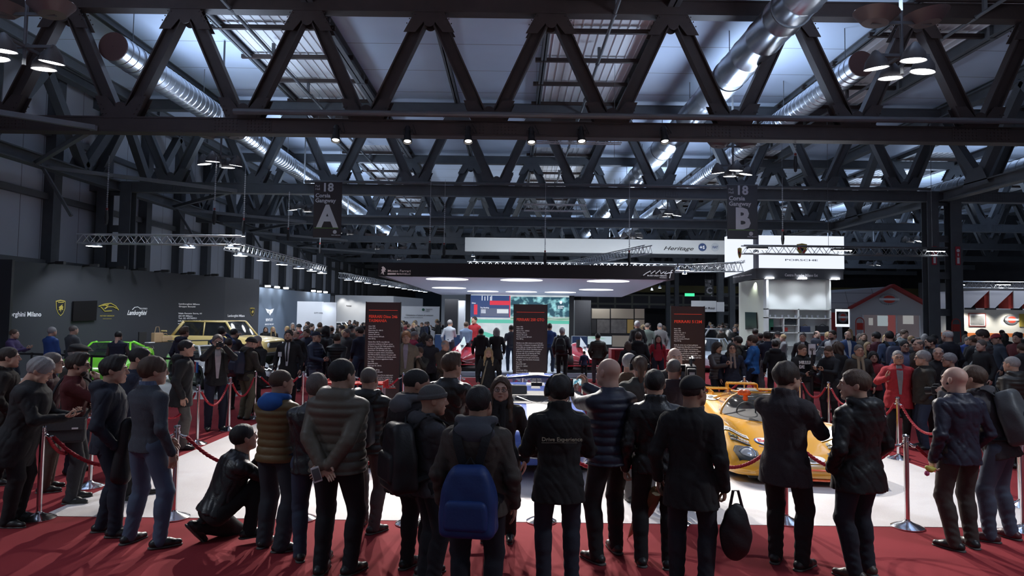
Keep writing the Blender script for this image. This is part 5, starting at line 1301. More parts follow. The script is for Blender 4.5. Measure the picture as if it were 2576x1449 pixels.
wtext('Automotive\nClassic\nMilano', 1072, 775, 778, (-7.4, 45), (-4.75, 45), dgrey, fa, 0, pxr=1088); wtext("L'entusiasmo e il piacere di restaurare", 1021, 789, 794, (-7.4, 45), (-4.75, 45), dgrey, fa, 0, pxr=1090)
wtext('storia, ricambi e passione', 1017, 796, 799, (-7.4, 45), (-4.75, 45), dgrey, fa, 0, pxr=1064)
tag(MB().box((-13, 92, 0), (-4, 92.4, 6)).build('dark_door_wall', mat('petrol_door', (.05, .08, .12), .6)), 'dark blue-grey doors at the far end of the left aisle', 'wall panel')
tag(MB().box((-7.2, 70, 0), (-1.5, 70.2, 4.2)).build('grey_partition', mat('pale_grey_partition', (.32, .34, .36), .7)), 'pale grey partition behind the canopy stand', 'partition')

# ---- hanging truss rigs
def rig(a, b, label, w=.3, lamps=(), m=None, cat='lighting truss'):
    g = empty('lighting_truss', (0, 0, 0), 0, label, cat); a = Vector(a); b = Vector(b); d = (b-a); L = d.length; d.normalize(); s = d.cross(Vector((0, 0, 1))).normalized()
    t = MB(); u = Vector((0, 0, 1)); n_ = max(2, int(L/.42)); h = w
    for q in ((-1, 0), (1, 0), (-1, 1), (1, 1)): t.tube([a+s*q[0]*w/2+u*q[1]*h, b+s*q[0]*w/2+u*q[1]*h], .024, 6)
    t.build('main_tubes', m or alu, g)
    t = MB()
    for i in range(n_):
        p = a+d*(L*i/n_); q = a+d*(L*(i+.5)/n_); r_ = a+d*(L*(i+1)/n_)
        for sx in (-1, 1):
            t.tube([p+s*sx*w/2, q+s*sx*w/2+u*h], .011, 4, False); t.tube([q+s*sx*w/2+u*h, r_+s*sx*w/2], .011, 4, False)
        t.tube([p-s*w/2, q+s*w/2], .011, 4, False); t.tube([q+s*w/2, r_-s*w/2], .011, 4, False)
    t.build('lattice', m or alu, g); return g
fl = emitm('floodlight_glow', (.9, .96, 1), 22)
def flood(p, label, group, w=.34, aim=None, e=0):
    g = empty('floodlight', p, 0, label, 'lamp', group)
    MB().lathe([(.05, .14), (w*.35, .10), (w*.5, .02), (w*.52, 0)], 16, caps=False).build('lamp_housing', alu, g, smooth=40)
    MB().lathe([(.001, .005), (w*.46, .005)], 16, caps=False).build('lamp_lens', fl, g); MB().bar((0, 0, .12), (0, 0, .3), .03).build('clamp', blackm, g)
    if e: spot('floodlight_beam', Vector(p)-Vector((0, 0, .05)), aim or (p[0], p[1], 0), e, COOL, 110, .5, .15)
    return g
def hoist(px, py, Y, label, group=None, ztop=ZB-.2, zbot=None):
    p = at(px, py, Y); g = empty('chain_hoist', (p.x, Y, 0), 0, label, 'hoist', group); zb = zbot or p.z
    MB().lathe([(.001, zb-.28), (.04, zb-.25), (.065, zb-.05), (.055, zb+.05), (.04, zb+.2), (.001, zb+.22)], 10).build('hoist_motor', blackm, g, smooth=40)
    c = MB(); c.tube([(0, 0, zb+.2), (0, 0, ztop)], .009, 4)
    k = zb+.2
    while k < min(zb+1.8, ztop): c.box((-.022, -.01, k), (.022, .01, k+.035)); k += .075
    c.build('chain', alu, g)
    MB().box((-.03, -.02, zb+.22), (.03, .02, zb+.29)).build('hook_block', mat('hook_red', (.22, .03, .03), .5), g); return g
g1 = 'truss over the dark stand'
rig((-14.4, 22.6, 4.42), (-8.95, 22.6, 4.42), 'silver lighting truss hanging across the front of the dark stand')
rig((-9.6, 23.0, 4.3), (-9.75, 35.3, 4.3), 'silver lighting truss receding over the dark stand, above the tan off-roader')
rig((-10.3, 41, 4.3), (-8.0, 66, 4.3), 'far lighting truss with many lamps over the left aisle stands')
for x in (-13.9, -10.8, -9.3): flood((x, 22.6, 4.32), 'floodlight on the front truss of the dark stand, %s' % {-13.9: 'leftmost', -10.8: 'middle', -9.3: 'at the corner'}[x], 'floodlights over the dark stand', .5, (x-1, 24, 0), 170)
for i, y in enumerate((24.3, 26.5, 28.7, 31, 33, 34.8)): flood((-9.7, y, 4.2), 'floodlight number %s along the receding truss of the dark stand' % ['one', 'two', 'three', 'four', 'five', 'six'][i], 'floodlights over the dark stand', .5, (-10.6, y, 0), 120)
for i in range(12): flood((-10.1+i*.18, 42+i*2, 4.2), 'small floodlight on the far left truss, %s from the camera' % ORD[i], 'floodlights on the far left truss', .5, None, 120 if i % 3 == 0 else 0)
for px, py, Y, lb in ((268, 545, 22.6, 'left chain hoist holding the front truss of the dark stand'), (539, 545, 22.6, 'middle chain hoist holding the front truss of the dark stand'), (613, 570, 23.2, 'chain hoist at the corner of the dark stand trusses'), (725, 590, 29, 'chain hoist halfway along the receding truss'), (805, 625, 35, 'chain hoist at the far end of the receding truss'),
                      (1081, 625, 25.6, 'chain hoist with drooping chain over the canopy, left'), (1117, 630, 26, 'thin hoist over the canopy, second from left'), (1371, 650, 24.8, 'chain hoist over the middle of the canopy'), (1583, 650, 25, 'chain hoist over the right part of the canopy'), (1969, 597, 24.9, 'chain hoist in front of the white tower'), (2001, 410, 19.9, 'small black hoist hanging under the nearest truss')):
    hoist(px, py, Y, lb)
rig((-.0+at(1318, 522, 33).x, 33, at(1318, 522, 33).z-.15), (at(1475, 527, 33).x, 33, at(1318, 522, 33).z-.15), 'short silver truss hanging high over the canopy')
rig((at(1342, 352, 25).x, 25, at(1342, 352, 25).z-.1), (at(1563, 357, 25).x, 25, at(1342, 352, 25).z-.1), 'short silver truss high up behind the nearest roof truss', .26)
for i, (px, Y) in enumerate(((1342, 33), (1450, 33), (1347, 25), (1545, 25), (1395, 33))):
    p = at(px, 500, Y); tag(MB().tube([(p.x, Y, (6.5 if Y == 33 else 8)), (p.x, Y, CZ)], .008, 4).build('steel_wire', steel_md), 'thin steel wire holding a short silver truss, %s one' % ORD[i], 'wire', 'wires of the short trusses')

# ---- canopy stand
CN = (-4.92, 25.0); CE = (5.96, 25.0); CBx = (-4.2, 6.6); YB = 41
fasc = mat('black_fascia', (.016, .010, .012), .5); under = mat('white_stretch_ceiling', (.60, .58, .66), .6)
cg = empty('canopy', (0, 25, 0), 0, 'large white canopy with black lettered fascia over the simulator stand', 'canopy')
MB().box((CN[0], 0, 3.58), (CE[0], .15, 4.08)).box((CN[0], .15, 3.58), (CN[0]+.15, 16, 4.08)).box((CE[0]-.15, .15, 3.58), (CE[0], 16, 4.08)).build('fascia', fasc, cg)
o = MB().box((CN[0]+.15, .15, 3.60), (CE[0]-.15, 16, 3.64)).build('stretch_ceiling', under, cg)
for v_ in o.data.vertices:
    if v_.co.y > 10: v_.co.z -= .25; v_.co.x = -4.25 if v_.co.x < 0 else 6.6
disc = emitm('ceiling_disc_glow', (.95, .97, 1), 2.2)
for px, Y in ((1125, 26.6), (1312, 26.6), (1530, 26.6), (1130, 33), (1215, 36), (1312, 36), (1410, 36), (1500, 33)):
    x = (px-1288)/1717*26.6 if Y < 27 else (px-1288)/1717*Y
    MB().lathe([(.001, 0), (.82, 0), (.82, .01), (.001, .01)], 36, Matrix.Translation((x, Y-25, 3.585-.25*(Y-25.15)/15.85))).build('round_ceiling_light', disc, cg)
    area('canopy_light', (x, Y, 3.25), (x, Y, 0), 60, 1.4, 1.4, (.85, .92, 1))
FA, FB = (CN[0], 25.0), (CE[0], 25.0)
Mi = Matrix.Translation((0, -25, 0))
def ctext(*a, **k): o = wtext(*a, **k); o.data.transform(Mi); return o
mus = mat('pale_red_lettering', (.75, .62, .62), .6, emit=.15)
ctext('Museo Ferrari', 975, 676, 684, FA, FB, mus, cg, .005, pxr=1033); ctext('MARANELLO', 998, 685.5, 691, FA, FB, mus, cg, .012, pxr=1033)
o = pxpoly([(975, 687), (996, 687), (996, 691), (975, 691)], FA, FB, mus, cg, 'bar'); o.data.transform(Mi)
horse = [(958, 690), (961, 683), (959, 679), (962, 676), (960, 672), (964, 670), (968, 673), (971, 678), (968, 680), (970, 684), (966, 683), (965, 688), (967, 691), (963, 690), (962, 686)]
o = pxpoly(horse, FA, FB, mus, cg, 'prancing_horse'); o.data.transform(Mi)
o = pxline([[(1618, 693), (1626, 687), (1636, 682), (1637, 689), (1648, 681), (1649, 689), (1660, 680), (1662, 689), (1671, 684)], [(1671, 689), (1676, 683), (1674, 690), (1680, 687)], [(1684, 700), (1688, 682), (1692, 680)], [(1681, 687), (1691, 686)]], FA, FB, paper, cg, 'line_logo', .018); o.data.transform(Mi)
ctext('MUSEO ENZO FERRARI', 1628, 690, 695, FA, FB, paper, cg, .01, pxr=1677); ctext('MODENA', 1659, 696, 700, FA, FB, paper, cg, 0, pxr=1677)
# stage floor, posts, screen wall
stagem = mat('pale_blue_stage', (.52, .58, .68), .3, noise=.05, nscale=2)
tag(MB().box((-4.6, 24.6, 0), (5.9, 42, .16)).build('stage_platform', stagem, bevel=.01), 'low pale blue stage under the canopy', 'platform')
Y0 = 40.0
def scr(px0, px1, py0, py1, Y, m, name, parent=None, th=.15):
    a = at(px0, py1, Y); b = at(px1, py0, Y); return MB().box((a.x, Y, a.z), (b.x, Y+th, b.z)).build(name, m, parent)
def noisy_emit(name, c1, c2, sc, s, th=.5, stretch=(1, 1, 1)):
    m = bpy.data.materials.new(name); m.use_nodes = True; nt = m.node_tree; L = nt.links; b = nt.nodes['Principled BSDF']; b.inputs['Base Color'].default_value = (.01, .01, .01, 1)
    tc = nt.nodes.new('ShaderNodeTexCoord'); mp = nt.nodes.new('ShaderNodeMapping'); mp.inputs['Scale'].default_value = stretch; n = nt.nodes.new('ShaderNodeTexNoise'); n.inputs['Scale'].default_value = sc; n.inputs['Detail'].default_value = 6
    r = nt.nodes.new('ShaderNodeMapRange'); r.inputs[1].default_value = th-.08; r.inputs[2].default_value = th+.08; mx = nt.nodes.new('ShaderNodeMix'); mx.data_type = 'RGBA'
    L.new(tc.outputs['Object'], mp.inputs[0]); L.new(mp.outputs[0], n.inputs['Vector']); L.new(n.outputs[0], r.inputs[0]); L.new(r.outputs[0], mx.inputs[0]); mx.inputs[6].default_value = (*c1, 1); mx.inputs[7].default_value = (*c2, 1)
    L.new(mx.outputs[2], b.inputs['Emission Color']); b.inputs['Emission Strength'].default_value = s; return m
sg = empty('video_wall', (0, 0, 0), 0, 'tall lit video wall showing a race track and a red and blue results panel', 'screen')
scr(1170, 1445, 742, 868, Y0+.05, blackm, 'frame', sg)
scr(1183, 1432, 744, 868, Y0, noisy_emit('screen_track', (.50, .58, .62), (.62, .68, .72), 1.5, 1.0), 'screen_track', sg, .04)
scr(1284, 1432, 748, 797, Y0-.03, noisy_emit('screen_trees', (.02, .08, .12), (.35, .75, .8), 2.2, 1.0, .56), 'screen_trees', sg, .04)
scr(1284, 1432, 797, 806, Y0-.03, noisy_emit('screen_kerb', (.55, .6, .6), (.12, .35, .22), 3, 1, .5, (.3, 1, 6)), 'screen_kerb', sg, .04)
scr(1183, 1432, 806, 812, Y0-.03, emitm('screen_grass', (.10, .50, .38), 1), 'screen_grass', sg, .04)
scr(1183, 1284, 744, 798, Y0-.04, emitm('screen_navy', (.03, .06, .18), 1), 'screen_info', sg, .04)
scr(1232, 1284, 757, 767, Y0-.06, emitm('screen_red', (.7, .03, .06), 1), 'screen_red_band', sg, .02); scr(1281, 1284, 744, 798, Y0-.06, emitm('screen_red', (0, 0, 0), 1), 'screen_red_edge', sg, .02)
scr(1192, 1201, 766, 791, Y0-.06, emitm('screen_red', (0, 0, 0), 1), 'screen_red_box', sg, .02)
scr(1208, 1280, 776, 796, Y0-.06, emitm('screen_dim', (.10, .12, .2), 1), 'screen_photo_strip', sg, .02); scr(1210, 1222, 778, 788, Y0-.08, paper, 'screen_photo', sg, .02); scr(1250, 1279, 778, 788, Y0-.08, emitm('screen_white', (.7, .75, .8), 1), 'screen_photo', sg, .02)
SA, SB = (-4, Y0-.08), (4, Y0-.08); wem = emitm('screen_text_white', (.85, .9, 1), 1.2)
wtext('Driver', 1187, 759, 764, SA, SB, wem, sg, .01, pxr=1197); wtext('Top Ranking', 1208, 771, 775, SA, SB, wem, sg, .01, pxr=1230)
pxpoly(shield(1411, 761, 3.5, 4), SA, SB, wem, sg, 'screen_crest'); wtext('SCUDERIA\nMONZA', 1403, 768, 772, SA, SB, wem, sg, .02, pxr=1419)
b = MB()
for i, px in enumerate((1212, 1219, 1226, 1233, 1236)): a = at(px, 756, Y0-.1); c = at(px+1.6, 744+i % 2*2, Y0-.1); b.box((a.x, Y0-.1, a.z), (c.x, Y0-.09, c.z))
b.build('screen_bars', wem, sg)
# green kerb swoosh on the track
P = [at(x, y, Y0-.05) for x, y in ((1183, 826), (1200, 830), (1225, 836), (1245, 843), (1258, 850), (1250, 856), (1220, 846), (1183, 840))]
MB().add([(p.x, Y0-.05, p.z) for p in P], [tuple(range(8))]).build('screen_grass_bank', emitm('screen_grass', (0, 0, 0), 1), sg)
for (a, b_, y0, y1, Y, mt, lb) in ((1119, 1150, 752, 850, 33, blackwall, 'dark blue pillar panel left of the video wall'), (1150, 1168, 756, 845, 34, wpanel, 'pale lit panel beside the dark pillar left of the video wall'), (1446, 1486, 755, 872, 34, blackwall, 'dark pillar panel right of the video wall')):
    p = at(a, y0, Y); q = at(b_, y1, Y); tag(MB().box((p.x, Y, .16), (q.x, Y+.5, p.z)).build('pillar_panel', mt), lb, 'panel')
navy = mat('navy_counter', (.02, .05, .13), .4)
for (a, b_, y0, Y, lb) in ((1094, 1180, 842, 30, 'low navy blue counter left under the canopy'), (1440, 1478, 846, 31, 'low navy monitor desk behind the right simulator')):
    p = at(a, y0, Y); q = at(b_, y0, Y); tag(MB().box((p.x, Y, .16), (q.x, Y+.6, p.z)).build('counter', navy, bevel=.01), lb, 'counter')
for i, (a, b_) in enumerate(((1441, 1474), (1477, 1540))):
    o = scr(a, b_, 845, 868, 31.8, blackm, 'monitor'); tag(o, 'monitor showing a pale track, %s of the pair right of the video wall' % ('left' if i == 0 else 'right'), 'monitor', 'monitors right of the video wall')
    scr(a+1.5, b_-1.5, 846.5, 866, 31.76, noisy_emit('monitor_picture_%d' % i, (.45, .55, .62), (.2, .45, .3), 2, .9, .62, (.5, 1, 2)), 'monitor_screen', o, .02)
    p = at((a+b_)/2, 868, 31.9); MB().box((p.x-.2, 31.85, .16), (p.x+.2, 32.0, p.z)).build('monitor_stand', blackm, o)
# beige shelf partition right
g = empty('exhibit_partition', (0, 0, 0), 0, 'beige and black exhibit partition with photographs right of the video wall', 'partition'); bei = mat('beige_board', (.38, .32, .24), .7)
p = at(1487, 776, 33); q = at(1622, 870, 33); MB().box((p.x, 33, .16), (q.x, 33.2, p.z+.03)).build('frame', blackm, g)
for (a, b_, y0, y1, m_) in ((1489, 1534, 777, 801, bei), (1537, 1594, 777, 801, bei), (1597, 1621, 777, 801, bei), (1489, 1500, 804, 838, mat('black_photo', (.03, .03, .03), .4)), (1502, 1534, 804, 838, mat('grey_photo', (.14, .13, .12), .4, noise=.6, nscale=5)), (1537, 1576, 804, 838, mat('grey_photo', (0, 0, 0))), (1578, 1594, 804, 838, mat('mustard_board', (.4, .27, .08), .6)), (1597, 1621, 804, 838, bei), (1540, 1621, 845, 872, bei)):
    scr(a, b_, y0, y1, 32.95, m_, 'photo_board' if m_ is not bei else 'board', g, .04)
# reception desk in red
o = scr(1538, 1690, 880, 935, 22.9, mat('red_counter', (.45, .03, .04), .35), 'reception_desk', th=.7); o.data.vertices[0].co; tag(o, 'long red reception desk right of the canopy stand', 'desk')
for v in o.data.vertices:
    if v.co.z < .5: v.co.z = 0
rt = scr(1548, 1580, 882, 925, 22.85, mat('dark_red_front', (.2, .015, .02), .4), 'desk_panel', o, .04)
# upper banner
area('banner_wash', (6, 42.6, 5.7), (6, 46, 6.9), 420, 19, .5, (.9, .95, 1))
hb_ = empty('hanging_banner', (0, 0, 0), 0, 'long pale hanging banner with script lettering and round badges', 'banner'); HA, HB = (-4, 46), (20, 46)
p = at(1170, 597, 46); q = at(1904, 641, 46); MB().box((p.x, 46, q.z), (q.x+.6, 46.4, p.z)).build('banner_box', mat('pale_grey_fabric', (.48, .50, .52), .8), hb_)
wtext('Heritage', 1668, 616, 629, HA, HB, blackm, hb_, .012, shear=.4, pxr=1745)
nb = mat('navy_badge', (.02, .05, .15), .5)
def ring_badge(px, py, r, t, m, parent):
    p = at(px, py, 45.97); rr = r/1717*46
    k = MB().lathe([(rr, 0), (rr, .02), (rr*.86, .02), (rr*.86, 0)], 28, Matrix.Translation((p.x, 45.98, p.z)) @ Matrix.Rotation(PI/2, 4, 'X'), caps=False).lathe([(.001, .005), (rr*.84, .005)], 28, Matrix.Translation((p.x, 45.98, p.z)) @ Matrix.Rotation(PI/2, 4, 'X'), caps=False); k.mi = [0]*len(k.f)
    return p, rr, k
p, rr, k = ring_badge(1767, 622, 10, 0, nb, hb_); o = k.build('round_badge', nb, hb_); text('+', rr*1.3, UPR((p.x-rr*.75, 45.95, p.z-rr*.45)), paper, o, bold=.02); text('S', rr*1.1, UPR((p.x+rr*.05, 45.95, p.z-rr*.4)), paper, o, bold=.02)
p, rr, k = ring_badge(1799, 622, 10.5, 0, nb, hb_); o = k.build('round_badge', mat('steel_badge', (.4, .43, .47), .5), hb_); text('FIAT', rr*.8, UPR((p.x, 45.95, p.z-rr*.28)), nb, o, bold=.02, align='CENTER', sx=.8)
p, rr, k = ring_badge(1833, 626, 10, 0, nb, hb_); k.build('round_badge', nb, hb_)
for i, px in enumerate((1190, 1415, 1560, 1700, 1830)):
    p = at(px, 590, 46); tag(MB().tube([(p.x, 46.2, p.z-.1), (p.x, 46.2, CZ)], .015, 4).build('steel_wire', steel_md), 'thin wire carrying the long pale banner, %s from the left' % ORD[i], 'wire', 'wires of the long pale banner')
rig((-2.9, 44, 5.3), (14.5, 44, 5.3), 'silver truss under the long pale banner')
rig((6.0, 30, 5.0), (3.4, 43, 5.2), 'silver truss running back under the banner, left one', .35); rig((9.0, 27, 4.05), (6.6, 43, 4.9), 'silver truss running back right of the canopy', .35)
for i, (px, py, Y) in enumerate(((1190, 645, 40), (1195, 658, 40), (1705, 680, 30), (1740, 682, 30), (1722, 690, 30), (1500, 735, 44), (1560, 738, 44), (1640, 730, 44), (1660, 725, 40), (1535, 655, 40))): 
    p = at(px, py, Y); flood(p, 'small lamp among the trusses around the canopy, %s one from the left stands' % ORD[i], 'small lamps around the canopy', .22)
# ---- round-the-stand totems
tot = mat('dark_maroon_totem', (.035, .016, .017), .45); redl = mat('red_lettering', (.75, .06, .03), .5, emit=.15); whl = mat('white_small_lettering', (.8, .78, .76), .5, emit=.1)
IT = {'dino': ("FERRARI Dino 246\nTASMANIA", ["Anno: 1968", "Telaio: 0010", "Motore tipo: V6 - 240 CL", "Cilindrata: 2404 cc", "Potenza: 285 cavalli", "Velocita massima: 300 km/h", "Peso: 425 kg"],
 "Questa Dino 166 F2 e una delle due\nmonoposto modificate in 246 per correre\nla Tasman Cup nel 1969. Nelle specifiche F2,\nha corso nel 1968 affidata a Jacky Ickx,\nDerek Bell e Tino Brambilla, primo pilota\na vincere con questa vettura a Hockenheim.\nNel 1969 con Bell ha ottenuto il 4o posto nella\nTasman Cup, conquistando una vittoria, mentre\nil compagno Amon si e aggiudicato il titolo.",
 ["Year: 1968", "Chassis/VIN: 0010", "Engine type: V6 - 240 CL", "2404 cc", "Horse Power: 285 hp", "Maximum Speed: 300 km/h", "Weight: 425 kg"],
 "This Dino 166 F2 is one of the two single-seaters\nconverted into a 246 in order to compete in the\nTasman Cup in 1969. Jacky Ickx, Derek Bell and\nTino Brambilla, the first driver to win with this car\nat Hockenheim, raced it in F2 specifications in 1968.\nIn 1969, Bell finished with place in the Tasman Cup,\nwith one victory, while teammate Amon won the title."),
 'gto': ("FERRARI 250 GTO", ["Anno: 1962", "Telaio: 3387", "Motore: V12 - 168/62C", "Cilindrata: 2953 cc", "Potenza: 300 cavalli", "Velocita massima: 280 km/h", "Peso: 880 kg"],
 "Questa e una delle vetture su cui la Ferrari\nha testato e sviluppato il progetto 250 GTO\nprima della sua consegna al team NART con\ni quali Phil Hill e Olivier Gendebien hanno\nottenuto il 2o posto assoluto e il primo\ndi classe nella 12 h di Sebring del 1962.\nE stata la prima GTO a partecipare\nufficialmente ad una gara ed ha avuto,\nin seguito, una ricca storia di successi.",
 ["Year: 1962", "Chassis/VIN: 3387", "Engine V12 - 168/62C", "2953 cc", "Horse Power: 300 hp", "Maximum Speed: 280 km/h", "Weight: 880 kg"],
 "This car was used by the factory for testing\nand developing the 250 GTO series before\nbeing delivered to NART - where Phil Hill\nand Olivier Gendebien finished 2nd overall\nand 1st in class at the 1962 Sebring 12 hours.\nThis was the first 250 GTO to enter a race\nand the car went on to enjoy a continuous\nhistory of success."),
 '512': ("FERRARI 512M", ["Anno: 1970", "Telaio: 1030", "Motore: V12 - 261 C", "Cilindrata: 4993 cc", "Potenza: 610 cavalli", "Velocita massima: 310 km/h", "Peso: 815 kg"],
 "Auto da corsa con un buon palmares\nnel Campionato Mondiale Sport Prototipi.\nFu venduta al Garage Francorchamps,\nimportatore in Belgio, nel classico colore\ngiallo. E stata pilotata da diversi piloti\nquali Derek Bell, Hughes de Fierlant, Alain\nde Cadenet e altri, in autodromi quali Spa,\nLe Mans, Zolder, Watkins Glen.",
 ["Year: 1970", "Chassis/VIN: 1030", "Engine V12 - 261 C", "4993 cc", "Horse Power: 610 hp", "Maximum Speed: 310 km/h", "Weight: 815 kg"],
 "Racing car with a good feel\nin the World Sports Prototype\nChampionship. It was sold to Garage\nFrancorchamps of Belgium in the\nclassic yellow. It was driven by\nmany drivers such as Derek Bell.")}
def totem(px0, px1, Y, key, label, logo=False):
    a = at(px0, 790, Y); b_ = at(px1, 790, Y); w_ = b_.x-a.x; xc = (a.x+b_.x)/2; h = 2.47
    g = empty('info_totem', (xc, Y, 0), 0, label, 'info panel', 'dark info panels in the roped area')
    MB().box((-w_/2, 0, .03), (w_/2, .05, h)).build('panel', tot, g); MB().box((-w_/2, -.12, 0), (w_/2, .2, .03)).box((-w_/2-.012, -.01, 0), (-w_/2, .06, h+.01)).box((w_/2, -.01, 0), (w_/2+.012, .06, h+.01)).build('side_profile', blackm, g)
    T_, L1, P1, L2, P2 = IT[key]; x0 = -w_*.42; W = w_*.84
    MB().box((x0, -.004, 2.29), (x0+W, 0, 2.30)).build('red_line', redl, g); MB().box((x0, -.004, .62), (x0+W, 0, .628)).build('red_line', redl, g)
    def tx(s_, z, size, m, width=None, bold=.012, line=1):
        o = text(s_, size, UPR((x0, -.005, z)), m, g, bold=bold, line=line)
        if width:
            mx = max(v.co.x for v in o.data.vertices)-x0; f = width/mx
            for v in o.data.vertices: v.co.x = x0+(v.co.x-x0)*f
    two = '\n' in T_
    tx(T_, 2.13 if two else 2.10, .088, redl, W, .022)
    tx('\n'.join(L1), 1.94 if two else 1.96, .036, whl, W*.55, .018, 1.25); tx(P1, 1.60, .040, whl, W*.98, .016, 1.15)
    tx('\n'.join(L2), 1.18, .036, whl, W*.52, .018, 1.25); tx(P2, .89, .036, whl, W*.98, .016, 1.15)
    if logo: tx('MILANO', .42, .06, whl, W*.6, .0); tx('CLASSICA', .36, .075, whl, W*.9, .03)
    return g
totem(921, 1007, 14.8, 'dino', 'leftmost dark info panel, headed by two lines of red text', True); totem(1293, 1376, 15.2, 'gto', 'middle dark info panel with a red heading, behind the blue coupe', True); totem(1689, 1772, 15.2, '512', 'rightmost dark info panel with a red heading, behind the yellow racing car')
# ---- hall banners
bdk = mat('brown_banner_cloth', (.045, .034, .036), .8); bgr = mat('banner_grey', (.075, .075, .08), .8); glet = mat('pale_grey_lettering', (.62, .60, .62), .7); gline = mat('green_line', (.22, .45, .08), .6)
def hall_banner(px0, px1, y0, y1, Y, L, m, label, num=True):
    a = at(px0, y1, Y); b_ = at(px1, y0, Y); w_ = b_.x-a.x; h = b_.z-a.z
    g = empty('hall_banner', (a.x, Y, a.z), 0, label, 'hanging sign', 'hall aisle banners')
    MB().box((0, 0, 0), (w_, .03, h)).build('banner_cloth', m, g); MB().box((-.02, -.01, h-.02), (w_+.02, .04, h+.03)).build('banner_bar', steel_md, g)
    X = lambda f: f*w_; Z = lambda f: h*(1-f)
    text('Pad\nHall', w_*.11, UPR((X(.04), -.006, Z(.10))), glet, g); text('18', w_*.42, UPR((X(.28), -.006, Z(.175))), glet, g, bold=.032)
    text('Corsia\nGangway', w_*.20, UPR((X(.05), -.006, Z(.285))), glet, g, bold=.025, line=.9)
    text(L, h*.53, UPR((X(.5), -.006, Z(.80))), glet, g, bold=.042, align='CENTER', sx=.93)
    MB().box((X(.03), -.006, Z(.835)), (X(.9), 0, Z(.828))).build('green_line', gline, g)
    MB().lathe([(.001, .004), (w_*.07, .004)], 16, Matrix.Translation((X(.78), -.004, Z(.90))) @ Matrix.Rotation(PI/2, 4, 'X'), caps=False).build('round_logo', glet, g); text('FIERA MILANO', w_*.05, UPR((X(.66), -.006, Z(.965))), glet, g, bold=.02)
    for f in (.08, .92): MB().tube([(X(f), .015, h), (X(f), .015, CZ-a.z-.6)], .006, 4).build('wire', steel_md, g)
hall_banner(787, 861, 457, 597, 27.2, 'A', bdk, 'dark hanging banner with a large letter A and the number 18')
hall_banner(1830, 1905, 466, 601, 27.2, 'B', bgr, 'dark hanging banner with a large letter B and the number 18')
hall_banner(1773, 1795, 704, 747, 62, 'C', bgr, 'small distant hanging banner with a letter C')

# ---- white tower with lit sign
TY0 = 29.0
lit = emitm('lit_sign_white', (.84, .89, 1.0), 1.05); twh = mat('tower_white', (.78, .80, .78), .5)
tg = empty('white_tower', (0, 0, 0), 0, 'white tower stand with lit sign boxes, shelves and a screen', 'exhibition stand')
P = lambda px, py, Y=TY0: at(px, py, Y)
x0, x1 = P(1928, 780).x, P(2091, 780).x; xl = P(1866, 780, 31).x
zt = P(2000, 703).z
MB().box((x0, TY0+.35, 0), (x1, TY0+2.5, zt)).build('tower_body', twh, tg)
b = MB(); b.add([(xl, TY0+2.2, 0), (x0, TY0+.35, 0), (x0, TY0+.35, zt), (xl, TY0+2.2, zt), (xl, TY0+2.4, 0), (x0, TY0+.6, 0), (x0, TY0+.6, zt), (xl, TY0+2.4, zt)], [(0, 1, 2, 3), (4, 5, 6, 7), (0, 1, 5, 4), (3, 2, 6, 7), (0, 3, 7, 4)]); b.build('angled_wall', mat('tower_cream', (.70, .72, .62), .5), tg)
# shelves
zs = [P(2000, y).z for y in (777, 799, 836, 868, 905)]
b = MB(); sh = .04
for z in zs: b.box((x0, TY0, z-sh), (x1, TY0+.36, z))
b.box((x0, TY0, 0), (x0+.1, TY0+.36, zt)); b.box((x1-.06, TY0, 0), (x1, TY0+.36, zt))
xm = P(2009, 780).x; b.box((xm-.03, TY0, 0), (xm+.03, TY0+.36, zs[0])); xq = P(1972, 780).x; b.box((xq-.015, TY0, 0), (xq+.015, TY0+.36, zs[1])); b.box((xq, TY0, P(2000, 818).z-.02), (xm, TY0+.36, P(2000, 818).z)); b.build('shelving', twh, tg)
LA, LB = (xl, TY0+2.2), (x0, TY0+.35)
sx0, sx1 = P(1908, 600, 28.6).x, P(2123, 600, 28.6).x; sz1, sz0 = P(2000, 593, 28.6).z, P(2000, 675, 28.6).z; sxl = P(1828, 640, 31.2).x
MB().box((sx0, 28.6, sz0), (sx1, 29.2, sz1)).build('lit_sign_box', lit, tg)
MB().add([(sxl, 31.2, sz0-.25), (sx0-.12, 28.9, sz0), (sx0-.12, 28.9, sz1), (sxl, 31.2, sz1+.25), (sxl, 31.5, sz0-.25), (sx0, 29.2, sz0), (sx0, 29.2, sz1), (sxl, 31.5, sz1+.25)], [(0, 1, 2, 3), (4, 5, 6, 7), (0, 1, 5, 4), (3, 2, 6, 7), (0, 3, 7, 4)]).build('lit_sign_box', lit, tg)
MB().box((sx0-.12, 28.58, sz0-.02), (sx0-.0, 29.2, sz1+.02)).build('sign_edge', mat('sign_edge_grey', (.3, .33, .36), .5), tg)
dz = P(2000, 703).z; o = MB().box((sx0-.1, 28.62, dz), (sx1-.03, 29.3, sz0)).build('dark_fascia', dgrey2, tg)
MB().add([(sxl+.35, 31.1, dz-.1), (sx0-.1, 28.75, dz), (sx0-.1, 28.75, sz0), (sxl+.35, 31.1, sz0-.1), (sxl+.35, 31.4, dz-.1), (sx0, 29.2, dz), (sx0, 29.2, sz0), (sxl+.35, 31.4, sz0-.1)], [(0, 1, 2, 3), (4, 5, 6, 7), (0, 1, 5, 4), (3, 2, 6, 7), (0, 3, 7, 4)]).build('dark_fascia', dgrey2, tg)
PA, PB = (5, 28.59), (20, 28.59); sgt = mat('dark_sign_lettering', (.04, .07, .12), .5)
def ptext(body, px, y0, y1, pxr, A=PA, B=PB, m=None, bold=.0):
    return wtext(body, px, y0, y1, A, B, m or sgt, tg, bold, pxr=pxr)
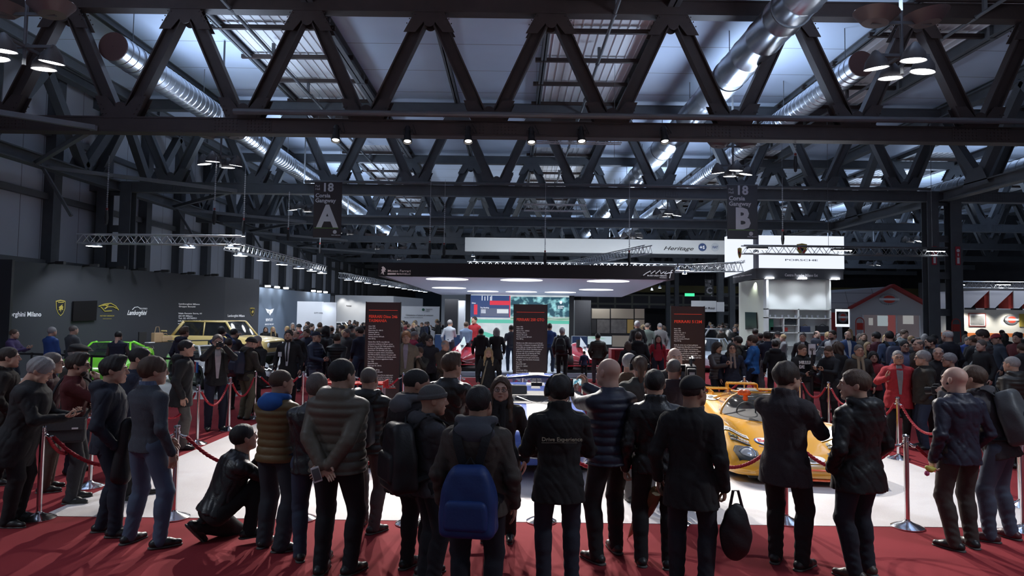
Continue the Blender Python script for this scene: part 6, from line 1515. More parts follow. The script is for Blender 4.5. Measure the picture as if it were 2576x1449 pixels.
ptext('PORSCHE', 1974, 650, 656, 2057, bold=.012); ptext('Centro Porsche Milano Est', 1974, 686, 695, 2057, (5, 28.6), (20, 28.6), glet, .02)
QA, QB = (sxl, 31.15), (sx0-.12, 28.85); ptext('PORSCHE', 1847, 656, 664, 1875, QA, QB, bold=.012)
ptext('Laboratorio sport. Tradizione e innovazione.', 1844, 694, 699, 1892, (sxl+.35, 31.02), (sx0-.1, 28.67), glet, .01)
def crest(cx, cy, w_, h_, A, B):
    e = pxpoly(shield(cx, cy, w_, h_), A, B, gold, tg, 'crest'); pxpoly([(cx-w_*.8, cy-h_*.5), (cx-w_*.1, cy-h_*.5), (cx-w_*.1, cy), (cx-w_*.75, cy)], A, B, drd, e, 'crest_quarter', .02); pxpoly([(cx+w_*.1, cy+h_*.05), (cx+w_*.75, cy+h_*.05), (cx+w_*.3, cy+h_*.7), (cx+w_*.1, cy+h_*.8)], A, B, drd, e, 'crest_quarter', .02); pxpoly(shield(cx, cy+h_*.05, w_*.3, h_*.3), A, B, blackm, e, 'crest_centre', .028)
crest(1861, 637, 5, 13.5, QA, QB); crest(2017, 628, 13, 15, PA, PB)
a = hit(1877, 786, LA, LB); o = pxpoly([(1877, 785), (1905, 786), (1907, 827), (1878, 829)], LA, LB, mat('tv_screen_off', (0, 0, 0)), None, 'wall_screen', .06); tag(o, 'dark flat screen on the angled side of the white tower', 'television')
for i, px in enumerate((1940, 1954, 1971, 1987, 2005, 2017, 2034, 2047, 2061, 2080)):
    p = P(px, 792); tag(MB().lathe([(.04, 0), (.045, .11), (.001, .11)], 12, Matrix.Translation((p.x, TY0+.15, zs[1])), caps=False).build('white_mug', mat('mug_white', (.7, .72, .78), .4)), 'small pale mug on the top tower shelf, %s from the left' % ORD[i], 'mug', 'mugs on the top shelf of the white tower')
for (a, c, y0, y1, m_, nm, lb) in ((1976, 2003, 806, 816, (.02, .025, .03), 'travel_bag', 'black travel bag on the upper left shelf of the white tower'), (2015, 2040, 821, 835, (.03, .04, .09), 'travel_bag', 'navy travel bag with yellow straps on the right shelf'), (2058, 2086, 820, 835, (.015, .015, .02), 'suitcase', 'black suitcase on the right shelf of the white tower'), (1938, 1968, 822, 835, (.015, .015, .02), 'camera_case', 'black case on the lower left shelf of the white tower'), (1937, 1947, 803, 832, (.02, .10, .06), 'green_emblem_board', 'green round-emblem board at the left of the tower shelves'), (1945, 1968, 842, 858, (.02, .02, .02), 'black_box', 'black box on the bottom left shelf of the tower'), (1975, 1983, 824, 834, (.4, .05, .04), 'red_model', 'small red model on the tower shelf'), (2052, 2075, 845, 868, (.25, .03, .03), 'red_jacket_stack', 'folded red garment on the bottom right shelf')):
    p = P(a, y1); q = P(c, y0); o = MB().box((p.x, TY0+.04, p.z), (q.x, TY0+.3, q.z)).build('item', mat('shelf_item_%s_%d' % (nm, a), m_, .5), bevel=.02); o.name = nm; tag(o, lb, nm.replace('_', ' '))
    if nm in ('travel_bag', 'suitcase'): MB().tube([(p.x+.1, TY0+.1, q.z), ((p.x+q.x)/2, TY0+.1, q.z+.08), (q.x-.1, TY0+.1, q.z)], .012, 5).build('handle', leather if 'navy' in lb else blackm, o)
for x in np.linspace(x0+.3, x1-.3, 3): spot('tower_wash', (x, TY0-.35, zt-.1), (x, TY0+.3, 1.8), 55, COOL, 80, .8, .08)
spot('tower_wash', (xl+.2, TY0+.9, zt-.1), (xl+.5, TY0+1.6, 1.5), 40, (.9, 1, .85), 80, .8, .08)
for i, x in enumerate(np.linspace(x0, x1, 3)): tag(MB().box((x-.16, TY0-.45, zt-.0), (x+.16, TY0-.2, zt+.06)).build('sign_downlight', spk), 'small downlight under the white tower sign, %s from the left' % ORD[i], 'lamp', 'downlights under the tower sign')
area('sign_glow', ((sx0+sx1)/2, 28.4, (sz0+sz1)/2), ((sx0+sx1)/2, 20, 1), 60, 3.2, 1.2, COOL)
# ---- truss in front of the tower, with LED flood bars
def ledbar(px, py, Y, label, e=120):
    p = at(px, py, Y); g = empty('led_flood_bar', p, 0, label, 'lamp', 'LED flood bars on the right trusses')
    MB().box((-.36, -.12, 0), (.36, .12, .07)).build('housing', blackm, g)
    for i in range(5): MB().lathe([(.001, -.005), (.06, -.005)], 10, Matrix.Translation((-.28+i*.14, -.04, -.0)) @ Matrix.Rotation(.5, 4, 'X'), caps=False).build('led', fl, g)
    if e: spot('led_beam', p-Vector((0, 0, .1)), (p.x, Y-1, 0), e, COOL, 110, .6, .2)
z = at(1868, 638, 25).z
rig((at(1868, 635, 25).x, 25, z), (at(2378, 640, 25).x, 25, z), 'dark lighting truss hanging before the white tower and the right column', m=steel_md)
for i, (px, py) in enumerate(((1905, 626), (2118, 630), (2352, 632))): ledbar(px, py, 24.8, 'bright LED bar on the truss before the white tower, %s' % ['left', 'middle', 'right'][i], 220)
for i, px in enumerate((1969, 2084, 2345)): p = at(px, 600, 25); tag(MB().tube([(p.x, 25, z+.3), (p.x, 25, ZB+2)], .008, 4).build('steel_wire', steel_md), 'thin wire carrying the truss before the tower, %s from the left' % ORD[i], 'wire', 'wires of the tower truss')
z = at(2400, 724, 33).z; rig((at(2385, 722, 33).x, 33, z), (at(2600, 724, 33).x, 33, z), 'silver truss above the white stand at the far right')
for i, px in enumerate((2408, 2523)): ledbar(px, 716, 32.8, 'LED bar on the truss above the far right stand, %s one' % ['left', 'right'][i])
z = at(1700, 682, 32).z; rig((at(1700, 682, 32).x, 32, z), (at(1830, 682, 32).x, 32, z), 'silver truss between the canopy and the white tower'); ledbar(1726, 680, 31.8, 'LED bar between the canopy and the white tower')
tag(scr(1724, 1747, 738, 745, 50, emitm('exit_green', (.05, .75, .3), 1.5), 'exit_sign'), 'small lit green exit sign in the distance', 'sign')
tag(scr(1740, 1802, 757, 784, 48, wpanel, 'white_sign'), 'distant white hanging sign with black lettering', 'sign'); wtext('Giovanni Rosi', 1743, 770, 777, (5, 47.95), (20, 47.95), blackm, bpy.data.objects['white_sign'], .02, pxr=1798)
tag(scr(1803, 1822, 760, 784, 48, wpanel, 'small_white_sign'), 'small white sign beside the distant white hanging sign', 'sign')
# ---- gabled house stand
gg = empty('gabled_stand', (0, 0, 0), 0, 'grey gabled house-shaped stand with a red roof edge and round red badge', 'exhibition stand'); GY = 34
gp = lambda px, py: at(px, py, GY)
A_, B_, C_, D_, E_ = gp(2140, 775), gp(2240, 721), gp(2326, 768), gp(2326, 850), gp(2140, 850)
pol = [(A_.x, 0), (A_.x, A_.z), (B_.x, B_.z), (C_.x, C_.z), (C_.x, 0)]
MB().prism(pol, GY, GY+.2).build('gable_wall', mat('pale_grey_gable', (.46, .46, .49), .7), gg)
b = MB(); b.bar((A_.x-.1, GY-.1, A_.z), (B_.x, GY-.1, B_.z+.05), .35, .1); b.bar((B_.x, GY-.1, B_.z+.05), (C_.x+.3, GY-.1, C_.z-.1), .35, .16); b.build('red_roof_edge', mat('roof_red', (.28, .02, .02), .6), gg)
b = MB(); xl2 = gp(2090, 735).x
b.add([(A_.x, GY, A_.z), (B_.x, GY, B_.z), (B_.x-1.0, GY+9, B_.z), (A_.x-1.6, GY+9, A_.z)], [(0, 1, 2, 3)]); b.add([(A_.x, GY, A_.z), (B_.x, GY, B_.z), (xl2-1.0, GY+.8, B_.z-.5), (xl2-1, GY+.8, A_.z-.1)], [(0, 1, 2, 3)]); b.build('roof', lines_mat('roof_grey', (.30, .30, .33), (.15, .15, .17), (1.2, 0, .5), .03), gg)
MB().box((xl2-1, GY+.9, 0), (A_.x, GY+1, A_.z)).build('side_wall', mat('pale_grey_gable', (0, 0, 0)), gg)
wg = MB(); a = gp(2170, 792); c = gp(2312, 850); wg.box((a.x, GY-.02, .9), (c.x, GY-.005, a.z)); wg.build('shop_window', mat('warm_window', (.22, .19, .20), .2, emit=.10, ecol=(.5, .4, .42)), gg)
for (px0, px1, y0, y1, cc) in ((2208, 2234, 794, 820, (.55, .65, .7)), (2272, 2298, 794, 815, (.6, .6, .6)), (2234, 2252, 793, 845, (.3, .08, .08)), (2186, 2196, 800, 818, (.5, .5, .5))): scr(px0, px1, y0, y1, GY-.04, emitm('window_display_%d' % px0, cc, .45), 'window_display', gg, .02)
b = MB(); [b.box((gp(px, 800).x-.03, GY-.06, .9), (gp(px, 800).x+.03, GY-.04, a.z)) for px in (2170, 2254, 2312)]; b.build('window_frame', wpanel, gg)
def oval_badge(px, py, Y, rx, rz, parent):
    p = at(px, py, Y); M = Matrix.Translation((p.x, Y-.03, p.z)) @ Matrix.Rotation(PI/2, 4, 'X'); u = Y/1717
    o = MB().lathe([(.001, .03), (1, .03), (1, 0)], 28, M @ Matrix.Diagonal((rx*u, rz*u, 1, 1)), caps=False).build('oval_badge', mat('badge_silver', (.35, .35, .38), .4, .5), parent)
    k = MB().lathe([(.001, .045), (1, .045)], 28, M @ Matrix.Diagonal((rx*u*.72, rz*u*.82, 1, 1)), caps=False).build('badge_red', mat('badge_red', (.55, .05, .03), .5), o)
    MB().box((p.x-rx*u*1.15, Y-.09, p.z-rz*u*.24), (p.x+rx*u*1.15, Y-.07, p.z+rz*u*.24)).build('badge_band', wpanel, k)
    bb = MB()
    for i in range(28): an_ = 2*PI*i/28; bb.box((p.x+rx*u*1.02*math.cos(an_)-.035, Y-.05, p.z+rz*u*1.05*math.sin(an_)-.035), (p.x+rx*u*1.02*math.cos(an_)+.035, Y-.02, p.z+rz*u*1.05*math.sin(an_)+.035))
    bb.build('badge_teeth', mat('badge_silver', (0, 0, 0)), k); return o
oval_badge(2235, 753, GY, 22, 11.5, gg)
o = scr(2105, 2134, 784, 815, 31, blackm, 'poster_board'); tag(o, 'square black poster with a round red and white badge beside the gabled stand', 'poster'); fr = scr(2103, 2137, 778, 822, 31.02, emitm('poster_frame_white', (.85, .9, .95), 1), 'lit_frame', o, .05); oval_badge(2119, 798, 31, 10, 11, o)
tag(scr(2093, 2104, 786, 850, 32, mat('roof_red', (0, 0, 0)), 'red_banner'), 'narrow red panel between the white tower and the badge poster', 'panel')
for i, (px, Y) in enumerate(((2163, 30), (2405, 29))):
    p = at(px, 800, Y); gq = empty('extinguisher_stand', (p.x, Y, 0), 0, 'red arched fire extinguisher stand %s' % ('before the gabled stand', 'before the far right white stand')[i], 'stand')
    MB().tube([(-.18, 0, 0), (-.18, 0, 2.1)]+[(-.18*math.cos(t), 0, 2.1+.18*math.sin(t)) for t in np.linspace(0, PI, 8)]+[(.18, 0, 2.1), (.18, 0, 0)], .02, 6).build('frame', mat('fire_red', (.4, .03, .02), .5), gq)
    MB().box((-.14, -.01, 1.75), (.14, .01, 2.05)).build('sign_plate', mat('fire_red', (0, 0, 0)), gq); MB().lathe([(.08, .1), (.085, .55), (.03, .66), (.03, .72), (.001, .72)], 14, caps=False).build('extinguisher', mat('fire_red', (0, 0, 0)), gq, smooth=40)
# ---- zigzag-roofed white stand at the right
zg = empty('sawtooth_stand', (0, 0, 0), 0, 'white stand with a sawtooth roof edge, framed photograph and orange stripe', 'exhibition stand'); ZY = 34.0; zp = lambda px, py: at(px, py, ZY)
za = zp(2332, 775); zb_ = zp(2760, 775); crm = mat('cream_wall', (.72, .70, .64), .6, noise=.03)
MB().box((za.x, ZY, 0), (zb_.x, ZY+.2, za.z)).build('wall', crm, zg)
q0 = zp(2330, 836).z; q1 = zp(2330, 845).z
MB().box((za.x, ZY-.02, q1), (zb_.x, ZY, q0)).build('orange_stripe', mat('orange_stripe', (.62, .17, .04), .6), zg); MB().box((za.x, ZY-.02, 0), (zb_.x, ZY, q1)).build('grey_dado', mat('dado_grey', (.3, .3, .29), .6), zg)
MB().box((za.x, ZY-.3, za.z-.02), (zb_.x, ZY+.0, za.z+.02)).build('ledge', wpanel, zg)
# sawtooth: white sloping faces and dark recesses
t0 = zp(2330, 735).z
MB().box((za.x, ZY+.6, za.z), (zb_.x, ZY+.7, t0+.5)).build('recess_back', dgrey, zg)
for i in range(3):
    xa = zp(2330+i*61-15, 775).x; xt = zp(2480+i*61-4-60*0, 735).x; x_r = zp(2480+i*60, 735).x; x_l = zp(2432+i*60, 775).x
    z1 = zp(2480, 731).z
    if i == 0:
        MB().prism([(za.x, za.z), (x_l, za.z), (x_r, z1), (za.x, t0+.0)], ZY-.25, ZY-.2).build('white_slope', mat('slope_white', (.72, .72, .8), .6), zg)
    else:
        xp = zp(2480+(i-1)*60+3, 735).x; MB().prism([(xp, za.z), (x_l, za.z), (x_r, z1), (xp, z1)], ZY-.25, ZY-.2).build('white_slope', mat('slope_white', (0, 0, 0)), zg)
    MB().box((x_r-.22, ZY-.2, za.z), (x_r, ZY+.5, z1)).build('red_reveal', mat('reveal_red', (.35, .03, .02), .6), zg)
    MB().box((x_r, ZY-.26, za.z), (x_r+.06, ZY+.5, z1)).build('white_edge', wpanel, zg)
for i, px in enumerate((2420, 2470, 2535)):
    p = zp(px, 776); tag(MB().box((p.x-.22, ZY-.7, za.z-.05), (p.x+.22, ZY-.5, za.z+.03)).build('wall_washer', blackm), 'black wall-washer lamp on the far right stand, %s' % ['left', 'middle', 'right'][i], 'lamp', 'wall washers on the far right stand')
    spot('washer_light', (p.x, ZY-.6, za.z-.1), (p.x, ZY, 1.7), 90, (1, .97, .88), 100, .8, .1)
pf = scr(2438, 2480, 788, 821, ZY-.05, mat('red_frame', (.35, .05, .04), .5), 'framed_photograph'); tag(pf, 'red framed grey photograph of cars on the far right white wall', 'picture'); scr(2440, 2478, 790, 819, ZY-.07, mat('frame_mount', (.7, .7, .7), .6), 'mount', pf, .02); scr(2442, 2476, 795, 816, ZY-.09, mat('bw_photo', (.22, .22, .22), .5, noise=.8, nscale=2.5), 'photo', pf, .02)
pf = scr(2386, 2403, 788, 820, ZY-.05, mat('red_frame', (0, 0, 0)), 'framed_photograph'); tag(pf, 'framed photograph half hidden by the right column', 'picture'); scr(2388, 2401, 791, 817, ZY-.08, mat('bw_photo', (0, 0, 0)), 'photo', pf, .02)
pf = scr(2566, 2600, 790, 822, ZY-.05, gold, 'framed_poster'); tag(pf, 'yellow framed poster at the right edge of the white stand', 'picture')
oval_badge(2543, 804, ZY, 15, 10, zg)
# distant strips / walkways at the right, ochre beams
for i, (y_, zz) in enumerate(((86, 5.2), (92, 4.2))):
    tag(MB().box((14, y_, zz), (56, y_+.4, zz+.9)).build('gallery_beam', mat('ochre_beam', (.22, .19, .08), .7)), 'long ochre gallery beam across the far right end, %s' % ('upper', 'lower')[i], 'beam')
tag(MB().box((9, 88, 3.2), (56, 88.3, 5.0)).build('office_strip', lines_mat('office_front', (.10, .10, .12), (.35, .35, .3), (2.2, 0, 1.2), .25)), 'dark office front at the far end of the hall on the right', 'office front')
# ================================================================== rope barrier
ropem = mat('red_rope', (.42, .015, .03), .7, bump=.4, bscale=60)
def stanchion(x, y, label):
    g = empty('rope_post', (x, y, 0), 0, label, 'barrier post', 'chrome rope posts')
    MB().lathe([(.165, 0), (.165, .012), (.12, .035), (.05, .06), (.03, .075), (.028, .09)], 28, caps=False).build('base', chrome, g, smooth=40)
    MB().lathe([(.026, .05), (.026, .90)], 20, caps=False).build('pole', chrome, g, smooth=40)
    MB().lathe([(.026, .90), (.036, .905), (.036, .925), (.030, .93), (.030, .965), (.036, .97), (.034, .99), (.001, 1.0)], 20, caps=False).build('cap', chrome, g, smooth=40)
    return g
def rope(a, b, label, sag=.30, z=.90):
    a = Vector((*a, z)); b = Vector((*b, z)); d = b-a; L = d.length; u = d/L; g = empty('barrier_rope', a, 0, label, 'rope', 'red barrier ropes')
    P = [u*(.11+(L-.22)*t)+Vector((0, 0, -sag*(1-(2*t-1)**2)-.03)) for t in np.linspace(0, 1, 26)]
    # twisted strands
    b3 = MB(); N = 110
    for st in range(3):
        pts = []
        for i in range(N+1):
            t = i/N*25; k = min(int(t), 24); p = P[k].lerp(P[k+1], t-k); tg_ = (P[k+1]-P[k]).normalized(); s1 = tg_.cross(Vector((0, 0, 1))).normalized(); s2 = s1.cross(tg_)
            an = i*.62+st*2*PI/3; pts.append(p+s1*math.cos(an)*.010+s2*math.sin(an)*.010)
        b3.tube(pts, .0115, 5)
    b3.build('twisted_cord', ropem, g, smooth=True)
    for s_, p0, p1 in ((1, u*.03, P[0]), (-1, u*(L-.03), P[-1])): MB().tube([p0, p0.lerp(p1, .5)+Vector((0, 0, -.01)), p1], [.009, .016, .017], 8).build('end_hook', chrome, g, smooth=True)
    return g
def gx(px, py): p = ground(px, py); return (p.x, p.y)
front = [gx(97, 1306), gx(437, 1303), gx(757, 1306), (-1.05, 7.42), gx(1362, 1312), gx(1700, 1316), gx(1978, 1314), gx(2283, 1327), (5.5, 7.42)]
left_ = [(-5.3, 8.75), (-5.35, 10.15), gx(495, 1118), gx(575, 1083), gx(640, 1054)]
back = [(-4.35, 14.4), (-3.3, 14.4), (-2.25, 14.4), (-1.06, 14.4), (.25, 14.4), (1.5, 14.4), (2.65, 14.45), (3.8, 14.5), (4.95, 14.55)]
right_ = [(6.15, 14.6), (6.25, 13.5), (6.3, 12.4), (6.25, 11.1), (6.25, 9.6), (6.2, 8.4)]
loop = [front[0]]+left_+back+right_+[front[-1]]+front[-2:0:-1]
onum = ['one', 'two', 'three', 'four', 'five', 'six', 'seven', 'eight', 'nine', 'ten']
for grp, nm_ in ((front, 'front row by the red carpet'), (left_, 'left side row'), (back, 'rear row before the stage'), (right_, 'right side row')):
    for i, (x, y) in enumerate(grp): stanchion(x, y, 'chrome rope post in the %s, number %s from the %s' % (nm_, onum[i], 'left' if nm_[0] in 'fr' and 'side' not in nm_ else ('camera' if 'left' in nm_ else 'far end')))
for i, (a, c) in enumerate(zip(loop, loop[1:]+[loop[0]])):
    L = (Vector(a)-Vector(c)).length
    side_ = 'left' if i < 6 else ('rear' if i < 15 else ('right' if i < 22 else 'front')); k = [0, 6, 15, 22][['left', 'rear', 'right', 'front'].index(side_)]
    rope(a, c, 'red twisted rope between posts on the %s side, span %s' % (side_, onum[(i-k) % 10]), min(.34, .22*L))

# ================================================================== props carried by people
def world_of(P): return Matrix.Translation(P.location) @ Matrix.Rotation(P.rotation_euler.z, 4, 'Z') @ Matrix.Diagonal((*P.scale, 1))
def tframe(info):
    M = info['RT'].to_4x4(); M.translation = Vector(info['pel']); return M
def backpack(P, info, col, label, w_=.15, h_=.23, dz=.24, dy=-.225, drop=0, kind='nylon', pocket=None, strapc=None, name='backpack', one=None):
    M = world_of(P) @ tframe(info); g = empty(name, (0, 0, 0), 0, label, 'backpack'); g.matrix_world = M
    m = cloth(col, kind=kind); v = Vol((-.25, -.45, -.35), (.25, .0, .7), .012); c = np.array((0, dy, dz-drop))
    def rb(X, Y, Z, c=c, b=(w_-.04, .035, h_-.05), r=.055):
        tz = np.clip((Z-c[2])/h_, -1, 1); bx = b[0]*(1-.5*np.clip(tz+.1, 0, 1)**2); by = b[1]*(1.25-.4*tz)
        qx = np.abs(X-c[0])-bx; qy = np.abs(Y-c[1])-by; qz = np.abs(Z-c[2])-b[2]
        return np.sqrt(np.maximum(qx, 0)**2+np.maximum(qy, 0)**2+np.maximum(qz, 0)**2)+np.minimum(np.maximum(np.maximum(qx, qy), qz), 0)-r
    v.put(rb, c-.3, c+.33, .01); X, Y, Z = np.meshgrid(*v.ax, indexing='ij'); v.F += (.005*noise3(X, Y, Z, 30, 2)).astype(np.float32)
    link('pack', np_mesh('pack', [v.mesh()], m), g)
    v = Vol(c-.3, c+.3, .012); cc = c+np.array((0, -.085, -.08)); v.put(lambda X, Y, Z: rb(X, Y, Z, cc, (w_-.06, .01, h_*.42-.03), .035), cc-.25, cc+.25, .01)
    link('front_pocket', np_mesh('pocket', [v.mesh()], cloth(pocket or col, kind=kind)), g)
    sm_ = cloth(strapc or (.012, .012, .014))
    for s in (-1, 1):
        if one and s != one: continue
        top = c+np.array((s*.05, .06, h_-.01)); b = MB()
        pts = catmull([top, (s*.095, -.165-.05*(drop > 0), max(.50, top[2])-.02 if drop == 0 else .44), (s*.115, -.08, .56), (s*.12, .09, .50), (s*.125, .17, .38), (s*.14, .15, .20), (s*.175, .02, .10), (s*.13, dy+.08, c[2]-h_*.7)], 6)
        for i in range(len(pts)-1): b.bar(pts[i], pts[i+1]+(pts[i+1]-pts[i])*.1, .055 if drop == 0 else .06, .012, up=(0, -1, .3) if 12 > i or i > 30 else (0, 1, 0))
        b.build('shoulder_strap', sm_, g)
    b = MB(); b.tube([c+np.array((-.03, .04, h_)), c+np.array((0, .05, h_+.05)), c+np.array((.03, .04, h_))], .008, 5); b.build('grab_loop', sm_, g)
    return g
def hand_world(P, info, i): return world_of(P) @ Matrix(info['hands'][i][2].tolist())
def camera_prop(P, info, label, big=1.0, drop=0):
    a = hand_world(P, info, 0).translation; b_ = hand_world(P, info, 1).translation; Rz = Matrix.Rotation(P.rotation_euler.z, 4, 'Z') @ Matrix.Rotation(info['RT'].to_euler().x*.3, 4, 'X')
    f = (Rz.to_3x3() @ Vector((0, 1, 0))); g = empty('camera', (0, 0, 0), 0, label, 'camera'); g.matrix_world = Matrix.Translation((a+b_)/2+f*.09+Vector((0, 0, .04-drop))) @ Rz @ Matrix.Scale(big, 4)
    MB().box((-.065, -.03, -.045), (.065, .03, .04)).box((-.03, -.035, .035), (.03, .025, .065)).build('camera_body', darkp, g, bevel=.008)
    MB().lathe([(.034, 0), (.036, .05), (.039, .06), (.039, .09), (.034, .09), (.03, .07)], 18, Matrix.Translation((0, .02, -.005)) @ Matrix.Rotation(-PI/2, 4, 'X'), caps=False).build('lens', darkp, g, smooth=40)
    MB().lathe([(.001, .08), (.031, .08)], 18, Matrix.Translation((0, .02, -.005)) @ Matrix.Rotation(-PI/2, 4, 'X'), caps=False).build('lens_glass', mat('lens_glass', (.03, .03, .05), .05), g)
    return g
def phone_prop(P, info, i, label, lit=False, white=False, off=(0, .1, -.02), land=False):
    M = hand_world(P, info, i) @ Matrix.Translation(off) @ (Matrix.Rotation(PI/2, 4, 'Z') if land else Matrix.Identity(4)); g = empty('mobile_phone', (0, 0, 0), 0, label, 'phone'); g.matrix_world = M
    MB().box((-.036, -.07, -.005), (.036, .07, .005)).build('phone_case', mat('phone_white', (.7, .7, .7), .3) if white else darkp, g, bevel=.004)
    MB().box((-.032, -.058, .0052), (.032, .058, .006)).build('phone_screen', noisy_emit('phone_screen_lit', (.05, .3, .45), (.6, .8, .9), 30, 1.0) if lit else mat('phone_glass', (.01, .01, .012), .08), g)
    return g
def face_phone(P, info, label):                       # raised phone, screen towards its user
    a = hand_world(P, info, 0).translation; b_ = hand_world(P, info, 1).translation; Rz = Matrix.Rotation(P.rotation_euler.z, 4, 'Z'); f = Rz.to_3x3() @ Vector((0, 1, 0))
    g = empty('mobile_phone', (0, 0, 0), 0, label, 'phone'); g.matrix_world = Matrix.Translation((a+b_)/2+f*.06+Vector((0, 0, .09))) @ Rz
    MB().box((-.075, -.005, -.038), (.075, .005, .038)).build('phone_case', darkp, g, bevel=.004); MB().box((-.062, -.0065, -.033), (.062, -.005, .033)).build('phone_screen', noisy_emit('phone_screen_lit2', (.03, .2, .3), (.7, .85, .9), 40, 1.0), g); return g

# ================================================================== people
def hor(px): return 790+.0125*(px-1288)
def person(px, d, ytop, yaw, label, **k):
    h = 2.25-(ytop-hor(px))*d/F
    if 'height' in k: h = k.pop('height')
    lod = k.pop('lod', 0 if d < 9.5 else (1 if d < 18 else 2))
    P, info = figure(label, height=h, lod=lod, seed=int(px), **k)
    P.location = (at(px, hor(px)+60, d).x, d, k.get('_z', 0)); P.rotation_euler = (0, 0, R(yaw)); return P, info
BK = (.012, .012, .014); NV = (.014, .018, .038); CH = (.035, .035, .04); JN = (.025, .04, .075); DJ = (.014, .02, .036); BR = (.05, .035, .025); GY_ = (.10, .10, .105)
# ---- left group
P, I = person(60, 7.25, 942, -75, 'grey-haired person in a dark overcoat looking down at a phone at the far left', jack='coat', jcol=BK, arms=('phone', 'phone'), lean=.28, hpitch=.35, hair='full', hcol='grey', legs=BK, height=1.76, fat=.6)
phone_prop(P, I, 1, 'mobile phone held by the grey-haired person at the far left')
P, I = person(22, 8.9, 868, -60, 'person in a black parka with a fur-trimmed hood at the far left edge', jack='parka', jcol=(.02, .016, .014), hood=True, hair='short', legs=BK, arms=('pocket', 'pocket'), height=1.74)
v = Vol((-.3, -.35, .3), (.3, .2, .75), .014); T_ = lambda p: np.array(I['T'](p))
P, I = person(125, 8.55, 905, -62, 'person in glasses and a dark maroon hooded jacket behind the rope at the left', jack='jacket', jcol=(.045, .012, .014), hood=True, glasses=True, hair='short', hcol='greyb', legs=(.09, .065, .05), lkind='c', arms=('phone', 'pocket'), height=1.70, lean=.06)
P, I = person(196, 8.1, 902, -68, 'bearded person in glasses and maroon sweater resting a hand on the chin', jack='sweater', jcol=(.085, .012, .014), jkind='knit', glasses=True, hair='quiff', beard='dark', legs=CH, arms=('crossed', 'chin'), height=1.72, hpitch=.05)
W = world_of(P) @ tframe(I); g = empty('messenger_bag', (0, 0, 0), 0, 'dark grey messenger bag hanging on the hip of the bearded person', 'bag'); g.matrix_world = W
MB().box((.10, -.20, -.20), (.24, .16, .08)).build('bag_body', cloth((.05, .05, .055), kind='knit'), g, bevel=.03); MB().box((.235, -.20, -.05), (.255, .16, .09)).build('flap', cloth((.06, .06, .065), kind='knit'), g, bevel=.005); MB().box((.256, .04, -.04), (.26, .10, -.02)).build('white_tag', white_p, g)
MB().tube(catmull([(.2, -.14, .06), (.1, -.2, .3), (-.08, -.12, .53), (-.12, .0, .55), (-.06, .16, .45), (.12, .19, .2), (.2, .12, .06)], 6), .014, 6).build('shoulder_strap', blackm, g)
P, I = person(196, 9.5, 873, -85, 'person in a dark flat cap behind the two bespectacled onlookers', jack='jacket', jcol=(.03, .026, .022), hair='flatcap', hatm=BK, hcol='grey', legs=DJ, arms=('down', 'pocket'), height=1.76)
P, I = person(287, 6.95, 903, -72, 'young person in a navy hooded sweatshirt watching from behind the rope', jack='jacket', jcol=(.018, .022, .036), hood=True, hair='quiff', hcol='black', legs=DJ, arms=('down', 'pocket'), height=1.77, feet=((-.10, -.06, .1), (.12, .10, .2)))
P, I = person(352, 8.3, 873, -75, 'person in a navy jacket with sunglasses pushed up on the head', jack='jacket', jcol=NV, hair='short', hcol='black', legs=BK, arms=('down', 'down'), height=1.80, hpitch=.15)
gl = link('sunglasses', glasses_mesh(), P, I['HM'] @ Matrix.Translation((0, .0, .095)) @ Matrix.Rotation(.5, 4, 'X'))
P, I = person(385, 6.68, 906, -28, 'person in a charcoal sweater and blue jeans with a jacket over the arm, seen from behind', jack='sweater', jcol=(.06, .068, .085), jkind='knit', hair='full', hcol='brown', legs=(.075, .105, .165), arms=('front', 'down'), height=1.79, feet=((-.15, -.05, .1), (.20, .0, .5)), hyaw=-.35, collar=.03)
lo_ = MB(); cc_ = I['T']((-.20, .02, .0)); W = world_of(P)
v = Vol((-.42, -.2, .45), (0, .25, 1.25), .014)
v.rc((-.30, .0, 1.08), (-.33, -.03, .60), .075, .095, k=.04, flat=((1, 0, 0), 1.5)); v.rc((-.28, .10, 1.08), (-.32, .06, .72), .05, .05, k=.04); X, Y, Z = np.meshgrid(*v.ax, indexing='ij'); v.F += (.010*noise3(X, Y, Z*.4, 38, 3)).astype(np.float32)
o = link('folded_jacket', np_mesh('folded_jacket', [v.mesh()], cloth(BK, kind='nylon'))); o.matrix_world = W; tag(o, 'black jacket hanging over the arm of the person in the charcoal sweater', 'jacket')
ck = MB(); 
for i in range(14):
    a0 = 2*PI*i/14; a1 = 2*PI*(i+1)/14; T_ = I['T']; ck.bar(T_((.072*math.cos(a0), -.015+.07*math.sin(a0), .575)), T_((.072*math.cos(a1), -.015+.07*math.sin(a1), .575)), .01, .045)
ck.build('shirt_collar', cloth((.12, .17, .28)), P)
# crouching photographer
P, I = figure('crouching photographer in a black leather jacket kneeling on the red carpet', height=1.78, jack='leather', jcol=(.014, .014, .016), jkind='leather', hair='short', hcol='black', legs=BK, arms=('camera', 'camera'), pz=.27, lean=.42, hpitch=-.3, feet=((-.12, -.10, 0, .04, .9), (.17, .24, .1)), lod=0, seed=5, hemdz=.05)
P.location = (-2.84, 6.72, .05); P.rotation_euler = (0, 0, R(-48)); camera_prop(P, I, 'black camera held to the eye by the crouching photographer')
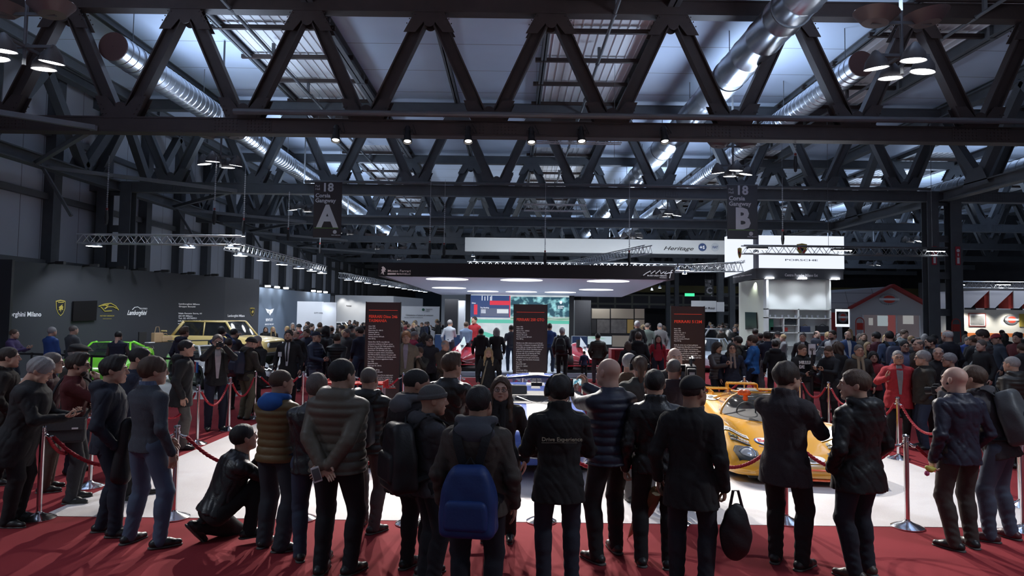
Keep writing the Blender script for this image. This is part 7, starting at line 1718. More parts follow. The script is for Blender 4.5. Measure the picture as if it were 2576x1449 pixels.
# ---- behind the left rope
P, I = person(463, 11.2, 862, -70, 'person in a black parka and grey trousers in profile at the left rope', jack='parka', jcol=BK, hood=True, hair='short', hcol='black', legs=(.09, .085, .08), lkind='c', arms=('pocket', 'down'), height=1.76, lean=.05)
P, I = person(548, 13.0, 848, -150, 'photographer in a black coat holding a camera to the eye behind the left rope', jack='jacket', jcol=BK, hair='short', hcol='greyb', legs=NV, arms=('camera', 'camera'), inner=(.5, .5, .52), hpitch=.05, height=1.80, glasses=True)
camera_prop(P, I, 'camera of the standing photographer behind the left rope'); backpack(P, I, BK, 'black backpack of the standing photographer behind the left rope')
P, I = person(624, 14.3, 858, -40, 'person in a black beanie with a backpack in olive trousers', jack='jacket', jcol=(.03, .025, .02), hood=True, hair='beanie', hatm=BK, legs=(.10, .095, .06), lkind='c', arms=('belly', 'belly'), lean=.12, hpitch=.3, height=1.72)
backpack(P, I, NV, 'dark backpack of the person in the black beanie')
P, I = person(648, 15.1, 860, 150, 'person in a black coat with a lanyard facing the person in the beanie', jack='coat', jcol=BK, hair='crop', hcol='grey', legs=BK, arms=('belly', 'down'), hpitch=.3, height=1.72)
P, I = person(727, 16.0, 832, 185, 'person in a black suit and tie with a white shirt and badge facing the camera', jack='suit', jcol=BK, inner=(.75, .75, .75), tie=BK, hair='short', hcol='dark', beard='dark', legs=BK, lkind='c', arms=('down', 'down'), height=1.82)
MB().box((.10, .165, 1.16), (.17, .175, 1.26)).build('name_badge', white_p, P)
P, I = person(795, 17.0, 833, -110, 'person in a navy cap and quilted navy jacket with light jeans', jack='puffer', jcol=(.022, .03, .06), jkind='nylon', hair='cap', hatm=NV, hcol='grey', legs=(.12, .14, .2), arms=('belly', 'belly'), height=1.76, glasses=True)
P, I = person(848, 17.2, 840, 5, 'person in a black puffer jacket with hands clasped behind, left of the tall info panel', jack='puffer', jcol=BK, jkind='nylon', hair='short', hcol='dark', legs=BK, arms=('back', 'back'), height=1.70, fat=.8)
P, I = person(905, 19, 815, 60, 'person in a navy sweater over a blue shirt beside the tall info panel', jack='sweater', jcol=NV, hair='short', hcol='dark', legs=JN, arms=('front', 'front'), height=1.85)
for px, d, yt, yaw, lb, kw in (
    (35, 18.5, 828, -80, 'person in a purple jacket holding a camera by the dark wall', dict(jack='jacket', jcol=(.05, .03, .10), arms=('phone', 'phone'), hair='short', hcol='brown')),
    (130, 19.0, 822, -20, 'person in a bright blue jacket with white stripe looking at the green supercar', dict(jack='jacket', jcol=(.02, .06, .22), arms=('front', 'front'), hair='short', hcol='grey', legs=(.12, .14, .2), jkind='nylon')),
    (184, 19.4, 818, -25, 'person in a grey jacket looking at the wall behind the green supercar', dict(jack='jacket', jcol=(.06, .065, .07), arms=('belly', 'belly'), hair='crop', hcol='greyb', legs=DJ)),
    (298, 18.2, 832, 10, 'person in a navy vest standing before the green supercar', dict(jack='vest', jcol=NV, vest=(.10, .08, .08), arms=('belly', 'belly'), hair='short', hcol='black', legs=BK, hpitch=.3)),
    (462, 17.5, 822, -20, 'person in a hooded navy jacket before the tan off-roader', dict(jack='jacket', jcol=NV, hood=True, hair='quiff', hcol='brown', legs=DJ)),
    (556, 18.5, 822, 10, 'person with black hair in a blue jacket behind the standing photographer', dict(jack='jacket', jcol=(.02, .04, .12), hair='full', hcol='black', legs=BK, arms=('camera', 'camera'))),
    (588, 19.5, 826, -20, 'person in a dark jacket holding a phone before the tan off-roader', dict(jack='jacket', jcol=CH, hair='short', hcol='black', legs=BK, arms=('camera', 'phone'))),
    (575, 15.6, 850, 20, 'person in a maroon checked jacket beside the standing photographer', dict(jack='jacket', jcol=(.10, .015, .02), hair='short', legs=BK)),
    (668, 31, 822, 200, 'dark-haired person sitting at the desk by the blue-grey wall', dict(jack='jacket', jcol=BK, hair='long', sex='f', legs=BK)),
    (686, 30.6, 822, 215, 'blonde person at the desk by the blue-grey wall', dict(jack='jacket', jcol=BK, hair='long', hcol='blonde', sex='f', legs=BK)),
    (745, 19.3, 830, 170, 'balding bearded person in black beside the person in the suit', dict(jack='jacket', jcol=BK, hair='fringe', beard='grey', legs=DJ)),
    (772, 20.6, 826, 160, 'person in a navy coat in the crowd left of the info panel', dict(jack='coat', jcol=NV, hair='full', hcol='brown')),
    (820, 20.2, 822, -30, 'person with curly black hair and a leather jacket in the left crowd', dict(jack='leather', jcol=BK, jkind='leather', hair='curly', hcol='black')),
    (873, 20.5, 826, 140, 'person in a grey jacket with a strap in the left crowd', dict(jack='jacket', jcol=CH, hair='short', hcol='greyb')),
    ): person(px, d, yt, yaw, lb, **kw)
# ---- middle, behind the rope
for px, d, yt, yaw, lb, kw in (
    (1022, 15.6, 833, 185, 'red-haired person in a beige jacket right of the tall info panel', dict(jack='jacket', jcol=(.20, .17, .12), inner=(.35, .3, .35), hair='full', hcol='red', legs=NV, arms=('down', 'down'))),
    (1057, 15.8, 872, 170, 'child in a dark green jacket hiding the face in the hands', dict(jack='jacket', jcol=(.05, .045, .035), hair='full', hcol='brown', arms=('chin', 'chin'), legs=BK, hpitch=.3)),
    (1080, 16.6, 843, 200, 'young person in glasses and a dark hooded jacket behind the old person', dict(jack='jacket', jcol=(.03, .025, .03), hood=True, glasses=True, hair='full', hcol='dark', legs=BK)),
    (1120, 15.7, 854, 215, 'balding grey-haired person in a brown jacket behind the rear rope', dict(jack='jacket', jcol=BR, hair='fringe', hcol='grey', legs=BK, arms=('front', 'front'), hpitch=.1)),
    (1042, 20, 832, -60, 'person in a pink-red jacket in the crowd under the canopy edge', dict(jack='jacket', jcol=(.32, .02, .06), hair='crop', hcol='grey', arms=('phone', 'phone'))),
    (1068, 19, 836, 10, 'long-haired person in a black jacket left of the canopy', dict(jack='jacket', jcol=NV, hair='long', hcol='dark', sex='f')),
    (1230, 15.5, 874, 180, 'blonde person in a black fur-collared coat with a tote bag behind the rear rope', dict(jack='parka', jcol=BK, hair='long', hcol='blonde', sex='f', legs=DJ, hood=True, arms=('down', 'down'))),
    ): person(px, d, yt, yaw, lb, **kw)
p = at(1208, 935, 15.4); tag(MB().tube(catmull([(p.x-.02, 15.4, .62), (p.x-.05, 15.4, .45), (p.x+.02, 15.4, .2), (p.x+.12, 15.4, .35), (p.x+.1, 15.4, .62)], 6), .05, 8).tube([(p.x+.02, 15.38, .62), (p.x+.16, 15.38, 1.2)], .02, 6).build('tote_bag', cloth((.22, .19, .13)), smooth=True), 'beige cloth bag held by the blonde person behind the rear rope', 'bag')
for px, d, yt, yaw, lb, kw in (
    (1131, 27.5, 814, -20, 'person in a white shirt under the left side of the canopy', dict(jack='shirt', jcol=(.42, .46, .52), hair='short', hcol='grey', arms=('down', 'crossed'))),
    (1172, 26.9, 819, 0, 'person in a light blue shirt working behind the left red simulator', dict(jack='shirt', jcol=(.16, .22, .34), hair='short', hcol='brown', arms=('front', 'front'), lean=.15)),
    (1193, 27.8, 806, 150, 'person in a red team shirt behind the left red simulator', dict(jack='tee', jcol=(.38, .02, .03), hair='short', hcol='dark', arms=('down', 'down'))),
    (1210, 24.0, 826, 0, 'person in a black hooded jacket seen from behind under the canopy', dict(jack='jacket', jcol=BK, hood=True, hair='short', hcol='black', legs=BK)),
    (1249, 24.4, 825, 5, 'grey-blonde person in a black coat with a handbag under the canopy', dict(jack='coat', jcol=BK, hair='bob', hcol='grey', sex='f', legs=BK)),
    (1286, 25.2, 828, 10, 'person in a grey tee shirt and jeans left of the middle info panel', dict(jack='tee', jcol=(.07, .08, .10), hair='short', legs=JN, arms=('down', 'crossed'))),
    (1382, 25.0, 824, -5, 'person in a blue tee shirt right of the middle info panel', dict(jack='tee', jcol=(.02, .06, .20), hair='short', legs=JN, arms=('belly', 'belly'))),
    (1414, 23.8, 824, -15, 'white-haired person in a dark puffer jacket with a backpack under the canopy', dict(jack='puffer', jcol=(.04, .045, .055), jkind='nylon', hair='full', hcol='white', legs=BK)),
    (1470, 24.6, 882, 0, 'child in a blue and black jacket by the right red simulator', dict(jack='jacket', jcol=(.02, .03, .08), hair='short', legs=BK)),
    (1504, 22.8, 837, 0, 'person in an olive puffer jacket and grey trousers under the canopy edge', dict(jack='puffer', jcol=(.045, .045, .035), jkind='nylon', hair='short', hcol='black', legs=(.09, .08, .09), lkind='c', arms=('pocket', 'pocket'))),
    (1580, 19.5, 858, 0, 'long red-brown haired person in black near the reception desk', dict(jack='jacket', jcol=BK, hair='long', hcol='brown', sex='f', legs=BK)),
    (1606, 19.8, 836, -10, 'person in a dark hooded jacket with a blue collar near the reception desk', dict(jack='jacket', jcol=BK, hood=True, hair='quiff', hcol='brown')),
    (1636, 22, 862, 190, 'child in a patterned dark sweater by the red desk', dict(jack='sweater', jcol=CH, hair='short')),
    (1655, 21.6, 842, 180, 'person in a red checked shirt with long dark hair at the red desk', dict(jack='shirt', jcol=(.40, .03, .05), hair='long', hcol='dark', sex='f')),
    (1628, 27, 822, 0, 'person in a pale green jacket beyond the red desk', dict(jack='jacket', jcol=(.12, .15, .13), hair='crop', hcol='greyb')),
    (1603, 26, 818, 10, 'white-haired person in a dark jacket beyond the red desk', dict(jack='jacket', jcol=BK, hair='full', hcol='white')),
    (1660, 28, 822, 10, 'person in a light grey coat beyond the red desk', dict(jack='coat', jcol=(.2, .2, .2), hair='crop', hcol='grey')),
    ):
    P, I = person(px, d, yt, yaw, lb, **kw)
    if d > 24.7: P.location.z = .16
    if px == 1414: backpack(P, I, BK, 'dark backpack of the white-haired person under the canopy')
# ---- inside the roped area and the near crowd in the middle
P, I = person(706, 6.64, 943, -18, 'person in a tan quilted vest over a bright blue hooded sweatshirt, seen from behind', jack='vest', jcol=(.16, .11, .045), jkind='nylon', inner=(.015, .10, .36), vest=(.012, .09, .33), hair='crop', hcol='brown', skin=1, legs=(.03, .035, .045), shoes=(.015, .012, .012), arms=('front', 'down'), height=1.69, scarf=None, hyaw=-.45, feet=((-.10, -.02, .1), (.13, -.08, .9)), wide=1)
P, I = person(800, 6.3, 945, 5, 'grey-haired person in a black leather jacket and jeans beside the tan vest', jack='leather', jcol=(.014, .014, .016), jkind='leather', hair='full', hcol='greyb', legs=(.035, .05, .085), arms=('front', 'front'), height=1.68, fat=.5)
P, I = person(858, 6.02, 917, -12, 'tall person in a taupe puffer jacket holding a white phone behind the back', jack='puffer', jcol=(.125, .11, .085), jkind='nylon', hair='short', hcol='black', legs=(.014, .014, .018), arms=('back', 'back'), height=1.84, hood=True, fat=.7, hyaw=-.35, feet=((-.10, -.05, .1), (.12, .0, .4)))
a = hand_world(P, I, 0); g = empty('mobile_phone', (0, 0, 0), 0, 'white phone held behind the back of the person in the taupe puffer jacket', 'phone'); g.matrix_world = Matrix.Translation(a.translation+Vector((-.03, -.055, -.06))) @ Matrix.Rotation(.25, 4, 'Z') @ Matrix.Rotation(-.3, 4, 'Y')
MB().box((-.035, -.006, -.065), (.035, .004, .065)).build('phone_case', mat('phone_white', (.7, .7, .7), .3), g, bevel=.005); MB().box((-.030, -.0075, -.05), (.030, -.006, .05)).build('phone_screen', mat('phone_dim', (.10, .10, .11), .1), g)
P, I = person(930, 7.2, 945, -8, 'person in a black puffer jacket with a dark backpack walking towards the rope', jack='puffer', jcol=(.02, .022, .022), jkind='nylon', hood=True, hair='crop', hcol='greyb', legs=(.07, .065, .065), lkind='c', arms=('down', 'belly'), height=1.68, feet=((-.08, .15, .1), (.12, -.1, .6)))
backpack(P, I, (.015, .016, .02), 'dark backpack of the person in the black puffer jacket', w_=.13, strapc=BK)
P, I = person(1045, 6.05, 937, -45, 'person in a dark maroon coat with grey hood, head turned to the right', jack='parka', jcol=(.018, .012, .014), hair='crop', hcol='black', skin=1, legs=(.016, .016, .02), hood=False, arms=('down', 'down'), height=1.77, hyaw=-.5, hpitch=.2, collar=.05, fat=.5)
o_ = Vol(np.array(I['T']((0, 0, .5)))-.28, np.array(I['T']((0, 0, .5)))+.28, .012); T_ = I['T']
o_.el(np.array(T_((0, -.13, .50))), (.13, .06, .08), None, k=.04)
for i in range(10): a0 = PI*i/9; o_.rc(np.array(T_((.105*math.cos(a0), -.02-.09*math.sin(a0), .565))), np.array(T_((.105*math.cos(a0+.35), -.02-.09*math.sin(a0+.35), .565))), .028, .028, k=.03)
link('grey_hood', np_mesh('hood', [o_.mesh()], cloth((.10, .10, .11))), P)
P, I = person(1088, 5.72, 984, -62, 'person in a grey knitted beanie and grey hooded top with a big black backpack', jack='jacket', jcol=(.045, .045, .052), hood=True, hair='beanie', hatm=(.10, .10, .10), hcol='black', skin=1, legs=(.012, .014, .02), arms=('down', 'front'), height=1.66, hyaw=-.25, hpitch=.05)
backpack(P, I, BK, 'big black backpack of the person in the grey beanie', w_=.19, h_=.28, dz=.22, dy=-.26)
P, I = person(1205, 5.1, 968, -8, 'person in a brown-grey jacket with grey hood wearing a blue backpack', jack='jacket', jcol=(.060, .050, .042), hair='short', hcol='black', skin=1, legs=(.010, .012, .02), arms=('down', 'down'), height=1.72, fat=1.0, collar=.04, hyaw=-.15)
backpack(P, I, (.014, .04, .16), 'blue backpack hanging low on the person in the brown-grey jacket', w_=.175, h_=.24, dz=.24, dy=-.27, drop=.20, strapc=BK)
T_ = I['T']; o_ = Vol(np.array(T_((0, 0, .5)))-.3, np.array(T_((0, 0, .5)))+.3, .012); o_.el(np.array(T_((0, -.14, .49))), (.15, .07, .085), None, k=.04)
for i in range(10): a0 = PI*i/9-.1; o_.rc(np.array(T_((.12*math.cos(a0), -.02-.10*math.sin(a0), .565))), np.array(T_((.12*math.cos(a0+.35), -.02-.1*math.sin(a0+.35), .565))), .032, .032, k=.03)
link('grey_hood', np_mesh('hood', [o_.mesh()], cloth((.06, .065, .08))), P)
P, I = person(1133, 7.7, 888, -15, 'person with swept-up dark hair in a black leather jacket by the front rope', jack='leather', jcol=(.014, .013, .013), jkind='leather', hair='quiff', hcol='brown', legs=BK, arms=('front', 'front'), height=1.80, hyaw=-.4)
P, I = person(1262, 6.95, 963, 172, 'long-haired person in red-framed glasses and a dark scarf with a camera', sex='f', jack='coat', jcol=(.02, .018, .018), hair='long', hcol='brown', glasses=True, scarf=(.02, .018, .02), legs=BK, arms=('down', 'belly'), height=1.62, hyaw=.1, skin=2)
W = hand_world(P, I, 1 if len(I['hands']) > 1 else 0); g = empty('camera', (0, 0, 0), 0, 'black camera with a long lens held by the long-haired person in glasses', 'camera'); g.matrix_world = Matrix.Translation(W.translation+Vector((-.02, -.10, -.03))) @ Matrix.Rotation(R(190), 4, 'Z') @ Matrix.Rotation(-.5, 4, 'X')
MB().box((-.065, -.035, -.045), (.065, .03, .04)).box((-.03, -.035, .035), (.03, .025, .065)).build('camera_body', darkp, g, bevel=.008); MB().lathe([(.034, 0), (.036, .08), (.042, .1), (.042, .14), (.036, .14)], 18, Matrix.Translation((0, .02, -.005)) @ Matrix.Rotation(-PI/2, 4, 'X'), caps=False).build('lens', darkp, g, smooth=40)
P, I = person(1408, 5.8, 962, 3, 'person with a headset in a black jacket with pale printed lettering on the back', jack='jacket', jcol=(.012, .012, .013), hair='full', hcol='black', legs=(.02, .025, .04), arms=('belly', 'belly'), height=1.74, headphones=True, collar=.05, hemdz=-.1)
T_ = I['T']
lt = cloth((.45, .42, .30)); M = face_M(T_((-.155, -.165, .30)), (1, 0, 0), (0, 0, 1)); t = text('Drive Experience', .045, M, lt, P, name='printed_lettering', bold=.01, ext=.0015)
for v_ in t.data.vertices: x_ = v_.co.x; v_.co.y -= .012*(1-(x_/.17)**2) if abs(x_) < .17 else 0
MB().box((-.155, -.178, T_((0, 0, .285)).z), (.12, -.172, T_((0, 0, .2865)).z)).build('print_line', lt, P)
P, I = person(1535, 6.42, 905, 12, 'tall bald person in a navy puffer jacket raising a phone towards the blue car', jack='puffer', jcol=(.02, .024, .045), jkind='nylon', hair='bald', hcol='dark', skin=2, legs=BK, arms=(((-.02, .50, .42), (-.1, .7, .7), (-.8, -.2, .2), 'grip', (.8, .2, -1)), 'raise'), height=1.86, feet=((-.13, .0, .1), (.16, .1, .3)), hyaw=.1)
P2, I2 = P, I
P.rotation_euler.z = R(32); face_phone(P, I, 'phone with lit screen raised by the tall bald person')
P, I = person(1610, 8.4, 902, -5, 'person with a ponytail and headphones in an olive jacket inside the ropes', jack='jacket', jcol=(.05, .055, .05), hair='pony', hcol='brown', headphones=True, legs=(.10, .09, .09), lkind='c', arms=('back', 'back'), height=1.76)
P, I = person(1583, 9.3, 896, -30, 'grey-haired person in a brown jacket inside the ropes', jack='jacket', jcol=(.08, .045, .025), hair='short', hcol='grey', legs=JN, arms=('down', 'down'), height=1.74)
P, I = person(1647, 6.3, 937, -5, 'person in a black leather jacket with a folded umbrella by the front rope', jack='leather', jcol=(.013, .013, .015), jkind='leather', hair='short', hcol='black', legs=BK, lkind='c', arms=('bag', 'down'), height=1.76, collar=.04)
h0 = hand_world(P, I, 0).translation; h0 = at(1655, 1228, 6.22); tip = ground(1577, 1358); g = empty('umbrella', (0, 0, 0), 0, 'folded tan umbrella pointing down to the carpet beside the leather jacket', 'umbrella')
d_ = (tip-h0); MB().tube([h0+Vector((0, 0, .02)), h0+d_*.12], .012, 8).build('handle', leather, g)
prof = [(.05, .05), (.2, .075), (.38, .08), (.6, .06), (.8, .03), (.93, .008)]
b = MB(); rings = [h0+d_*a for a, r in prof]; b.tube(rings, [r for a, r in prof], 9); b.build('canopy_cloth', cloth((.20, .14, .07), kind='nylon'), g); MB().tube([h0+d_*.1, tip-d_.normalized()*.01], .005, 6).build('shaft', alu, g)
P, I = person(1738, 5.75, 962, -25, 'person in a black baseball cap and long black coat carrying a bag', jack='coat', jcol=(.011, .011, .012), hair='cap', hatm=BK, hcol='black', skin=3, glasses=True, legs=(.016, .018, .026), arms=('down', 'bag'), height=1.76, hyaw=-.45, hemdz=.05)
h0 = hand_world(P, I, 1).translation; g = empty('shopping_bag', (0, 0, 0), 0, 'soft black shoulder bag hanging beside the person in the black cap', 'bag')
v = Vol((-.2, -.12, -.62), (.2, .12, .1), .012); v.el((0, 0, -.36), (.13, .06, .20), k=.03); v.el((.0, 0, -.25), (.09, .05, .15), k=.04); X, Y, Z = np.meshgrid(*v.ax, indexing='ij'); v.F += (.008*noise3(X, Y, Z, 35, 8)).astype(np.float32)
o = link('bag_body', np_mesh('bag_body', [v.mesh()], cloth(BK, kind='nylon')), g); MB().tube([(-.06, 0, -.2), (-.02, 0, .0), (.02, 0, .0), (.07, 0, -.2)], .012, 6).build('handle', blackm, g); g.location = h0+Vector((.09, 0, -.02))
P, I = person(1697, 9.3, 877, 178, 'bald person in a dark suit facing the television camera inside the ropes', jack='suit', jcol=(.02, .018, .022), inner=(.3, .28, .35), hair='bald', skin=2, legs=BK, lkind='c', arms=('front', 'front'), height=1.83, hcol='greyb')
P, I = person(1694, 8.6, 914, -12, 'camera operator with glasses shouldering a television camera', jack='jacket', jcol=(.05, .035, .04), hair='crop', hcol='greyb', glasses=True, legs=BK, arms=('down', 'strap'), height=1.72, hyaw=-.2)
g = empty('television_camera', (0, 0, 0), 0, 'black shoulder television camera carried by the camera operator', 'camera'); g.matrix_world = world_of(P) @ Matrix.Translation(I['T']((.20, .05, .60)))
MB().box((-.06, -.25, -.05), (.06, .18, .14)).box((-.05, -.40, -.04), (.05, -.25, .12)).build('camera_body', darkp, g, bevel=.012); MB().lathe([(.05, 0), (.055, .12), (.07, .16), (.07, .22), (.05, .22)], 18, Matrix.Translation((0, .17, .04)) @ Matrix.Rotation(-PI/2, 4, 'X')).build('lens', darkp, g, smooth=40)
MB().tube([(0, -.2, .14), (0, -.15, .22), (0, .12, .22), (0, .15, .14)], .014, 6).box((-.16, .05, .05), (-.06, .2, .13)).build('handle_and_viewfinder', darkp, g); MB().tube([(.04, .05, .2), (.04, .32, .22)], .02, 8).build('microphone', darkp, g); MB().box((-.03, -.405, .02), (.03, -.4, .08)).build('battery_label', mat('label_grey', (.4, .4, .4), .5), g)
# ---- right foreground
P, I = person(1974, 6.3, 918, -45, 'dark-haired person in glasses and a charcoal wool coat gesturing with both hands', jack='coat', jcol=(.042, .036, .040), jkind='knit', hair='full', hcol='dark', glasses=True, legs=BK, lkind='c', arms=('camera', 'phone'), height=1.84, hyaw=-.3, hemdz=.08, collar=.04)
P, I = person(2155, 6.1, 938, 25, 'person in a black hooded shell jacket, head turned left, hands in pockets', jack='jacket', jcol=(.011, .011, .012), jkind='nylon', hood=True, hair='short', hcol='brown', legs=(.014, .018, .028), arms=('pocket', 'pocket'), height=1.80, shoes=(.08, .06, .045), hyaw=.75, fat=.5, hemdz=-.08)
MB().tube([I['T']((.09, -.14, .425)), I['T']((.11, -.145, .44)), I['T']((.135, -.14, .425))], .006, 6).build('shoulder_logo', white_p, P)
P, I = person(2405, 6.87, 932, 8, 'bald person in a navy bomber jacket and brown trousers holding a yellow toy', jack='jacket', jcol=(.022, .024, .042), jkind='nylon', hair='bald', beard='black', skin=2, legs=(.05, .04, .035), lkind='c', arms=('bag', 'pocket'), height=1.79, hcol='black', collar=.03, feet=((-.10, -.05, .5), (.12, .0, .1)), hyaw=.3)
h0 = hand_world(P, I, 0).translation; g = empty('toy', (0, 0, 0), 0, 'small yellow and pink toy dangling from the hand of the bald person in navy', 'toy'); g.location = h0+Vector((-.04, -.02, -.10))
v = Vol((-.08, -.06, -.08), (.08, .06, .08), .006); v.el((0, 0, 0), (.04, .03, .03), k=.02); v.el((-.03, 0, .02), (.025, .02, .02), k=.02); v.el((.04, 0, .01), (.02, .015, .01), k=.02); link('toy_body', np_mesh('toy_body', [v.mesh()], mat('toy_yellow', (.55, .5, .08), .5)), g); MB().lathe([(.001, -.03), (.02, -.02), (.024, 0), (.015, .02), (.001, .022)], 12, Matrix.Translation((-.035, 0, -.035)), caps=False).build('toy_foot', mat('toy_pink', (.5, .08, .2), .5), g)
P, I = person(2505, 7.1, 945, 40, 'photographer in a grey hooded top and jeans with a grey backpack, leaning forward', jack='jacket', jcol=(.055, .05, .055), hood=True, hair='short', hcol='brown', legs=(.07, .09, .13), arms=('camera', 'camera'), height=1.80, lean=.35, hpitch=-.1, feet=((-.12, .05, .3), (.16, -.05, .3)), shoes=(.10, .03, .035))
camera_prop(P, I, 'camera held up by the leaning photographer at the right edge'); backpack(P, I, (.075, .08, .085), 'grey and black backpack of the leaning photographer at the right edge', w_=.17, h_=.26, pocket=(.015, .015, .018))
# ---- right middle ground
for px, d, yt, yaw, lb, kw in (
    (2258, 12.3, 880, 160, 'grey-haired person in a long red jacket raising one hand at the right rope', dict(jack='parka', jcol=(.42, .025, .035), inner=(.25, .25, .26), hair='crop', hcol='grey', glasses=True, arms=('down', 'talk'), legs=BK, fat=.5)),
    (2322, 12.0, 882, 75, 'grey-haired bespectacled person in a dark brown jacket facing the red jacket', dict(jack='jacket', jcol=(.03, .027, .022), hair='full', hcol='grey', glasses=True, legs=JN, fat=.5, arms=('pocket', 'down'))),
    (2360, 13.2, 872, 150, 'balding person in black behind the two talking grey-haired people', dict(jack='jacket', jcol=BK, hair='fringe', hcol='grey', legs=BK)),
    (2388, 12.4, 888, 80, 'grey-haired person in glasses and black behind the bald person in navy', dict(jack='jacket', jcol=BK, hair='full', hcol='grey', glasses=True, legs=BK)),
    (2546, 10.6, 895, 20, 'grey-haired person in a black puffer jacket at the far right', dict(jack='puffer', jcol=(.022, .02, .018), jkind='nylon', hair='crop', hcol='grey', legs=BK, fat=.8, hood=True)),
    (2017, 15.2, 864, 190, 'person in a black printed sweatshirt holding a camera at chest height', dict(jack='sweater', jcol=BK, hair='short', hcol='brown', arms=('belly', 'belly'), legs=GY_, hpitch=.15)),
    (2088, 15.0, 867, 120, 'bearded person in glasses and a dark sweater looking down at a phone', dict(jack='sweater', jcol=(.014, .015, .02), hair='crop', hcol='brown', beard='brown', glasses=True, arms=('phone', 'phone'), legs=CH, hpitch=.45, lean=.08)),
    (2108, 16.4, 862, 20, 'curly-haired person in black behind the bearded phone user', dict(jack='jacket', jcol=BK, hair='curly', hcol='brown', sex='f')),
    (2160, 14.3, 866, 170, 'smiling person in a dark jacket with a long beige scarf', dict(jack='jacket', jcol=(.035, .033, .03), scarf=(.30, .25, .17), hair='short', hcol='greyb', legs=BK)),
    (2196, 14.8, 884, 165, 'young person with a fringe in a red jacket beside the beige scarf', dict(jack='jacket', jcol=(.25, .02, .03), hair='bob', hcol='black', sex='f', legs=BK)),
    (1804, 16.2, 860, -150, 'dark-haired person in a taupe quilted coat looking at a phone by the right info panel', dict(jack='puffer', jcol=(.06, .05, .05), jkind='nylon', hair='bob', hcol='dark', sex='f', legs=DJ, arms=('phone', 'phone'), hpitch=.2)),
    (1841, 16.0, 862, 170, 'person in glasses with a beige scarf and a fur-trimmed navy parka', dict(jack='parka', jcol=NV, scarf=(.26, .2, .17), glasses=True, hair='long', hcol='dark', sex='f', legs=(.09, .07, .065), lkind='c', hood=True)),
    (1857, 17.5, 845, 40, 'person in a khaki fur-hooded jacket with a backpack behind the navy parka', dict(jack='parka', jcol=(.07, .065, .05), hood=True, hair='short', hcol='dark', legs=BK)),
    (1893, 17.2, 843, 60, 'person in a white and blue ski jacket walking left of the white tower', dict(jack='jacket', jcol=(.02, .12, .36), jkind='nylon', hair='full', hcol='brown', legs=NV, arms=('belly', 'belly'), feet=((-.1, .25, .1), (.1, -.22, .1)))),
    (1930, 19.5, 834, 10, 'person in a navy blazer and grey trousers before the white tower', dict(jack='suit', jcol=NV, hair='full', hcol='dark', legs=GY_, lkind='c', arms=('belly', 'belly'))),
    (1950, 18.0, 855, -20, 'person in a black hooded jacket before the white tower', dict(jack='jacket', jcol=BK, hood=True, hair='short', hcol='dark', legs=BK)),
    (2020, 20.8, 836, 150, 'person in a dark suit in front of the tower shelves', dict(jack='suit', jcol=BK, inner=(.6, .6, .6), hair='short', hcol='greyb', legs=BK)),
    (1900, 24, 826, -40, 'person in a dark jacket beside the wall screen of the white tower', dict(jack='jacket', jcol=CH, hair='short', hcol='dark')),
    (2133, 21.5, 832, 175, 'bald bearded person in a bright blue suit with hands clasped', dict(jack='suit', jcol=(.025, .055, .15), inner=(.7, .7, .7), hair='fringe', hcol='greyb', beard='brown', arms=('front', 'front'), legs=(.02, .05, .13), lkind='c')),
    (2095, 20.5, 830, 120, 'person in a white shirt right of the tower shelves', dict(jack='shirt', jcol=(.5, .52, .52), hair='short', hcol='dark', beard='dark')),
    (2183, 19, 860, 175, 'blonde person in dark clothes near the gabled stand', dict(jack='jacket', jcol=BK, hair='long', hcol='blonde', sex='f')),
    (2205, 19, 834, 20, 'person in a maroon pullover near the gabled stand', dict(jack='sweater', jcol=(.09, .02, .03), hair='short', hcol='black', legs=(.12, .12, .13))),
    (2238, 18, 832, -10, 'person in a blue denim jacket with a striped backpack', dict(jack='jacket', jcol=(.05, .08, .15), hair='short', hcol='black', legs=DJ)),
    (2275, 15.8, 856, 170, 'person in glasses and a blue striped shirt in the right crowd', dict(jack='shirt', jcol=(.12, .14, .25), glasses=True, hair='short', hcol='black')),
    (2312, 15.2, 852, 100, 'bald person in a dark coat in the right crowd', dict(jack='coat', jcol=BR, hair='fringe', hcol='greyb')),
    (2342, 16.0, 846, 80, 'dark-haired bearded person in a black jacket right of the bald head', dict(jack='jacket', jcol=BK, hair='short', hcol='black', beard='black')),
    (2385, 17.0, 829, 15, 'white-haired person in a navy coat at the foot of the right column', dict(jack='coat', jcol=(.01, .011, .02), hair='fringe', hcol='white')),
    (2473, 17.2, 828, 60, 'tall person in a grey quilted jacket and beige trousers by the dark convertible', dict(jack='puffer', jcol=(.085, .095, .10), jkind='nylon', hair='full', hcol='dark', legs=(.13, .12, .11), lkind='c', arms=('front', 'front'), hpitch=.2)),
    (2508, 18.5, 838, 80, 'person in a cap and grey-blue jacket at the dark convertible', dict(jack='jacket', jcol=(.04, .05, .07), hair='cap', hatm=(.3, .03, .04), hpitch=.3)),
    (2560, 19.0, 836, 120, 'person in a maroon jacket in the crowd at the far right', dict(jack='jacket', jcol=(.12, .02, .025), hair='full', hcol='black')),
    (2428, 23.4, 846, 170, 'person in a bright blue jacket leaning behind the dark convertible', dict(jack='jacket', jcol=(.02, .05, .22), hair='short', hcol='greyb', lean=.3)),
    (2275, 22.5, 829, 190, 'young person in a pale grey hooded top before the gabled stand', dict(jack='jacket', jcol=(.22, .25, .26), hood=True, hair='full', hcol='brown')),
    ):
    P, I = person(px, d, yt, yaw, lb, **kw)
    if px in (2238, 1857): backpack(P, I, (.05, .06, .10) if px == 2238 else BK, 'backpack worn by the %s' % ('person in the blue denim jacket' if px == 2238 else 'person in the khaki fur-hooded jacket'))
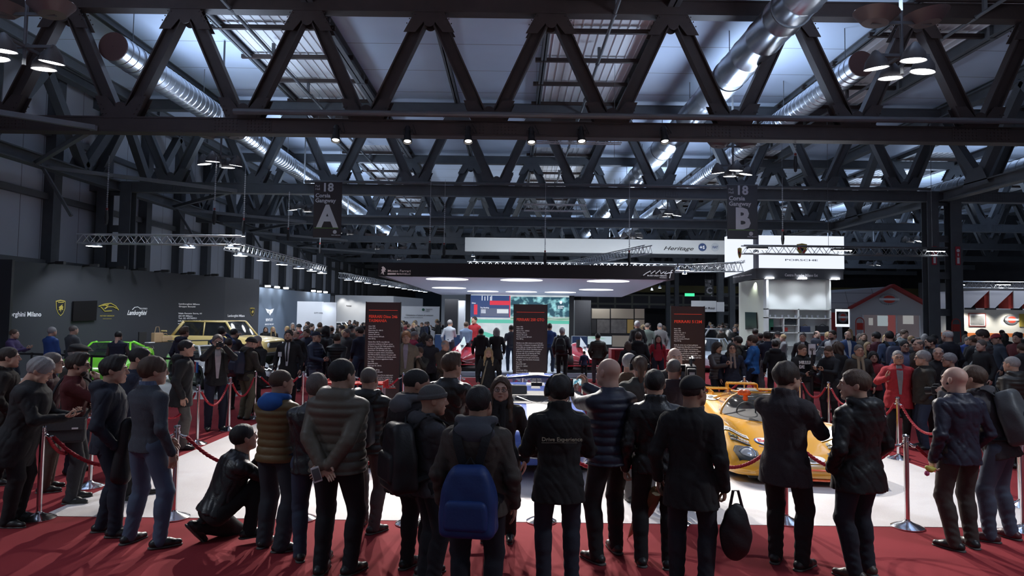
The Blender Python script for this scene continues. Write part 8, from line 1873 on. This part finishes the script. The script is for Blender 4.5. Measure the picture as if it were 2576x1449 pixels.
    if px == 2017:
        camera_prop(P, I, 'camera held at chest height by the person in the black sweatshirt'); t = text('HILLUS\nDE', .10, face_M(I['T']((.16, .15, .36)), (-1, 0, 0), (0, 0, 1)), white_p, P, name='printed_lettering', bold=.03, ext=.012)
    if px == 2088: phone_prop(P, I, 0, 'phone held by the bearded person looking down')
# white post sign "001"
g = empty('post_sign', (6.42, 14.9, 0), 0, 'black post with a small white sign reading 001 at the right rope corner', 'sign')
p = at(2042, 870, 14.9); g.location = (p.x, 14.9, 0); MB().lathe([(.18, 0), (.18, .02), (.03, .04), (.025, 1.55), (.001, 1.55)], 14, caps=False).build('post', blackm, g)
MB().box((-.075, -.02, 1.45), (.075, 0, 1.68)).build('sign_plate', mat('sign_plate_white', (.6, .62, .66), .5), g); text('001', .07, UPR((0, -.024, 1.54)), blackm, g, bold=.02, align='CENTER')

# ================================================================== crowd further back: a few built people, copied with their own clothes colours
protos = []
PS = [dict(jack='jacket', hair='short', arms=('down', 'down')), dict(jack='jacket', hood=True, hair='short', arms=('pocket', 'pocket')), dict(jack='coat', hair='crop', arms=('back', 'back')), dict(jack='puffer', hair='full', arms=('phone', 'down')),
      dict(jack='jacket', hair='long', sex='f', arms=('belly', 'down')), dict(jack='coat', hair='bob', sex='f', arms=('pocket', 'down')), dict(jack='sweater', hair='short', arms=('crossed', 'crossed')), dict(jack='jacket', hair='fringe', arms=('front', 'front'), fat=.8),
      dict(jack='puffer', hair='beanie', arms=('pocket', 'down')), dict(jack='suit', hair='short', arms=('down', 'talk')), dict(jack='jacket', hair='curly', arms=('camera', 'camera')), dict(jack='parka', hair='cap', arms=('down', 'pocket'), hood=True)]
for i, s_ in enumerate(PS):
    P, I = figure('crowd', height=1.74, lod=2, seed=50+i, **s_); protos.append(P); P['used'] = 0; P['hr'] = {'short': 'short hair', 'crop': 'cropped hair', 'full': 'full hair', 'long': 'long hair', 'bob': 'bobbed hair', 'fringe': 'thinning hair', 'beanie': 'a beanie', 'curly': 'curly hair', 'cap': 'a cap'}[s_['hair']]; P['jk'] = {'sweater': 'sweater', 'puffer': 'quilted jacket', 'coat': 'coat', 'suit': 'suit jacket', 'parka': 'hooded parka'}.get(s_['jack'], 'jacket')
JC = [cloth(c) for c in ((.012, .012, .014), (.016, .02, .035), (.03, .03, .034), (.05, .04, .03), (.02, .03, .07), (.07, .07, .075), (.014, .014, .016), (.11, .10, .09), (.02, .022, .03), (.16, .02, .03), (.05, .055, .04), (.2, .2, .21))]
JCN = ['person in a '+c for c in ('black', 'navy', 'charcoal', 'brown', 'blue', 'grey', 'plain black', 'beige-grey', 'dark', 'red', 'olive', 'pale grey')]
LC = [cloth(c, kind='denim') for c in ((.014, .014, .018), (.025, .035, .06), (.05, .045, .04), (.02, .02, .024))]
HC = [hairm(c) for c in ('black', 'dark', 'brown', 'greyb', 'grey', 'dark', 'blonde')]
occ = [(o.location.x, o.location.y) for o in bpy.data.objects if o.name.startswith('person') and o.parent is None and o not in protos]
occ_car = [(o.location.x, o.location.y) for o in bpy.data.objects if o.get('category') == 'car']
rc = random.Random(11)
def crowd(n, pxr, yr, group, label, faces=None):
    k = 0; tries = 0
    while k < n and tries < n*60:
        tries += 1; d = rc.uniform(*yr); px = rc.uniform(*pxr); x = (px-1288)/F*d
        if any((x-a)**2+(d-b)**2 < .30 for a, b in occ) or any((x-a)**2+(d-b)**2 < 3.6 for a, b in occ_car): continue
        if -4.9 < x < 6 and 25 < d < 41 and not (pxr[0] > 1100): continue
        if x < -11.0 and 33 < d < 45.5 and x < -11.4: continue
        if (-11.4 < x < -9.2 and 35.6 < d < 36.5) or (7.6 < x < 14.5 and 28.3 < d < 32): continue
        pr = rc.choice(protos)
        P = pr if not pr['used'] else copy_tree(pr); first = not pr['used']; pr['used'] = 1
        occ.append((x, d)); P.location = (x, d, .16 if (-4.6 < x < 5.9 and 24.6 < d < 42) else 0); P.rotation_euler.z = R(rc.choice([0, 20, -25, 180, 150, 200, 90, -90, 60, -60, 10])+rc.uniform(-15, 15)); s_ = rc.uniform(.93, 1.05); P.scale = (s_, s_, s_)
        ji = rc.randrange(len(JC)); jm, lm, hm_ = JC[ji], rc.choice(LC), rc.choice(HC); yw = math.degrees(P.rotation_euler.z) % 360
        tag(P, '%s %s, %s, from %s, %s' % (JCN[ji], pr['jk'], pr['hr'], 'behind' if yw < 45 or yw > 315 else ('the side' if yw < 130 or yw > 230 else 'the front'), label), 'person', group)
        for c in P.children:
            b_ = c.name.split('.')[0]; m_ = {'jacket': jm, 'sweater': jm, 'shirt': jm, 'vest': jm, 'trousers': lm, 'hair': hm_, 'body': rc.choice(SKIN[:3])}.get(b_)
            if m_: c.material_slots[0].link = 'OBJECT'; c.material_slots[0].material = m_
        k += 1
crowd(30, (722, 925), (21, 31), 'visitors in the crowd behind the left rope', 'in the left crowd')
crowd(26, (700, 925), (37, 60), 'visitors far down the left aisle', 'far down left aisle')
crowd(34, (1005, 1110), (24, 44), 'visitors in the aisle left of the canopy', 'left of the canopy')
crowd(9, (1590, 1690), (29, 44), 'visitors beyond the red desk', 'beyond the red desk')
crowd(26, (1780, 1866), (33, 60), 'visitors far behind the right info panel', 'left of white tower')
crowd(7, (1870, 2100), (22, 27), 'visitors before the white tower', 'by tower shelves')
crowd(22, (2095, 2576), (19, 32), 'visitors in the crowd on the right', 'before gabled stand')
crowd(7, (2180, 2576), (15.5, 20), 'visitors near the right rope', 'near right rope')
for p_ in protos:
    if 'used' in p_:
        if not p_['used']:
            for c in list(p_.children): bpy.data.objects.remove(c)
            bpy.data.objects.remove(p_)
for o in bpy.data.objects:
    for k_ in ('used', 'hr', 'jk'):
        if k_ in o: del o[k_]
